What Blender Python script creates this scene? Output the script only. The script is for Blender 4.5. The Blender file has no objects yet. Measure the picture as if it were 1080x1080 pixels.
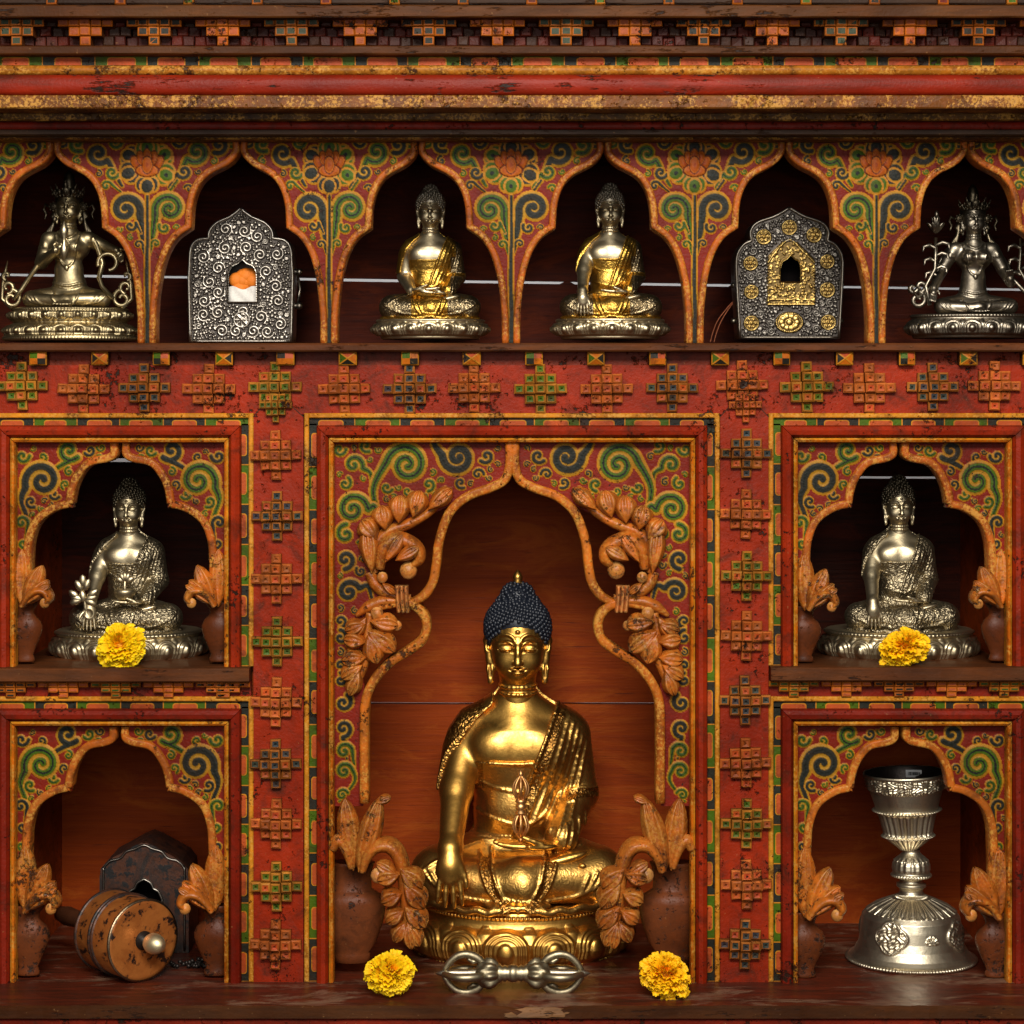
import bpy, math, random
import numpy as np
from mathutils import Vector, Matrix

random.seed(7)
RNG = np.random.default_rng(7)
SC = bpy.context.scene
COL = SC.collection
PI = math.pi

# ------------------------------------------------------------------ measures
# one picture pixel on the cabinet's front plane (y = 0) is one millimetre
D = 2.4              # camera to front plane
EYE = 420.0          # eye level, in picture rows
ZE = 0.66


def S(d):
    return 1.0 + d / D


def X(px, d=0.0):
    return (px - 540.0) / 1000.0 * S(d)


def Z(py, d=0.0):
    return ZE + (EYE - py) / 1000.0 * S(d)


# ------------------------------------------------------------------ colours (linear albedo)
RED = (0.28, 0.021, 0.0035)
DRED = (0.12, 0.009, 0.003)
ORANGE = (0.50, 0.130, 0.008)
OCHRE = (0.50, 0.200, 0.014)
GOLDP = (0.34, 0.125, 0.012)
OLIVE = (0.40, 0.205, 0.015)
GREEN = (0.055, 0.112, 0.004)
NAVY = (0.020, 0.021, 0.016)
BROWN = (0.080, 0.030, 0.010)
DBROWN = (0.035, 0.018, 0.011)
CARVE = (0.42, 0.118, 0.014)

# ------------------------------------------------------------------ object helpers


def tag(o, label=None, cat=None, group=None, kind=None):
    if label: o['label'] = label
    if cat: o['category'] = cat
    if group: o['group'] = group
    if kind: o['kind'] = kind
    return o


def empty(name, loc=(0, 0, 0), rz=0.0, scale=1.0):
    o = bpy.data.objects.new(name, None)
    o.empty_display_size = 0.02
    o.location = loc
    o.rotation_euler = (0, 0, rz)
    o.scale = (scale,) * 3
    COL.objects.link(o)
    return o


def link(name, me, parent=None, loc=(0, 0, 0), rot=(0, 0, 0), scale=1.0):
    o = bpy.data.objects.new(name, me)
    COL.objects.link(o)
    o.location = loc
    o.rotation_euler = rot
    o.scale = (scale,) * 3 if not hasattr(scale, '__len__') else scale
    if parent is not None:
        o.parent = parent
    return o


def np_mesh(name, V, F, mats, col=None, pat=None, smooth=True, mi=None):
    """mesh from arrays; F is an (n,4) or (n,3) integer array; col is per vertex"""
    V = np.asarray(V, dtype=np.float32)
    F = np.asarray(F, dtype=np.int32)
    me = bpy.data.meshes.new(name)
    me.vertices.add(len(V))
    me.vertices.foreach_set('co', V.ravel())
    n, k = F.shape
    me.loops.add(n * k)
    me.loops.foreach_set('vertex_index', F.ravel())
    me.polygons.add(n)
    me.polygons.foreach_set('loop_start', np.arange(0, n * k, k, dtype=np.int32))
    me.polygons.foreach_set('loop_total', np.full(n, k, dtype=np.int32))
    if not isinstance(mats, (list, tuple)):
        mats = [mats]
    for m in mats:
        me.materials.append(m)
    if mi is not None:
        me.polygons.foreach_set('material_index', np.asarray(mi, dtype=np.int32))
    me.polygons.foreach_set('use_smooth', np.full(n, bool(smooth)))
    if col is not None:
        a = me.color_attributes.new('Col', 'FLOAT_COLOR', 'POINT')
        c = np.ones((len(V), 4), dtype=np.float32)
        c[:, :3] = col
        a.data.foreach_set('color', c.ravel())
    if pat is not None:
        a = me.attributes.new('Pat', 'FLOAT', 'POINT')
        a.data.foreach_set('value', np.asarray(pat, dtype=np.float32))
    me.update()
    me.validate()
    return me


class MB:
    """collects shapes, each face with a colour; build() makes ONE mesh object"""

    def __init__(self):
        self.v, self.f, self.c, self.s, self.m = [], [], [], [], []

    def face(self, idx, col, smooth=False, m=0):
        self.f.append(tuple(idx)); self.c.append(col); self.s.append(smooth); self.m.append(m)

    def verts(self, pts):
        i = len(self.v)
        self.v.extend([tuple(p) for p in pts])
        return i

    def poly(self, pts, col, m=0, smooth=False):
        i = self.verts(pts)
        self.face(range(i, i + len(pts)), col, smooth, m)

    def box(self, x0, x1, y0, y1, z0, z1, col, c=0.0, jit=0.0, m=0, side=None):
        """box with its front (low y) edges chamfered by c"""
        if x0 > x1: x0, x1 = x1, x0
        if z0 > z1: z0, z1 = z1, z0
        j = lambda: random.uniform(-jit, jit) if jit else 0.0
        side = side or col
        b = [(x0, y1, z0), (x1, y1, z0), (x1, y1, z1), (x0, y1, z1)]
        if c <= 0:
            f = [(x0 + j(), y0 + j(), z0 + j()), (x1 + j(), y0 + j(), z0 + j()), (x1 + j(), y0 + j(), z1 + j()), (x0 + j(), y0 + j(), z1 + j())]
            i = self.verts(b + f)
            self.face((i + 4, i + 5, i + 6, i + 7), col, m=m)
            for a in range(4):
                e = (a + 1) % 4
                self.face((i + a, i + e, i + 4 + e, i + 4 + a), side, m=m)
        else:
            mid = [(x0, y0 + c, z0), (x1, y0 + c, z0), (x1, y0 + c, z1), (x0, y0 + c, z1)]
            f = [(x0 + c + j(), y0 + j(), z0 + c + j()), (x1 - c + j(), y0 + j(), z0 + c + j()), (x1 - c + j(), y0 + j(), z1 - c + j()), (x0 + c + j(), y0 + j(), z1 - c + j())]
            i = self.verts(b + mid + f)
            self.face((i + 8, i + 9, i + 10, i + 11), col, m=m)
            for a in range(4):
                e = (a + 1) % 4
                self.face((i + a, i + e, i + 4 + e, i + 4 + a), side, m=m)
                self.face((i + 4 + a, i + 4 + e, i + 8 + e, i + 8 + a), col, m=m)
        self.face((i + 3, i + 2, i + 1, i), side, m=m)

    def grid(self, P, col, smooth=True, closed_u=False, closed_v=False, m=0):
        """P: array (nu,nv,3); col a colour or a function (iu,iv)"""
        P = np.asarray(P)
        nu, nv = P.shape[:2]
        i = self.verts(P.reshape(-1, 3))
        for a in range(nu if closed_u else nu - 1):
            a2 = (a + 1) % nu
            for b in range(nv if closed_v else nv - 1):
                b2 = (b + 1) % nv
                c = col(a, b) if callable(col) else col
                self.face((i + a * nv + b, i + a2 * nv + b, i + a2 * nv + b2, i + a * nv + b2), c, smooth, m)

    def lathe(self, prof, col, n=40, loc=(0, 0, 0), M=None, smooth=True, m=0, a0=0, a1=2 * PI, cap=True):
        """prof: list of (r, z)"""
        full = abs(a1 - a0 - 2 * PI) < 1e-6
        nn = n if full else n + 1
        P = np.zeros((nn, len(prof), 3))
        for k in range(nn):
            a = a0 + (a1 - a0) * k / n
            for q, (r, z) in enumerate(prof):
                P[k, q] = (r * math.cos(a), r * math.sin(a), z)
        if M is not None:
            R = np.array(M.to_3x3())
            P = P @ R.T
        P = P + np.array(loc)
        self.grid(P, col, smooth, closed_u=full, m=m)

    def tube(self, pts, rad, col, n=8, smooth=True, m=0, cap=True):
        pts = [Vector(p) for p in pts]
        L = len(pts)
        rad = [rad] * L if not hasattr(rad, '__len__') else rad
        P = np.zeros((L, n, 3))
        up = Vector((0.13, 0.31, 0.94)).normalized()
        for k in range(L):
            t = (pts[min(k + 1, L - 1)] - pts[max(k - 1, 0)])
            t = t.normalized() if t.length > 1e-9 else Vector((0, 0, 1))
            a = up - t * up.dot(t)
            if a.length < 1e-3:
                a = Vector((1, 0, 0)) - t * t.x
            a.normalize(); up = a
            b = t.cross(a)
            for q in range(n):
                w = 2 * PI * q / n
                P[k, q] = pts[k] + (a * math.cos(w) + b * math.sin(w)) * rad[k]
        i = len(self.v)
        self.grid(P, col, smooth, closed_v=True, m=m)
        if cap:
            self.face([i + q for q in range(n)][::-1], col, smooth, m)
            self.face([i + (L - 1) * n + q for q in range(n)], col, smooth, m)

    def ball(self, c, r, col, n=10, M=None, smooth=True, m=0):
        r = (r, r, r) if not hasattr(r, '__len__') else r
        nu, nv = n, max(4, n // 2 + 1)
        P = np.zeros((nu, nv, 3))
        for a in range(nu):
            for b in range(nv):
                th = 2 * PI * a / nu; ph = -PI / 2 + PI * b / (nv - 1)
                P[a, b] = (r[0] * math.cos(ph) * math.cos(th), r[1] * math.cos(ph) * math.sin(th), r[2] * math.sin(ph))
        if M is not None:
            P = P @ np.array(M.to_3x3()).T
        self.grid(P + np.array(c), col, smooth, closed_u=True, m=m)

    def ribbon(self, pts, wid, y_front, y_back, dome, col, nseg=6, flat=0.0, taper=None, edge=None, m=0, yoff=None):
        """bar swept along an (x,z) path in a plane facing the viewer: domed front, straight sides.
        wid: half width per point; dome: how far the middle stands proud of y_front"""
        L = len(pts)
        wid = [wid] * L if not hasattr(wid, '__len__') else wid
        P = np.asarray(pts, float)
        T = np.gradient(P, axis=0)
        T /= np.maximum(np.linalg.norm(T, axis=1)[:, None], 1e-9)
        N = np.stack([-T[:, 1], T[:, 0]], 1)
        sec = [(-1.0, None)]
        flat = flat or 2.2
        for q in range(nseg + 1):
            u = -1 + 2 * q / nseg
            sec.append((u, max(0.0, 1 - abs(u) ** flat)))
        sec.append((1.0, None))
        G = np.zeros((L, len(sec), 3))
        for k in range(L):
            yo = 0 if yoff is None else yoff[k]
            for q, (u, h) in enumerate(sec):
                w = wid[k] * u
                G[k, q, 0] = P[k, 0] + N[k, 0] * w
                G[k, q, 2] = P[k, 1] + N[k, 1] * w
                G[k, q, 1] = y_back if h is None else y_front + yo - dome * h * (min(1.0, wid[k] / max(wid)))
        if edge is None:
            self.grid(G, col, True, m=m)
        else:
            ns = len(sec) - 1
            self.grid(G, lambda a, b: edge if b in (0, 1, ns - 2, ns - 1) else col, True, m=m)
        i = len(self.v) - L * len(sec)
        self.face([i + q for q in range(len(sec))], col, m=m)
        self.face([i + (L - 1) * len(sec) + q for q in range(len(sec))][::-1], col, m=m)

    def mesh(self, name, mats):
        me = bpy.data.meshes.new(name)
        me.from_pydata(self.v, [], self.f)
        if not isinstance(mats, (list, tuple)):
            mats = [mats]
        for mm in mats:
            me.materials.append(mm)
        me.polygons.foreach_set('use_smooth', np.array(self.s, dtype=bool))
        me.polygons.foreach_set('material_index', np.array(self.m, dtype=np.int32))
        a = me.color_attributes.new('Col', 'FLOAT_COLOR', 'CORNER')
        lens = np.array([len(f) for f in self.f])
        cc = np.ones((len(self.f), 4), dtype=np.float32)
        cc[:, :3] = np.array(self.c, dtype=np.float32)
        a.data.foreach_set('color', np.repeat(cc, lens, axis=0).ravel())
        me.update()
        return me

    def build(self, name, mats, parent=None, **kw):
        return link(name, self.mesh(name, mats), parent, **kw)


def smooth_path(pts, n=8, corners=()):
    """Catmull-Rom through pts; indices in corners stay sharp"""
    out = []
    P = [np.array(p, float) for p in pts]
    for i in range(len(P) - 1):
        p0 = P[i - 1] if i > 0 and i not in corners else 2 * P[i] - P[i + 1]
        p3 = P[i + 2] if i + 2 < len(P) and (i + 1) not in corners else 2 * P[i + 1] - P[i]
        p1, p2 = P[i], P[i + 1]
        for k in range(n):
            t = k / n
            out.append(0.5 * ((2 * p1) + (-p0 + p2) * t + (2 * p0 - 5 * p1 + 4 * p2 - p3) * t * t + (-p0 + 3 * p1 - 3 * p2 + p3) * t ** 3))
    out.append(P[-1])
    return np.array(out)


# ------------------------------------------------------------------ materials


class NT:
    def __init__(self, name):
        self.mat = bpy.data.materials.new(name)
        self.mat.use_nodes = True
        self.t = self.mat.node_tree
        self.t.nodes.clear()
        self.out = self.t.nodes.new('ShaderNodeOutputMaterial')
        self.b = self.t.nodes.new('ShaderNodeBsdfPrincipled')
        self.t.links.new(self.b.outputs[0], self.out.inputs[0])

    def n(self, typ, **kw):
        nd = self.t.nodes.new('ShaderNode' + typ)
        for k, v in kw.items():
            setattr(nd, k, v)
        return nd

    def L(self, a, b):
        self.t.links.new(a, b)

    def pos(self, scale=(1, 1, 1), obj=False):
        if obj:
            g = self.n('TexCoord').outputs['Object']
        else:
            g = self.n('NewGeometry').outputs['Position']
        mp = self.n('Mapping')
        mp.inputs['Scale'].default_value = scale
        self.L(g, mp.inputs[0])
        return mp.outputs[0]

    def noise(self, vec, scale, detail=4, rough=0.55, dist=0.0):
        x = self.n('TexNoise')
        x.inputs['Scale'].default_value = scale
        x.inputs['Detail'].default_value = detail
        x.inputs['Roughness'].default_value = rough
        x.inputs['Distortion'].default_value = dist
        self.L(vec, x.inputs['Vector'])
        return x.outputs[0]

    def voro(self, vec, scale, feature='F1', rnd=1.0):
        x = self.n('TexVoronoi', feature=feature)
        x.inputs['Scale'].default_value = scale
        x.inputs['Randomness'].default_value = rnd
        self.L(vec, x.inputs['Vector'])
        return x.outputs['Distance']

    def ramp(self, fac, a, b, ca=(0, 0, 0, 1), cb=(1, 1, 1, 1)):
        r = self.n('ValToRGB')
        e = r.color_ramp.elements
        e[0].position, e[1].position = a, b
        e[0].color, e[1].color = ca, cb
        self.L(fac, r.inputs[0])
        return r.outputs[0]

    def mix(self, fac, a, b, blend='MIX'):
        m = self.n('Mix', data_type='RGBA', blend_type=blend)
        for sock, v in ((m.inputs['Factor'], fac), (m.inputs[6], a), (m.inputs[7], b)):
            if isinstance(v, (int, float)):
                sock.default_value = v
            elif isinstance(v, (tuple, list)):
                sock.default_value = tuple(v)[:3] + (1,)
            else:
                self.L(v, sock)
        return m.outputs[2]

    def math(self, op, a, b=0.0, clamp=False):
        m = self.n('Math', operation=op, use_clamp=clamp)
        for sock, v in ((m.inputs[0], a), (m.inputs[1], b)):
            if isinstance(v, (int, float)):
                sock.default_value = v
            else:
                self.L(v, sock)
        return m.outputs[0]

    def bump(self, h, strength, dist):
        b = self.n('Bump')
        b.inputs['Strength'].default_value = strength
        b.inputs['Distance'].default_value = dist
        self.L(h, b.inputs['Height'])
        self.L(b.outputs[0], self.b.inputs['Normal'])
        return b

    def set(self, **kw):
        for k, v in kw.items():
            s = self.b.inputs[k.replace('_', ' ')]
            if isinstance(v, (int, float)):
                s.default_value = v
            elif isinstance(v, (tuple, list)):
                s.default_value = tuple(v)[:3] + (1,)
            else:
                self.L(v, s)


def m_paint(name, chip=0.5, grime=0.5, bump=0.5, rough=0.5, grain=(1, 1, 1), mott=0.35, chipcol=(0.022, 0.010, 0.006), spec=0.14, big_chip=0.05, flake=0.0, rub=0.0):
    """old hand painted wood: colour from 'Col', faded patches, chips to dark wood, fine craquelure"""
    t = NT(name)
    col = t.n('Attribute', attribute_name='Col').outputs['Color']
    p = t.pos()
    pg = t.pos(grain)
    big = t.noise(p, 9, 3)
    col1 = t.mix(t.ramp(big, 0.35, 0.68), col, t.mix(1.0, col, (0.55, 0.47, 0.40), 'MULTIPLY'))
    mid = t.noise(pg, 70, 5, 0.65)
    col2 = t.mix(t.math('MULTIPLY', t.ramp(mid, 0.42, 0.66), mott), col1, t.mix(1.0, col1, (1.6, 1.4, 1.05), 'MULTIPLY'))
    gr = t.noise(pg, 34, 6, 0.7, 0.6)
    col3 = t.mix(t.math('MULTIPLY', t.ramp(gr, 0.50, 0.72), grime), col2, (0.030, 0.011, 0.005))
    sp = t.noise(pg, 150, 4, 0.75)
    wear = t.math('MULTIPLY', t.math('SUBTRACT', t.noise(p, 5.5, 3, 0.6), 0.5), big_chip * 4)
    chipf = t.ramp(t.math('ADD', wear, t.math('ADD', t.math('MULTIPLY', sp, 0.6), t.math('MULTIPLY', t.noise(p, 22, 5, 0.7), 0.4))), 0.62 - 0.06 * chip, 0.66 - 0.05 * chip)
    col4 = t.mix(chipf, col3, chipcol)
    sp2 = t.noise(p, 260, 2, 0.6)
    col5 = t.mix(t.math('MULTIPLY', t.ramp(sp2, 0.70, 0.77), 0.35), col4, (0.34, 0.17, 0.06))
    if flake:
        col5 = t.mix(t.math('MULTIPLY', t.ramp(t.math('ADD', t.math('MULTIPLY', t.noise(p, 330, 4, 0.7), .6), t.math('MULTIPLY', t.noise(p, 40, 3), .4)), 0.51, 0.58), flake), col5, (0.60, 0.29, 0.05))
    if rub:
        pt = t.n('NewGeometry').outputs['Pointiness']
        col5 = t.mix(t.math('MULTIPLY', t.ramp(pt, 0.55, 0.66), rub), col5, (0.72, 0.37, 0.11))
    t.set(Specular_IOR_Level=spec, Base_Color=col5, Roughness=t.math('ADD', t.math('MULTIPLY', gr, 0.25), rough - 0.1, True))
    h = t.math('ADD', t.math('MULTIPLY', mid, 0.5), t.math('MULTIPLY', chipf, -0.8))
    h = t.math('ADD', h, t.math('MULTIPLY', t.noise(p, 320, 3), 0.35))
    t.bump(h, bump, 0.0016)
    return t.mat


def m_board(name, ca, cb, cc, grain=(1.2, 8, 14), rough=0.55, spots=0.0, spec=0.35):
    """bare or stained planks with the grain along x"""
    t = NT(name)
    p = t.pos(grain)
    g = t.noise(p, 7, 8, 0.68, 1.2)
    f = t.noise(t.pos((2, 10, 60)), 9, 5, 0.7, 0.5)
    w = t.math('ADD', t.math('MULTIPLY', g, 0.6), t.math('MULTIPLY', f, 0.4))
    c = t.mix(t.ramp(w, 0.36, 0.62), ca, cb)
    patch = t.noise(t.pos((1, 3, 3.2)), 8, 6, 0.72, 1.0)
    c = t.mix(t.math('MULTIPLY', t.ramp(patch, 0.52, 0.64), 0.75), c, cc)
    scr = t.noise(t.pos((3, 20, 90)), 6, 3, 0.6)
    c = t.mix(t.math('MULTIPLY', t.ramp(scr, 0.66, 0.72), 0.5), c, (0.016, 0.010, 0.009))
    if spots:
        s = t.noise(t.pos((7, 9, 13)), 5, 3, 0.6)
        c = t.mix(t.ramp(s, 0.76 - spots * 0.02, 0.80), c, (0.02, 0.025, 0.09))
    t.set(Base_Color=c, Roughness=t.math('ADD', t.math('MULTIPLY', patch, 0.3), rough - 0.15, True), Specular_IOR_Level=spec)
    t.bump(t.math('ADD', w, t.math('MULTIPLY', scr, -0.5)), 0.45, 0.0014)
    return t.mat


def m_metal(name, base, dark, rough=0.24, patina=0.5, emb=0.0, emb_scale=260, unit=1.0, worn=None, use_pat=True):
    """cast and polished metal: tarnish blotches, scratches, embossing where 'Pat' says so"""
    t = NT(name)
    p = t.pos()
    a = t.noise(p, 38, 6, 0.68, 0.4)
    b = t.noise(p, 210, 4, 0.7)
    f = t.math('ADD', t.math('MULTIPLY', a, 0.7), t.math('MULTIPLY', b, 0.3))
    if base is None:
        base = t.n('Attribute', attribute_name='Col').outputs['Color']
    c = t.mix(t.math('MULTIPLY', t.ramp(f, 0.46, 0.66), patina), base, dark)
    h = t.math('MULTIPLY', t.noise(p, 500, 2), 0.1)
    h = t.math('ADD', h, t.math('MULTIPLY', t.noise(p, 75, 4, 0.6), 0.9))
    if emb:
        pw = t.n('Attribute', attribute_name='Pat').outputs['Fac']
        v1 = t.voro(p, emb_scale, 'SMOOTH_F1')
        v2 = t.voro(p, emb_scale * 2.3, 'F1')
        e = t.math('SINE', t.math('MULTIPLY', v1, 22.0))
        e = t.math('ADD', t.math('MULTIPLY', e, 0.5), t.math('MULTIPLY', v2, -1.0))
        em = t.math('MULTIPLY', e, pw)
        h = t.math('ADD', h, t.math('MULTIPLY', em, emb))
        c = t.mix(t.math('MULTIPLY', t.math('MULTIPLY', t.ramp(e, -0.2, 0.25, (1, 1, 1, 1), (0, 0, 0, 1)), pw), 0.75), c, dark)
    t.set(Base_Color=c, Metallic=1.0, Roughness=t.math('ADD', t.math('MULTIPLY', f, 0.50), rough - 0.16, True))
    t.bump(h, 0.40, 0.0012)
    return t.mat


def m_colmetal(name, rough=0.3):
    """oxidised repousse metal coloured by 'Col'"""
    t = NT(name)
    col = t.n('Attribute', attribute_name='Col').outputs['Color']
    p = t.pos()
    a = t.noise(p, 90, 5, 0.7)
    c = t.mix(t.math('MULTIPLY', t.ramp(a, 0.45, 0.7), 0.5), col, t.mix(1.0, col, (0.4, 0.36, 0.32), 'MULTIPLY'))
    t.set(Base_Color=c, Metallic=1.0, Roughness=t.math('ADD', t.math('MULTIPLY', a, 0.3), rough - 0.1, True))
    t.bump(t.noise(p, 420, 3), 0.3, 0.0008)
    return t.mat


def m_plain(name, col, rough=0.5, metal=0.0, var=0.35, scale=60, bump=0.2, spec=0.5, sss=0.0):
    t = NT(name)
    p = t.pos()
    a = t.noise(p, scale, 5, 0.65)
    c = t.mix(t.math('MULTIPLY', t.ramp(a, 0.35, 0.7), var), col, t.mix(1.0, col, (0.35, 0.33, 0.3), 'MULTIPLY'))
    t.set(Base_Color=c, Roughness=rough, Metallic=metal, Specular_IOR_Level=spec)
    if sss:
        t.b.inputs['Subsurface Weight'].default_value = sss
        t.b.inputs['Subsurface Radius'].default_value = (0.004, 0.002, 0.0005)
    t.bump(t.noise(p, scale * 5, 3), bump, 0.001)
    return t.mat


M = {}
M['paint'] = m_paint('old_painted_wood', chip=0.75, grime=0.85, bump=0.8, rough=0.45, mott=0.4, spec=0.12)
M['panel'] = m_paint('painted_carved_panel', chip=0.3, grime=0.40, bump=0.35, rough=0.5, mott=0.2)
M['beam'] = m_paint('old_painted_beam', chip=0.7, grime=0.8, bump=0.7, rough=0.42, mott=0.6, spec=0.12, grain=(0.14, 1, 1))
M['gilt'] = m_paint('worn_gilded_wood', chip=0.85, grime=0.9, bump=0.8, rough=0.38, mott=0.9, chipcol=(0.045, 0.016, 0.006), spec=0.12, flake=0.7)
M['carve'] = m_paint('carved_ochre_wood', chip=0.9, grime=1.0, bump=1.0, rough=0.33, mott=1.0, chipcol=(0.05, 0.018, 0.007), spec=0.30, flake=0.35, rub=0.8)
M['vase'] = m_paint('brown_lacquered_wood', chip=0.9, grime=0.9, bump=0.5, rough=0.38, mott=0.5)
M['dark'] = m_paint('dark_worn_wood', chip=0.5, grime=0.5, bump=0.6, rough=0.5, grain=(0.25, 1, 1.6), mott=0.9, spec=0.10)
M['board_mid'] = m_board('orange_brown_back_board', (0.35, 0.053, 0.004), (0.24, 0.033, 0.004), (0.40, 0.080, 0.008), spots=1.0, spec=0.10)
M['board_dark'] = m_board('shade_dark_back_board', (0.055, 0.009, 0.003), (0.018, 0.004, 0.002), (0.085, 0.012, 0.003), spec=0.08)  # shade of the middle side niches put into the board colour
M['board_top'] = m_board('dark_red_brown_back_board', (0.105, 0.016, 0.005), (0.045, 0.008, 0.004), (0.14, 0.022, 0.005), spec=0.08)  # same planks, darkened in colour for the shade behind the top row
M['ledge'] = m_board('worn_red_ledge', (0.13, 0.018, 0.006), (0.030, 0.011, 0.006), (0.22, 0.13, 0.08), grain=(1.2, 14, 14), rough=0.40, spec=0.30)
M['gold'] = m_metal('polished_gilt_bronze', (0.78, 0.44, 0.10), (0.26, 0.11, 0.022), 0.29, 0.8, emb=0.0)
M['gold_cloth'] = m_metal('engraved_gilt_bronze', (0.78, 0.45, 0.115), (0.22, 0.09, 0.018), 0.29, 0.75, emb=1.1, emb_scale=170)
M['bronze'] = m_metal('silvered_bronze', (0.60, 0.50, 0.32), (0.22, 0.165, 0.085), 0.32, 0.6)
M['bronze_cloth'] = m_metal('embossed_silvered_bronze', (0.62, 0.52, 0.34), (0.12, 0.09, 0.05), 0.34, 0.55, emb=1.8, emb_scale=190)
M['gilt_cloth'] = m_metal('two_tone_gilded_robe', None, (0.16, 0.105, 0.04), 0.28, 0.6, emb=0.8, emb_scale=300)
M['pewter'] = m_metal('dark_tarnished_silver', (0.40, 0.35, 0.27), (0.11, 0.09, 0.06), 0.32, 0.7)
M['agedbrass'] = m_metal('aged_pale_bronze', (0.46, 0.37, 0.21), (0.12, 0.09, 0.045), 0.32, 0.7)
M['darksilver'] = m_metal('blackened_silver', (0.29, 0.25, 0.19), (0.07, 0.055, 0.04), 0.30, 0.75)
M['silver'] = m_metal('old_silver', (0.74, 0.65, 0.48), (0.28, 0.22, 0.14), 0.32, 0.55)
M['brass'] = m_metal('aged_brass', (0.43, 0.36, 0.23), (0.12, 0.095, 0.06), 0.36, 0.75)
M['darkbronze'] = m_metal('blackened_bronze', (0.16, 0.13, 0.085), (0.035, 0.028, 0.02), 0.34, 0.7)
M['reliefsilver'] = m_colmetal('oxidised_relief_silver')
M['hair'] = m_plain('blue_black_hair_paint', (0.010, 0.013, 0.022), 0.42, var=0.4, scale=120)
M['iron'] = m_plain('dark_iron', (0.045, 0.035, 0.030), 0.42, metal=0.7, var=0.6, scale=45)
M['black'] = m_plain('black_lining', (0.004, 0.003, 0.003), 0.9, spec=0.02)
M['cloth'] = m_plain('orange_cloth', (0.85, 0.22, 0.012), 0.7, var=0.35, scale=80)
M['white'] = m_plain('white_scarf_cloth', (0.80, 0.76, 0.70), 0.8, var=0.15)
M['backdrop'] = m_plain('white_backdrop', (0.82, 0.82, 0.80), 0.9, var=0.1, scale=10)
M['petal'] = None
M['stemgreen'] = m_plain('green_stem', (0.07, 0.14, 0.02), 0.6)
M['cord'] = m_plain('copper_wire', (0.30, 0.09, 0.04), 0.4, metal=0.8)
M['paper'] = m_plain('paper_tag', (0.72, 0.72, 0.72), 0.8, var=0.1)
M['ink'] = m_plain('black_ink', (0.02, 0.02, 0.02), 0.8)

# ------------------------------------------------------------------ painted scrollwork (relief + colour on a fine grid)


def poly_mask(poly, PX, PY):
    inside = np.zeros(PX.shape, bool)
    n = len(poly)
    j = n - 1
    for i in range(n):
        xi, yi = poly[i]; xj, yj = poly[j]
        if yi != yj:
            c = ((yi > PY) != (yj > PY)) & (PX < (xj - xi) * (PY - yi) / (yj - yi) + xi)
            inside ^= c
        j = i
    return inside


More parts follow.
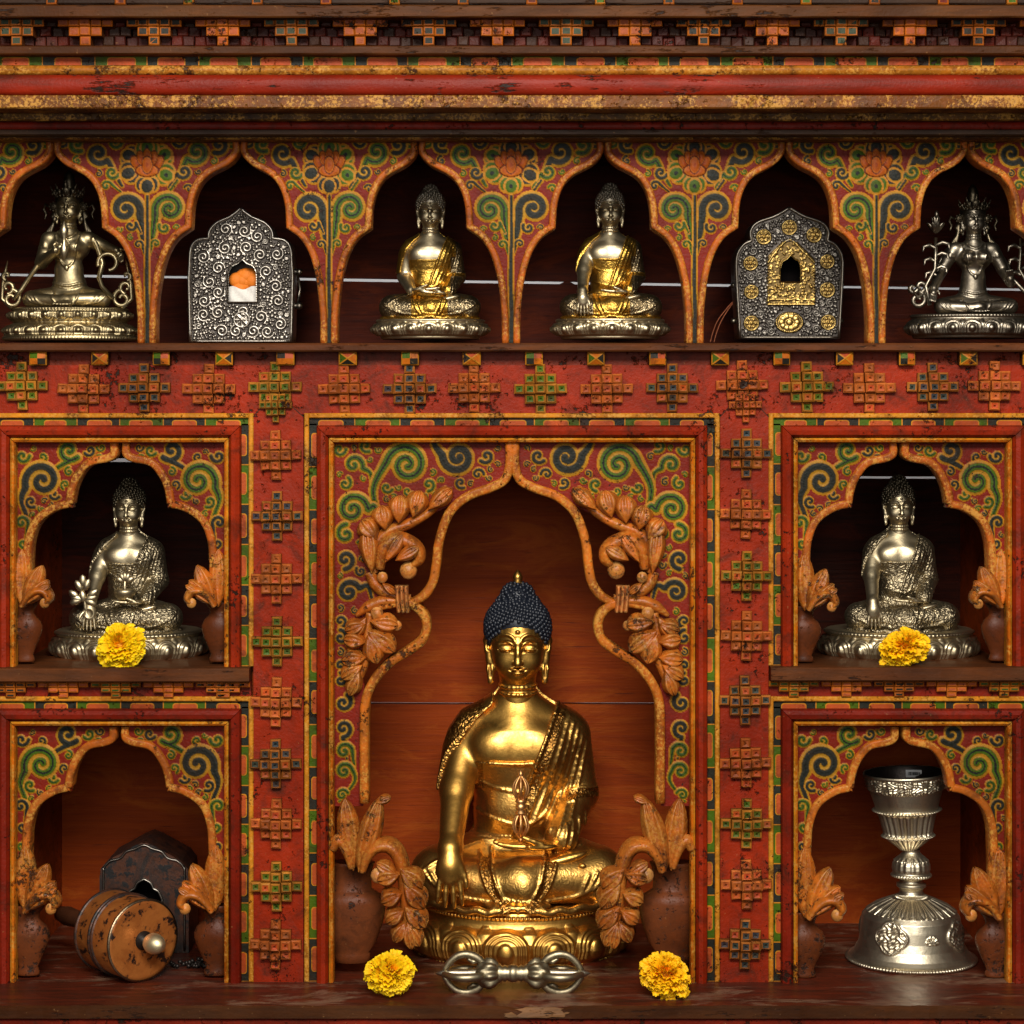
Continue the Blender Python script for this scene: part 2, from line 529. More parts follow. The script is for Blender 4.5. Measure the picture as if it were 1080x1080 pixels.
class Painter:
    """a carved and painted board face in picture rows and columns"""

    def __init__(self, x0, x1, y0, y1, step=0.9, base=RED, rim=None):
        self.xs = np.arange(x0, x1 + step, step)
        self.ys = np.arange(y0, y1 + step, step)
        self.step = step
        self.PX, self.PY = np.meshgrid(self.xs, self.ys, indexing='ij')
        self.H = np.zeros(self.PX.shape)
        self.C = np.zeros(self.PX.shape + (3,)) + np.array(base)

    def win(self, x, y, r):
        a = max(0, int((x - r - self.xs[0]) / self.step)); b = min(len(self.xs), int((x + r - self.xs[0]) / self.step) + 2)
        c = max(0, int((y - r - self.ys[0]) / self.step)); d = min(len(self.ys), int((y + r - self.ys[0]) / self.step) + 2)
        return slice(a, b), slice(c, d)

    def layer(self, dn, col, outline=OCHRE, band=OLIVE, lift=1.2, core=(0.010, 0.013, 0.010), thin=False):
        def put(lo, hi, c):
            k = (dn >= lo) & (dn < hi)
            self.C[k] = c
        if thin:
            put(0.86, 1.02, outline)
            put(0.74, 0.86, band)
            put(0.25, 0.74, col)
            put(-1, 0.25, core)
        else:
            put(0.86, 1.02, outline)
            put(0.58, 0.86, band)
            put(0.50, 0.58, tuple(0.35 * v for v in band))
            put(0.16, 0.50, col)
            put(-1, 0.16, core)
        k = dn < 1.02
        hh = lift * (1 - np.clip(dn, 0, 1) ** 3)
        self.H[k] = np.maximum(self.H[k] * 0.5, hh[k])
        e = (dn >= 1.02) & (dn < 1.2)
        self.H[e] -= 0.25

    def stroke(self, pts, w, col, **kw):
        pts = np.asarray(pts)
        w = np.asarray(w, float) * np.ones(len(pts))
        dn = np.full(self.PX.shape, 9.0)
        for (x, y), ww in zip(pts, w):
            sx, sy = self.win(x, y, ww * 1.3 + 1)
            px, py = self.PX[sx, sy], self.PY[sx, sy]
            if px.size == 0: continue
            q = np.sqrt((px - x) ** 2 + (py - y) ** 2) / ww
            dn[sx, sy] = np.minimum(dn[sx, sy], q)
        self.layer(dn, col, **kw)

    def scroll(self, cx, cy, R, a0, turns, col, tail=None, w=None, lobes=True):
        """spiral round (cx,cy): starts on radius R at angle a0 (degrees, rows grow downwards), winds inwards
        by turns (sign = direction); tail: points that lead into the start"""
        R *= 1.14
        w = (w * 1.08) if w else R * 0.32
        n = int(26 + R * 5)
        turns *= 1.08
        u = np.linspace(0, 1, n)
        r = (R - w) * (1 - 0.88 * u ** 0.9)
        a = math.radians(a0) + turns * 2 * PI * u
        sp = np.stack([cx + r * np.cos(a), cy + r * np.sin(a)], 1)
        ww = w * (1.0 - 0.25 * u)
        ww[-max(3, n // 10):] *= 1.18
        if tail is not None:
            tp = smooth_path(list(tail) + [sp[0], sp[6]], 14)[:-14]
            tw = np.linspace(w * 0.45, w, len(tp))
            sp = np.concatenate([tp, sp]); ww = np.concatenate([tw, ww])
        seg = np.concatenate([[0], np.cumsum(np.hypot(*np.diff(sp, axis=0).T))])
        m = max(8, int(seg[-1] / 0.6))
        s = np.linspace(0, seg[-1], m)
        sp = np.stack([np.interp(s, seg, sp[:, 0]), np.interp(s, seg, sp[:, 1])], 1)
        ww = np.interp(s, seg, ww)
        self.rec = getattr(self, 'rec', []) + [(cx, cy, R, col)]
        if lobes and R > 7:
            e = sp[-1]
            for da in (-0.9, 0.9):
                a_ = a[-1] + (PI / 2 if turns > 0 else -PI / 2) + da
                self.blob(e[0] + w * 0.7 * math.cos(a_), e[1] + w * 0.7 * math.sin(a_), w * 0.85, w * 0.7, a_, col)
        self.stroke(sp, ww, col)

    def blob(self, x, y, rx, ry, ang, col, **kw):
        sx, sy = self.win(x, y, max(rx, ry) * 1.3)
        px, py = self.PX[sx, sy] - x, self.PY[sx, sy] - y
        if px.size == 0: return
        ca, sa = math.cos(ang), math.sin(ang)
        q = np.sqrt(((px * ca + py * sa) / rx) ** 2 + ((-px * sa + py * ca) / ry) ** 2)
        dn = np.full(self.PX.shape, 9.0)
        dn[sx, sy] = q
        self.layer(dn, col, **kw)

    def buds(self, poly, seed=3):
        """little curls that sprout from the outside of the big scrolls"""
        rr = random.Random(seed)
        ok = poly_mask(poly, self.PX, self.PY)
        for (cx, cy, R, col) in list(self.rec):
            if R < 8: continue
            for a in range(0, 360, 18):
                for f in (.55, .42, .32):
                    r = R * f
                    if r < 4.4: continue
                    x = cx + (R + r * .72) * math.cos(math.radians(a)); y = cy + (R + r * .72) * math.sin(math.radians(a))
                    ux, uy = (x - cx) / math.hypot(x - cx, y - cy), (y - cy) / math.hypot(x - cx, y - cy)
                    sx, sy = self.win(x, y, r + 1)
                    px, py = self.PX[sx, sy] - x, self.PY[sx, sy] - y
                    k = (px * px + py * py < (r * .98) ** 2) & (px * ux + py * uy > -r * .35)
                    if k.sum() < 2.0 * r * r / self.step ** 2: continue
                    if not ok[sx, sy][k].all() or (self.H[sx, sy][k] > .02).any(): continue
                    self.scroll(x, y, r / 1.14, a + 180, rr.choice((-1.1, 1.1)), col if rr.random() < .7 else (NAVY if col == GREEN else GREEN), lobes=r > 6)
                    break

    def fill(self, poly, cols, rmin=4.2, rmax=9, tries=1600, seed=1, gap=0.6):
        """small curls in whatever red is left between the big ones"""
        rr = random.Random(seed)
        self.free = (self.H < 0.02) & poly_mask(poly, self.PX, self.PY)
        for k in range(tries):
            r = rmax - (rmax - rmin) * (k / tries) ** 0.7
            x = rr.uniform(self.xs[0], self.xs[-1]); y = rr.uniform(self.ys[0], self.ys[-1])
            sx, sy = self.win(x, y, r + gap)
            px, py = self.PX[sx, sy] - x, self.PY[sx, sy] - y
            disc = px * px + py * py < (r + gap) ** 2
            if disc.sum() < 2.5 * (r + gap) ** 2 / self.step ** 2 or not self.free[sx, sy][disc].all(): continue
            self.scroll(x, y, r / 1.14, rr.uniform(0, 360), rr.choice((-1.05, 1.05)), cols[rr.random() < .5], lobes=r > 6)
            self.free[sx, sy][disc] = False

    def lotus(self, x, y, s, cols):
        lv = [(-19, -10), (18, -11), (-20, 9), (20, 11), (0, 23), (0, -19)]
        for i, (dx, dy) in enumerate(lv):
            a = math.atan2(dy, dx)
            for da in (-0.55, 0.55, 0.0):
                self.blob(x + s * (dx * (1.0 if da == 0 else .92)) + s * 6 * math.sin(-a) * da * 1.6, y + s * dy * (1.0 if da == 0 else .92) + s * 6 * math.cos(a) * da * 1.6, s * 9.5, s * 8.0, a, cols[i % len(cols)], thin=True)
        pet = (0.46, 0.10, 0.010); core = (0.36, 0.06, 0.008)
        for dx, dy, rx, ry, a in ((-10, -1, 6, 11, -35), (10, -1, 6, 11, 35), (-6, -7, 5, 9, -15), (6, -7, 5, 9, 15), (0, -9, 5, 9, 0), (0, 6, 13, 7, 0), (0, 0, 6, 10, 0)):
            self.blob(x + s * dx, y + s * dy, s * rx, s * ry, math.radians(a), pet, outline=(0.13, 0.022, 0.005), band=(0.52, 0.15, 0.014), core=core, lift=1.8, thin=True)

    def mesh(self, name, poly, d, y, mat, noise=0.12, hscale=0.001):
        """keep the part of the board inside poly; d: reference depth of the board; y: its front plane"""
        cx = (self.PX[:-1, :-1] + self.PX[1:, 1:]) / 2
        cy = (self.PY[:-1, :-1] + self.PY[1:, 1:]) / 2
        keep = poly_mask(poly, cx, cy)
        nx, ny = self.PX.shape
        k = 1.0
        jit = RNG.normal(0, noise, self.PX.shape)
        sc = S(d)
        V = np.stack([(self.PX - 540) / 1000 * sc, y - (self.H + jit) * hscale * sc, ZE + (EYE - self.PY) / 1000 * sc], -1).reshape(-1, 3)
        I = np.arange(nx * ny).reshape(nx, ny)
        F = np.stack([I[:-1, :-1], I[:-1, 1:], I[1:, 1:], I[1:, :-1]], -1)[keep]
        C = self.C * (1 + RNG.normal(0, 0.07, self.PX.shape))[..., None]
        used = np.unique(F)
        rm = np.full(nx * ny, -1); rm[used] = np.arange(len(used))
        return np_mesh(name, V[used], rm[F], mat, col=np.clip(C.reshape(-1, 3)[used], 0, 1))


PANEL_D = 0.0125      # arch panels stand a little behind the frames

# ------------------------------------------------------------------ the cabinet
cab = empty('altar_cabinet', (0, 0, 0))
tag(cab, 'carved and painted red wooden altar cabinet with arched niches holding all the statues', 'cabinet')


def part(mb, name, mat, parent=cab, **kw):
    return mb.build(name, mat, parent, **kw)


# --- cornice ------------------------------------------------------------
XL, XR = -120, 1200


def bar(name, py0, py1, y, col, mat='paint', back=0.10, c=0.0012, round_=0.0, d=None):
    d = y if d is None else d
    mb = MB()
    x0, x1 = X(XL), X(XR)
    z0, z1 = Z(py1, d), Z(py0, d)
    n = 60
    if round_:
        K = 7
        P = np.zeros((n + 1, K + 2, 3))
        for i in range(n + 1):
            x = x0 + (x1 - x0) * i / n
            P[i, 0] = (x, back, z0)
            P[i, K + 1] = (x, back, z1)
            for q in range(K):
                u = -1 + 2 * q / (K - 1)
                P[i, q + 1] = (x, y - round_ * (1 - abs(u) ** 2.4) + random.uniform(-.0003, .0003), z0 + (z1 - z0) * (u + 1) / 2)
        mb.grid(P, col)
    else:
        P = np.zeros((n + 1, 6, 3))
        for i in range(n + 1):
            x = x0 + (x1 - x0) * i / n
            j = lambda a=0.00035: random.uniform(-a, a)
            P[i] = [(x, back, z0), (x, y + c + j(), z0 + j()), (x, y + j(), z0 + c), (x, y + j(), z1 - c), (x, y + c + j(), z1 + j()), (x, back, z1)]
        mb.grid(P, col, smooth=False)
    return part(mb, name, M[mat])


def half_boss(mb, cx, top, d, cw, ch, col, rows=(5, 3, 1), y=0.0, lift=0.004, fl=1.0):
    """a hanging stepped boss: rows of little blocks, painted as one flower"""
    for r, n in enumerate(rows):
        for i in range(n):
            k = i - (n - 1) / 2
            h = lift * (1 + 0.55 * (2 - abs(k)) * 0.5 + 0.3 * (2 - r))
            x = cx + k * cw
            inner = col if (abs(k) < 2.1) else BROWN
            x0, x1, z1, z0 = X(x - cw / 2 + .15, d), X(x + cw / 2 - .15, d), Z(top + r * ch + .1, d), Z(top + (r + 1) * ch - .1, d)
            mb.box(x0, x1, y - h, y + 0.01, z0, z1, tuple(0.75 * a + 0.25 * b for a, b in zip(ORANGE, col)), c=0.0011, jit=0.0004, side=(0.16, 0.05, 0.015))
            e = 0.0018
            mb.poly([(x0 + e, y - h - .0003, z0 + e), (x1 - e, y - h - .0003, z0 + e), (x1 - e, y - h - .0003, z1 - e), (x0 + e, y - h - .0003, z1 - e)], inner)


bar('cornice_beam', -40, 4, -0.052, DBROWN, 'dark')
bar('cornice_moulding', 5, 18, -0.078, (0.085, 0.030, 0.007), 'dark')
mb = MB()
for k in range(-2, 18):
    half_boss(mb, 18 + 72.4 * k + 36, -24, -0.06, 11.5, 9.5, [NAVY, DRED, GREEN][k % 3], y=-0.052, lift=0.005)
part(mb, 'carved_frieze', M['paint'])
# corbelled lattice of little red blocks, reds darkened to carry the recess shade, behind the hanging bosses
mb = MB()
for i in range(-6, 118):
    for r in range(3):
        x = i * 12.06 + (6 if r % 2 else 0)
        h = random.choice((0.001, 0.004, 0.007))
        dd = -0.04
        mb.box(X(x + .3, dd), X(x + 11.6, dd), -0.034 - h, -0.02, Z(18.3 + (r + 1) * 10, dd), Z(18 + r * 10 + .3, dd), random.choice(((0.09, 0.012, 0.006), (0.055, 0.010, 0.006), (0.04, 0.014, 0.007))), c=0.001, jit=0.0006)
mb.box(X(XL), X(XR), -0.03, 0.1, Z(49, -0.04), Z(17, -0.04), DRED)
part(mb, 'block_lattice', M['paint'])
proto_h = {}
for k in range(-1, 16):
    cx = 18 + 72.4 * k
    mb = MB()
    half_boss(mb, cx, 18.5, -0.055, 11.6, 9.9, [NAVY, (0.34, 0.075, 0.02)][k % 2] if k % 4 else (0.04, 0.06, 0.035), y=-0.046, lift=0.008)
    part(mb, 'hanging_boss', M['paint'])
bar('cornice_moulding', 48, 57, -0.074, (0.065, 0.022, 0.006), 'dark')
bar('border_backing', 57, 69, -0.055, NAVY)


def border(mb, p0, p1, w0, w1, y, vertical=False, seg=46, d=0.0, flip=False, cols=(GREEN, NAVY), start=0, ystep=0.0):
    """dashed border of green and black fields, each with a half-round orange tongue on one long side.
    runs from p0 to p1 along its length, from w0 to w1 across it (picture px)"""
    n = max(1, round(abs(p1 - p0) / seg))
    ln = (p1 - p0) / n
    c3 = lambda a, b, dy: (X(b, d), y - dy, Z(a, d)) if vertical else (X(a, d), y - dy, Z(b, d))
    orient = (vertical != (w1 < w0)) != (p1 < p0)

    def pl(pts, dy, col):
        q = [c3(a, b, dy) for a, b in pts]
        mb.poly(q, col)
    for i in range(n):
        a0 = p0 + ln * i; a1 = a0 + ln
        if random.random() < .9: a1 += random.uniform(-.6, .6)
        pl([(a0, w0), (a1, w0), (a1, w1), (a0, w1)], 0.0, cols[(i + start) % 2])
        s = ln / abs(ln)
        pl([(a1 - .6 * s, w0), (a1 + .6 * s, w0), (a1 + .6 * s, w1), (a1 - .6 * s, w1)], 0.0006, OCHRE)
        m = a0 + ln * (0.5 + random.uniform(-.03, .03)); hw = abs(ln) * (0.26 + random.uniform(-.02, .02))
        wb, wt = (w1, w1 + (w0 - w1) * 0.60)
        for grow, dy, col in ((1.1, 0.0007, OCHRE), (0.0, 0.0012, (0.42, 0.075, 0.018))):
            g = grow
            top = wt + (g if wt > wb else -g)
            pts = [(m - s * (hw + g), wb)]
            cr = 3.0 + g * .5
            for q in range(6):
                t = q / 5 * PI / 2
                pts.append((m - s * (hw + g - cr * (1 - math.cos(t))), wb + (top - wb) * (1 - (cr / (abs(top - wb) + 1e-6)) * (1 - math.sin(t)) * .8)))
            pts += [(2 * m - a, b) for a, b in pts[::-1]]
            pl(pts, dy, col)


mb = MB()
border(mb, XL, XR, 57, 69, -0.0556, seg=55.5, d=-0.055)
part(mb, 'painted_border', M['paint'])
bar('gilded_bead', 69, 79, -0.088, GOLDP, 'gilt', round_=0.003)
bar('red_moulding', 79, 100, -0.092, (0.21, 0.015, 0.004), 'beam', round_=0.003)
bar('gilded_bead', 100, 114, -0.092, (0.15, 0.050, 0.008), 'gilt')
bar('soffit_moulding', 114, 127, -0.048, (0.11, 0.048, 0.008), 'gilt')
bar('red_moulding', 127, 139, -0.032, (0.20, 0.013, 0.004), 'paint', round_=0.003)
bar('soffit_moulding', 139, 147, -0.020, (0.11, 0.036, 0.007), 'gilt')

# --- top arcade -----------------------------------------------------------
HALF_TOP = [(95, 146), (95, 161), (84.5, 174), (64, 185.5), (53.5, 198), (47.8, 216), (46, 241), (31, 252), (20.5, 270), (13.5, 297), (10, 330), (9.5, 363)]
peaks = [-135, 57, 253.5, 441, 637, 828, 1020, 1213]
D1 = PANEL_D


def rim_bar(mb, pts, w, y, dome=0.004, thick=0.018, col=ORANGE, d=D1, side=1, n=7, corners=()):
    """gilded edge strip of an arch: lies just inside the outline pts"""
    P = smooth_path(pts, n, corners)
    T = np.gradient(P, axis=0); T /= np.linalg.norm(T, axis=1)[:, None]
    N = np.stack([-T[:, 1], T[:, 0]], 1) * side
    P = P + N * w / 2
    Q = np.stack([(P[:, 0] - 540) / 1000 * S(d), ZE + (EYE - P[:, 1]) / 1000 * S(d)], 1)
    mb.ribbon(Q, w / 2000 * S(d), y, y + thick, dome * .55, col, nseg=8, flat=5)
    return P


TOPDES = {}


def top_design(var):
    c = [(NAVY, GREEN), (GREEN, NAVY)][var]
    p = Painter(-96, 96, 146, 364, 0.9, base=(0.17, 0.011, 0.004))
    a, b = c
    # small ones first, big ones over them
    p.scroll(-88, 150, 8, 0, 1.0, a); p.scroll(88, 150, 8, 180, -1.0, b)
    p.scroll(-33, 150, 9, 0, 1.1, b); p.scroll(34, 149, 9, 180, -1.1, a)
    p.scroll(-72, 152, 11, 60, 1.1, b); p.scroll(74, 153, 12, 120, -1.1, a)
    p.scroll(-42, 196, 7, -20, -1.0, b, tail=[(-24, 205)]); p.scroll(43, 199, 6, 200, 1.0, a)
    p.scroll(-50, 162, 15, 40, 1.15, a, tail=[(-26, 196), (-34, 182)])
    p.scroll(51, 160, 16, 140, -1.15, b, tail=[(24, 200), (34, 184)])
    p.scroll(38, 181, 10, 160, -1.1, a, tail=[(22, 198)]); p.scroll(-36, 182, 9, 20, 1.1, b)
    p.scroll(-22, 221, 20, 20, -1.3, a, tail=[(-2, 262), (-5, 246)])
    p.scroll(23, 220, 20, 160, 1.3, b, tail=[(3, 262), (6, 246)])
    p.scroll(-17, 238, 8, -30, 1.0, a, tail=[(-6, 246)]); p.scroll(18, 240, 8, 210, -1.0, b)
    p.scroll(-9, 258, 6.5, 30, -1.0, a, tail=[(-2, 272)]); p.scroll(9, 257, 6.5, 150, 1.0, b, tail=[(2, 272)])
    st = smooth_path([(0, 205), (0.5, 250), (-0.5, 290), (0.5, 330), (0, 364)], 60)
    p.stroke(st, np.linspace(2.6, 4.4, len(st)), b if var else a)
    p.lotus(0, 174, 0.98, [GREEN, NAVY] if var else [NAVY, GREEN])
    hl_ = smooth_path(HALF_TOP, 7, (6,))
    p.buds([(-max(0, x - 7), y) for x, y in hl_] + [(max(0, x - 7), y) for x, y in hl_[::-1]], 2 + var)
    p.fill([(-max(0, x - 9), y) for x, y in hl_] + [(max(0, x - 9), y) for x, y in hl_[::-1]], c, rmin=4.2, rmax=9, seed=5 + var)
    return p


half = lambda c, sgn: [(c + sgn * x, y) for x, y in HALF_TOP]
for i in range(len(peaks) - 1):
    c = (peaks[i] + peaks[i + 1]) / 2
    var = [0, 0, 0, 1, 1, 1, 0][i]
    if i == 2: var = 0
    stretch = (peaks[i + 1] - peaks[i]) / 192.0
    des = TOPDES.setdefault(var, top_design(var))
    hl = smooth_path(HALF_TOP, 7, (6,))
    poly = [(-x, y) for x, y in hl] + [(x, y) for x, y in hl[::-1]]
    save = des.PX
    des.PX = save * stretch + c
    des.xs = des.PX[:, 0]
    poly = [(c + x * stretch, y) for x, y in poly]
    me = des.mesh('arch_panel', poly, D1, D1, M['panel'])
    des.PX = save
    po = link('arch_panel', me, cab)
    mb = MB()
    for sg in (-1, 1):
        pts = [(c + sg * x * stretch, y) for x, y in HALF_TOP]
        rim_bar(mb, pts, 7.4, D1 - 0.0035, dome=0.0045, thick=0.024, col=(0.36, 0.090, 0.012), side=sg * 1, corners=(6,))
        # thin dark red line inside the gilded edge
    part(mb, 'gilded_edge', M['gilt'], po)
    # wooden back of the panel: gives it real thickness
    mb = MB()
    hs = [(abs(x) * stretch - 2.5, y) for x, y in hl]
    yb = D1 + 0.012
    for a in range(len(hs) - 1):
        (xa, ya), (xb, yb_) = hs[a], hs[a + 1]
        mb.poly([(X(c - xa, D1), yb, Z(ya, D1)), (X(c + xa, D1), yb, Z(ya, D1)), (X(c + xb, D1), yb, Z(yb_, D1)), (X(c - xb, D1), yb, Z(yb_, D1))], DBROWN)
    part(mb, 'panel_back', M['dark'], po)

# top shelf board, its worn edge
def shelf_edge(name, x0, x1, py0, py1, y, depth, col, mat='dark', d=0.0, nx=50):
    mb = MB()
    z0, z1 = Z(py1, d), Z(py0, d)
    xa, xb = X(x0, d), X(x1, d)
    P = np.zeros((nx + 1, 7, 3))
    for i in range(nx + 1):
        x = xa + (xb - xa) * i / nx
        w = 0.0005 * math.sin(i * 0.9) + random.uniform(-.0005, .0005)
        P[i] = [(x, depth, z0), (x, y + .002, z0), (x, y + w, z0 + .0016), (x, y + w + random.uniform(-.0003, .0003), z1 - .0018), (x, y + .0012 + w, z1 - .0004), (x, y + .003, z1), (x, depth, z1)]
    mb.grid(P, col, smooth=False)
    for k in (0, nx):
        i = mb.verts(P[k]); mb.face(range(i, i + 7) if k else range(i + 6, i - 1, -1), col)
    return part(mb, name, M[mat])


TOPZ = Z(362)
shelf_edge('shelf', XL, XR, 362, 371, -0.012, 0.285, (0.095, 0.031, 0.010))

# --- frieze between shelf and niches ---------------------------------------
mb = MB()
mb.box(X(XL), X(XR), 0.012, 0.05, Z(385.6), Z(371), (0.17, 0.020, 0.005))
mb.box(X(XL), X(XR), 0.006, 0.05, Z(437), Z(385.2), RED)
part(mb, 'frieze_board', M['paint'])
for k in range(-1, 18):
    cx = 40 + 65.4 * k + random.uniform(-.8, .8)
    mb = MB()
    w, h = 9 + random.uniform(-.6, .6), 7.2
    x0, x1, z0, z1 = X(cx - w), X(cx + w), Z(378 + h), Z(378 - h)
    cols = [(ORANGE, NAVY, ORANGE, GREEN), (ORANGE, ORANGE, (0.42, 0.07, 0.02), NAVY), (NAVY, ORANGE, (0.4, 0.07, 0.02), GREEN)][k % 3]
    yf = -0.004
    mb.box(x0, x1, yf, 0.02, z0, z1, OCHRE, c=0.001, side=BROWN)
    e = 0.0012
    q = [(x0 + e, yf - .0004, z0 + e), (x1 - e, yf - .0004, z0 + e), (x1 - e, yf - .0004, z1 - e), (x0 + e, yf - .0004, z1 - e)]
    ap = ((x0 + x1) / 2, yf - .0035, (z0 + z1) / 2)
    if k % 2:
        for a in range(4):
            mb.poly([q[a], q[(a + 1) % 4], ap], cols[a])
        for a in range(4):
            pa = Vector(q[a]); b = Vector(ap); sd = (b - pa).cross(Vector((0, 1, 0))).normalized() * .0007; up = Vector((0, -.0003, 0))
            mb.poly([pa + sd + up, pa - sd + up, b - sd + up, b + sd + up][::-1], OCHRE)
    else:
        mid = [tuple((Vector(q[a]) + Vector(q[(a + 1) % 4])) / 2 + Vector((0, -.0015, 0))) for a in range(4)]
        for a in range(4):
            mb.poly([q[a], mid[a], ap, mid[a - 1]], cols[a])
    part(mb, 'dentil_block', M['paint'])


def boss_mesh(name, col, seed, cw=11.2, ch=10.5):
    """lattice boss: a stepped pyramid of little cupped blocks, 1-3-5-3-1"""
    rnd = random.Random(seed)
    mb = MB()
    rim = {'g': (0.38, 0.150, 0.020), 'r': (0.46, 0.120, 0.024), 'b': (0.34, 0.115, 0.020)}[name[-1]]
    for r in range(-2, 3):
        n = 5 - 2 * abs(r)
        for i in range(n):
            k = i - (n - 1) // 2
            m = abs(k) + abs(r)
            h = {0: 0.0175, 1: 0.0135, 2: 0.0075}[m] + rnd.uniform(-.0006, .0006)
            j = lambda: rnd.uniform(-.00035, .00035)
            x0, x1 = (k * cw - cw / 2) / 1000 + .0002, (k * cw + cw / 2) / 1000 - .0002
            z0, z1 = (-r * ch - ch / 2) / 1000 + .0002, (-r * ch + ch / 2) / 1000 - .0002
            g = 0.8 + rnd.random() * 0.4
            rc = tuple(min(1, v * g) for v in rim)
            sd = tuple(v * 0.55 for v in rc)
            inner = col
            if rnd.random() < 0.16: inner = (0.40, 0.085, 0.022)
            inner = tuple(v * rnd.uniform(.75, 1.2) for v in inner)
            c, w = 0.0015, 0.0017
            yb, y1, y0, yi = 0.004, -h + c, -h, -h + 0.0003
            ring = lambda e, y: [(x0 + e + j(), y + j(), z0 + e + j()), (x1 - e + j(), y + j(), z0 + e + j()), (x1 - e + j(), y + j(), z1 - e + j()), (x0 + e + j(), y + j(), z1 - e + j())]
            rings = [ring(0, yb), ring(0, y1), ring(c, y0), ring(w, y0), ring(w + .0004, yi), ring(0.0041, -h + .0010)]
            cs = [sd, rc, rc, rc, inner]
            idx = [mb.verts(q) for q in rings]
            for q in range(5):
                for a in range(4):
                    e = (a + 1) % 4
                    mb.face((idx[q] + a, idx[q] + e, idx[q + 1] + e, idx[q + 1] + a), cs[q])
            ctr = mb.verts([((x0 + x1) / 2, -h + .0022, (z0 + z1) / 2)])
            dk = tuple(v * 0.4 for v in inner)
            for a in range(4):
                mb.face((idx[5] + a, idx[5] + (a + 1) % 4, ctr), dk)
    return mb.mesh(name, M['paint'])


RB = (0.42, 0.085, 0.022)
BOSS = {}
for key, col in (('g', (0.075, 0.115, 0.012)), ('r', RB), ('b', (0.045, 0.052, 0.050))):
    BOSS[key] = [boss_mesh('boss_' + key, col, 11 * v + ord(key)) for v in range(3)]
frow = [(23, 407), (88, 410), (152, 409), (220, 410), (290, 408), (363, 410), (432, 410), (500, 409), (570, 410), (640, 410), (709, 409), (783, 406), (851, 408), (917, 409), (984, 408), (1049, 407)]
fcol = 'grbrgrbrgrbrgrbr'
cnt = 0
for (bx, by), key in zip(frow + [(-43, 408), (1116, 408)], fcol + 'rb'):
    s = random.uniform(.97, 1.03)
    link('carved_boss', BOSS[key][cnt % 3], cab, (X(bx), 0.006, Z(by)), (0, random.uniform(-.02, .02), 0), (1.0 * s, 1, 1.0 * s)); cnt += 1

# --- frames -----------------------------------------------------------------
FR = [  # outward offset, y, colour: from the opening outwards
    (0.0, 0.014, OCHRE), (0.0, 0.002, OCHRE), (1.0, -0.0015, ORANGE), (3.0, -0.003, ORANGE), (5.0, -0.001, OCHRE), (5.4, 0.0015, BROWN),
    (6.0, -0.001, RED), (8.5, -0.0055, RED), (13.0, -0.0065, RED), (17.0, -0.004, RED), (18.0, -0.001, RED), (18.3, 0.0045, RED)]


def frame(x0, x1, y0, y1, name='niche_frame', red=RED, sides=('l', 't', 'r')):
    fr = None
    cols = [c for _, _, c in FR]
    mbs = {'paint': MB(), 'gilt': MB()}
    g = 0.35

    def strip(A, B, mat, col):
        # A, B: point lists (2 polylines) subdivided along the length
        n = 14
        P = np.zeros((n + 1, 2, 3))
        for i in range(n + 1):
            t = i / n
            for q, (p0, p1) in enumerate((A, B)):
                P[i, q] = np.array(p0) * (1 - t) + np.array(p1) * t
            if 0 < i < n:
                P[i, :, 1] += random.uniform(-.0004, .0004)
        mbs[mat].grid(P, col, smooth=False)
    for k in range(len(FR) - 1):
        (o0, ya, c0), (o1, yb, c1) = FR[k], FR[k + 1]
        col = c1 if k != 4 else BROWN
        if col is RED: col = red
        mat = 'gilt' if k < 5 else 'paint'
        P3 = lambda px, py, y: (X(px), y, Z(py))
        if 'l' in sides:
            strip((P3(x0 - o0, y1, ya), P3(x0 - o0, y0 - o0 + g, ya)), (P3(x0 - o1, y1, yb), P3(x0 - o1, y0 - o1 + g, yb)), mat, col)
        if 't' in sides:
            strip((P3(x0 - o0 + g, y0 - o0, ya), P3(x1 + o0 - g, y0 - o0, ya)), (P3(x0 - o1 + g, y0 - o1, yb), P3(x1 + o1 - g, y0 - o1, yb)), mat, col)
        if 'r' in sides:
            strip((P3(x1 + o0, y0 - o0 + g, ya), P3(x1 + o0, y1, ya)), (P3(x1 + o1, y0 - o1 + g, yb), P3(x1 + o1, y1, yb)), mat, col)
    fr = part(mbs['paint'], name, M['paint'])
    part(mbs['gilt'], 'gilded_bead', M['gilt'], fr)
    # dashed border, mitred at the corners, and the ochre outer fillet
    mb = MB()
    yb = 0.0042
    if 't' in sides:
        border(mb, x0 - 26, x1 + 26, y0 - 26, y0 - 18.4, yb, seg=46, start=random.randint(0, 1))
    lo = y1
    if 'l' in sides:
        border(mb, y0 - 20, lo, x0 - 26, x0 - 18.4, yb, vertical=True, seg=44, start=random.randint(0, 1))
    if 'r' in sides:
        border(mb, y0 - 20, lo, x1 + 26, x1 + 18.4, yb, vertical=True, seg=44, start=random.randint(0, 1))
    part(mb, 'painted_border', M['paint'], fr)
    mb = MB()
    w0, w1 = 26.2, 31.2
    q = []
    for a, b, s_ in ((x0, x1, 't'),):
        if 't' in sides:
            mb.box(X(x0 - w0), X(x1 + w0), -0.0005, 0.01, Z(y0 - w0), Z(y0 - w1), OCHRE, c=0.001)
        if 'l' in sides:
            mb.box(X(x0 - w1), X(x0 - w0), 0.0, 0.01, Z(lo), Z(y0 - w1), OCHRE, c=0.001)
        if 'r' in sides:
            mb.box(X(x1 + w0), X(x1 + w1), 0.0, 0.01, Z(lo), Z(y0 - w1), OCHRE, c=0.001)
    part(mb, 'ochre_fillet', M['gilt'], fr)
    return fr


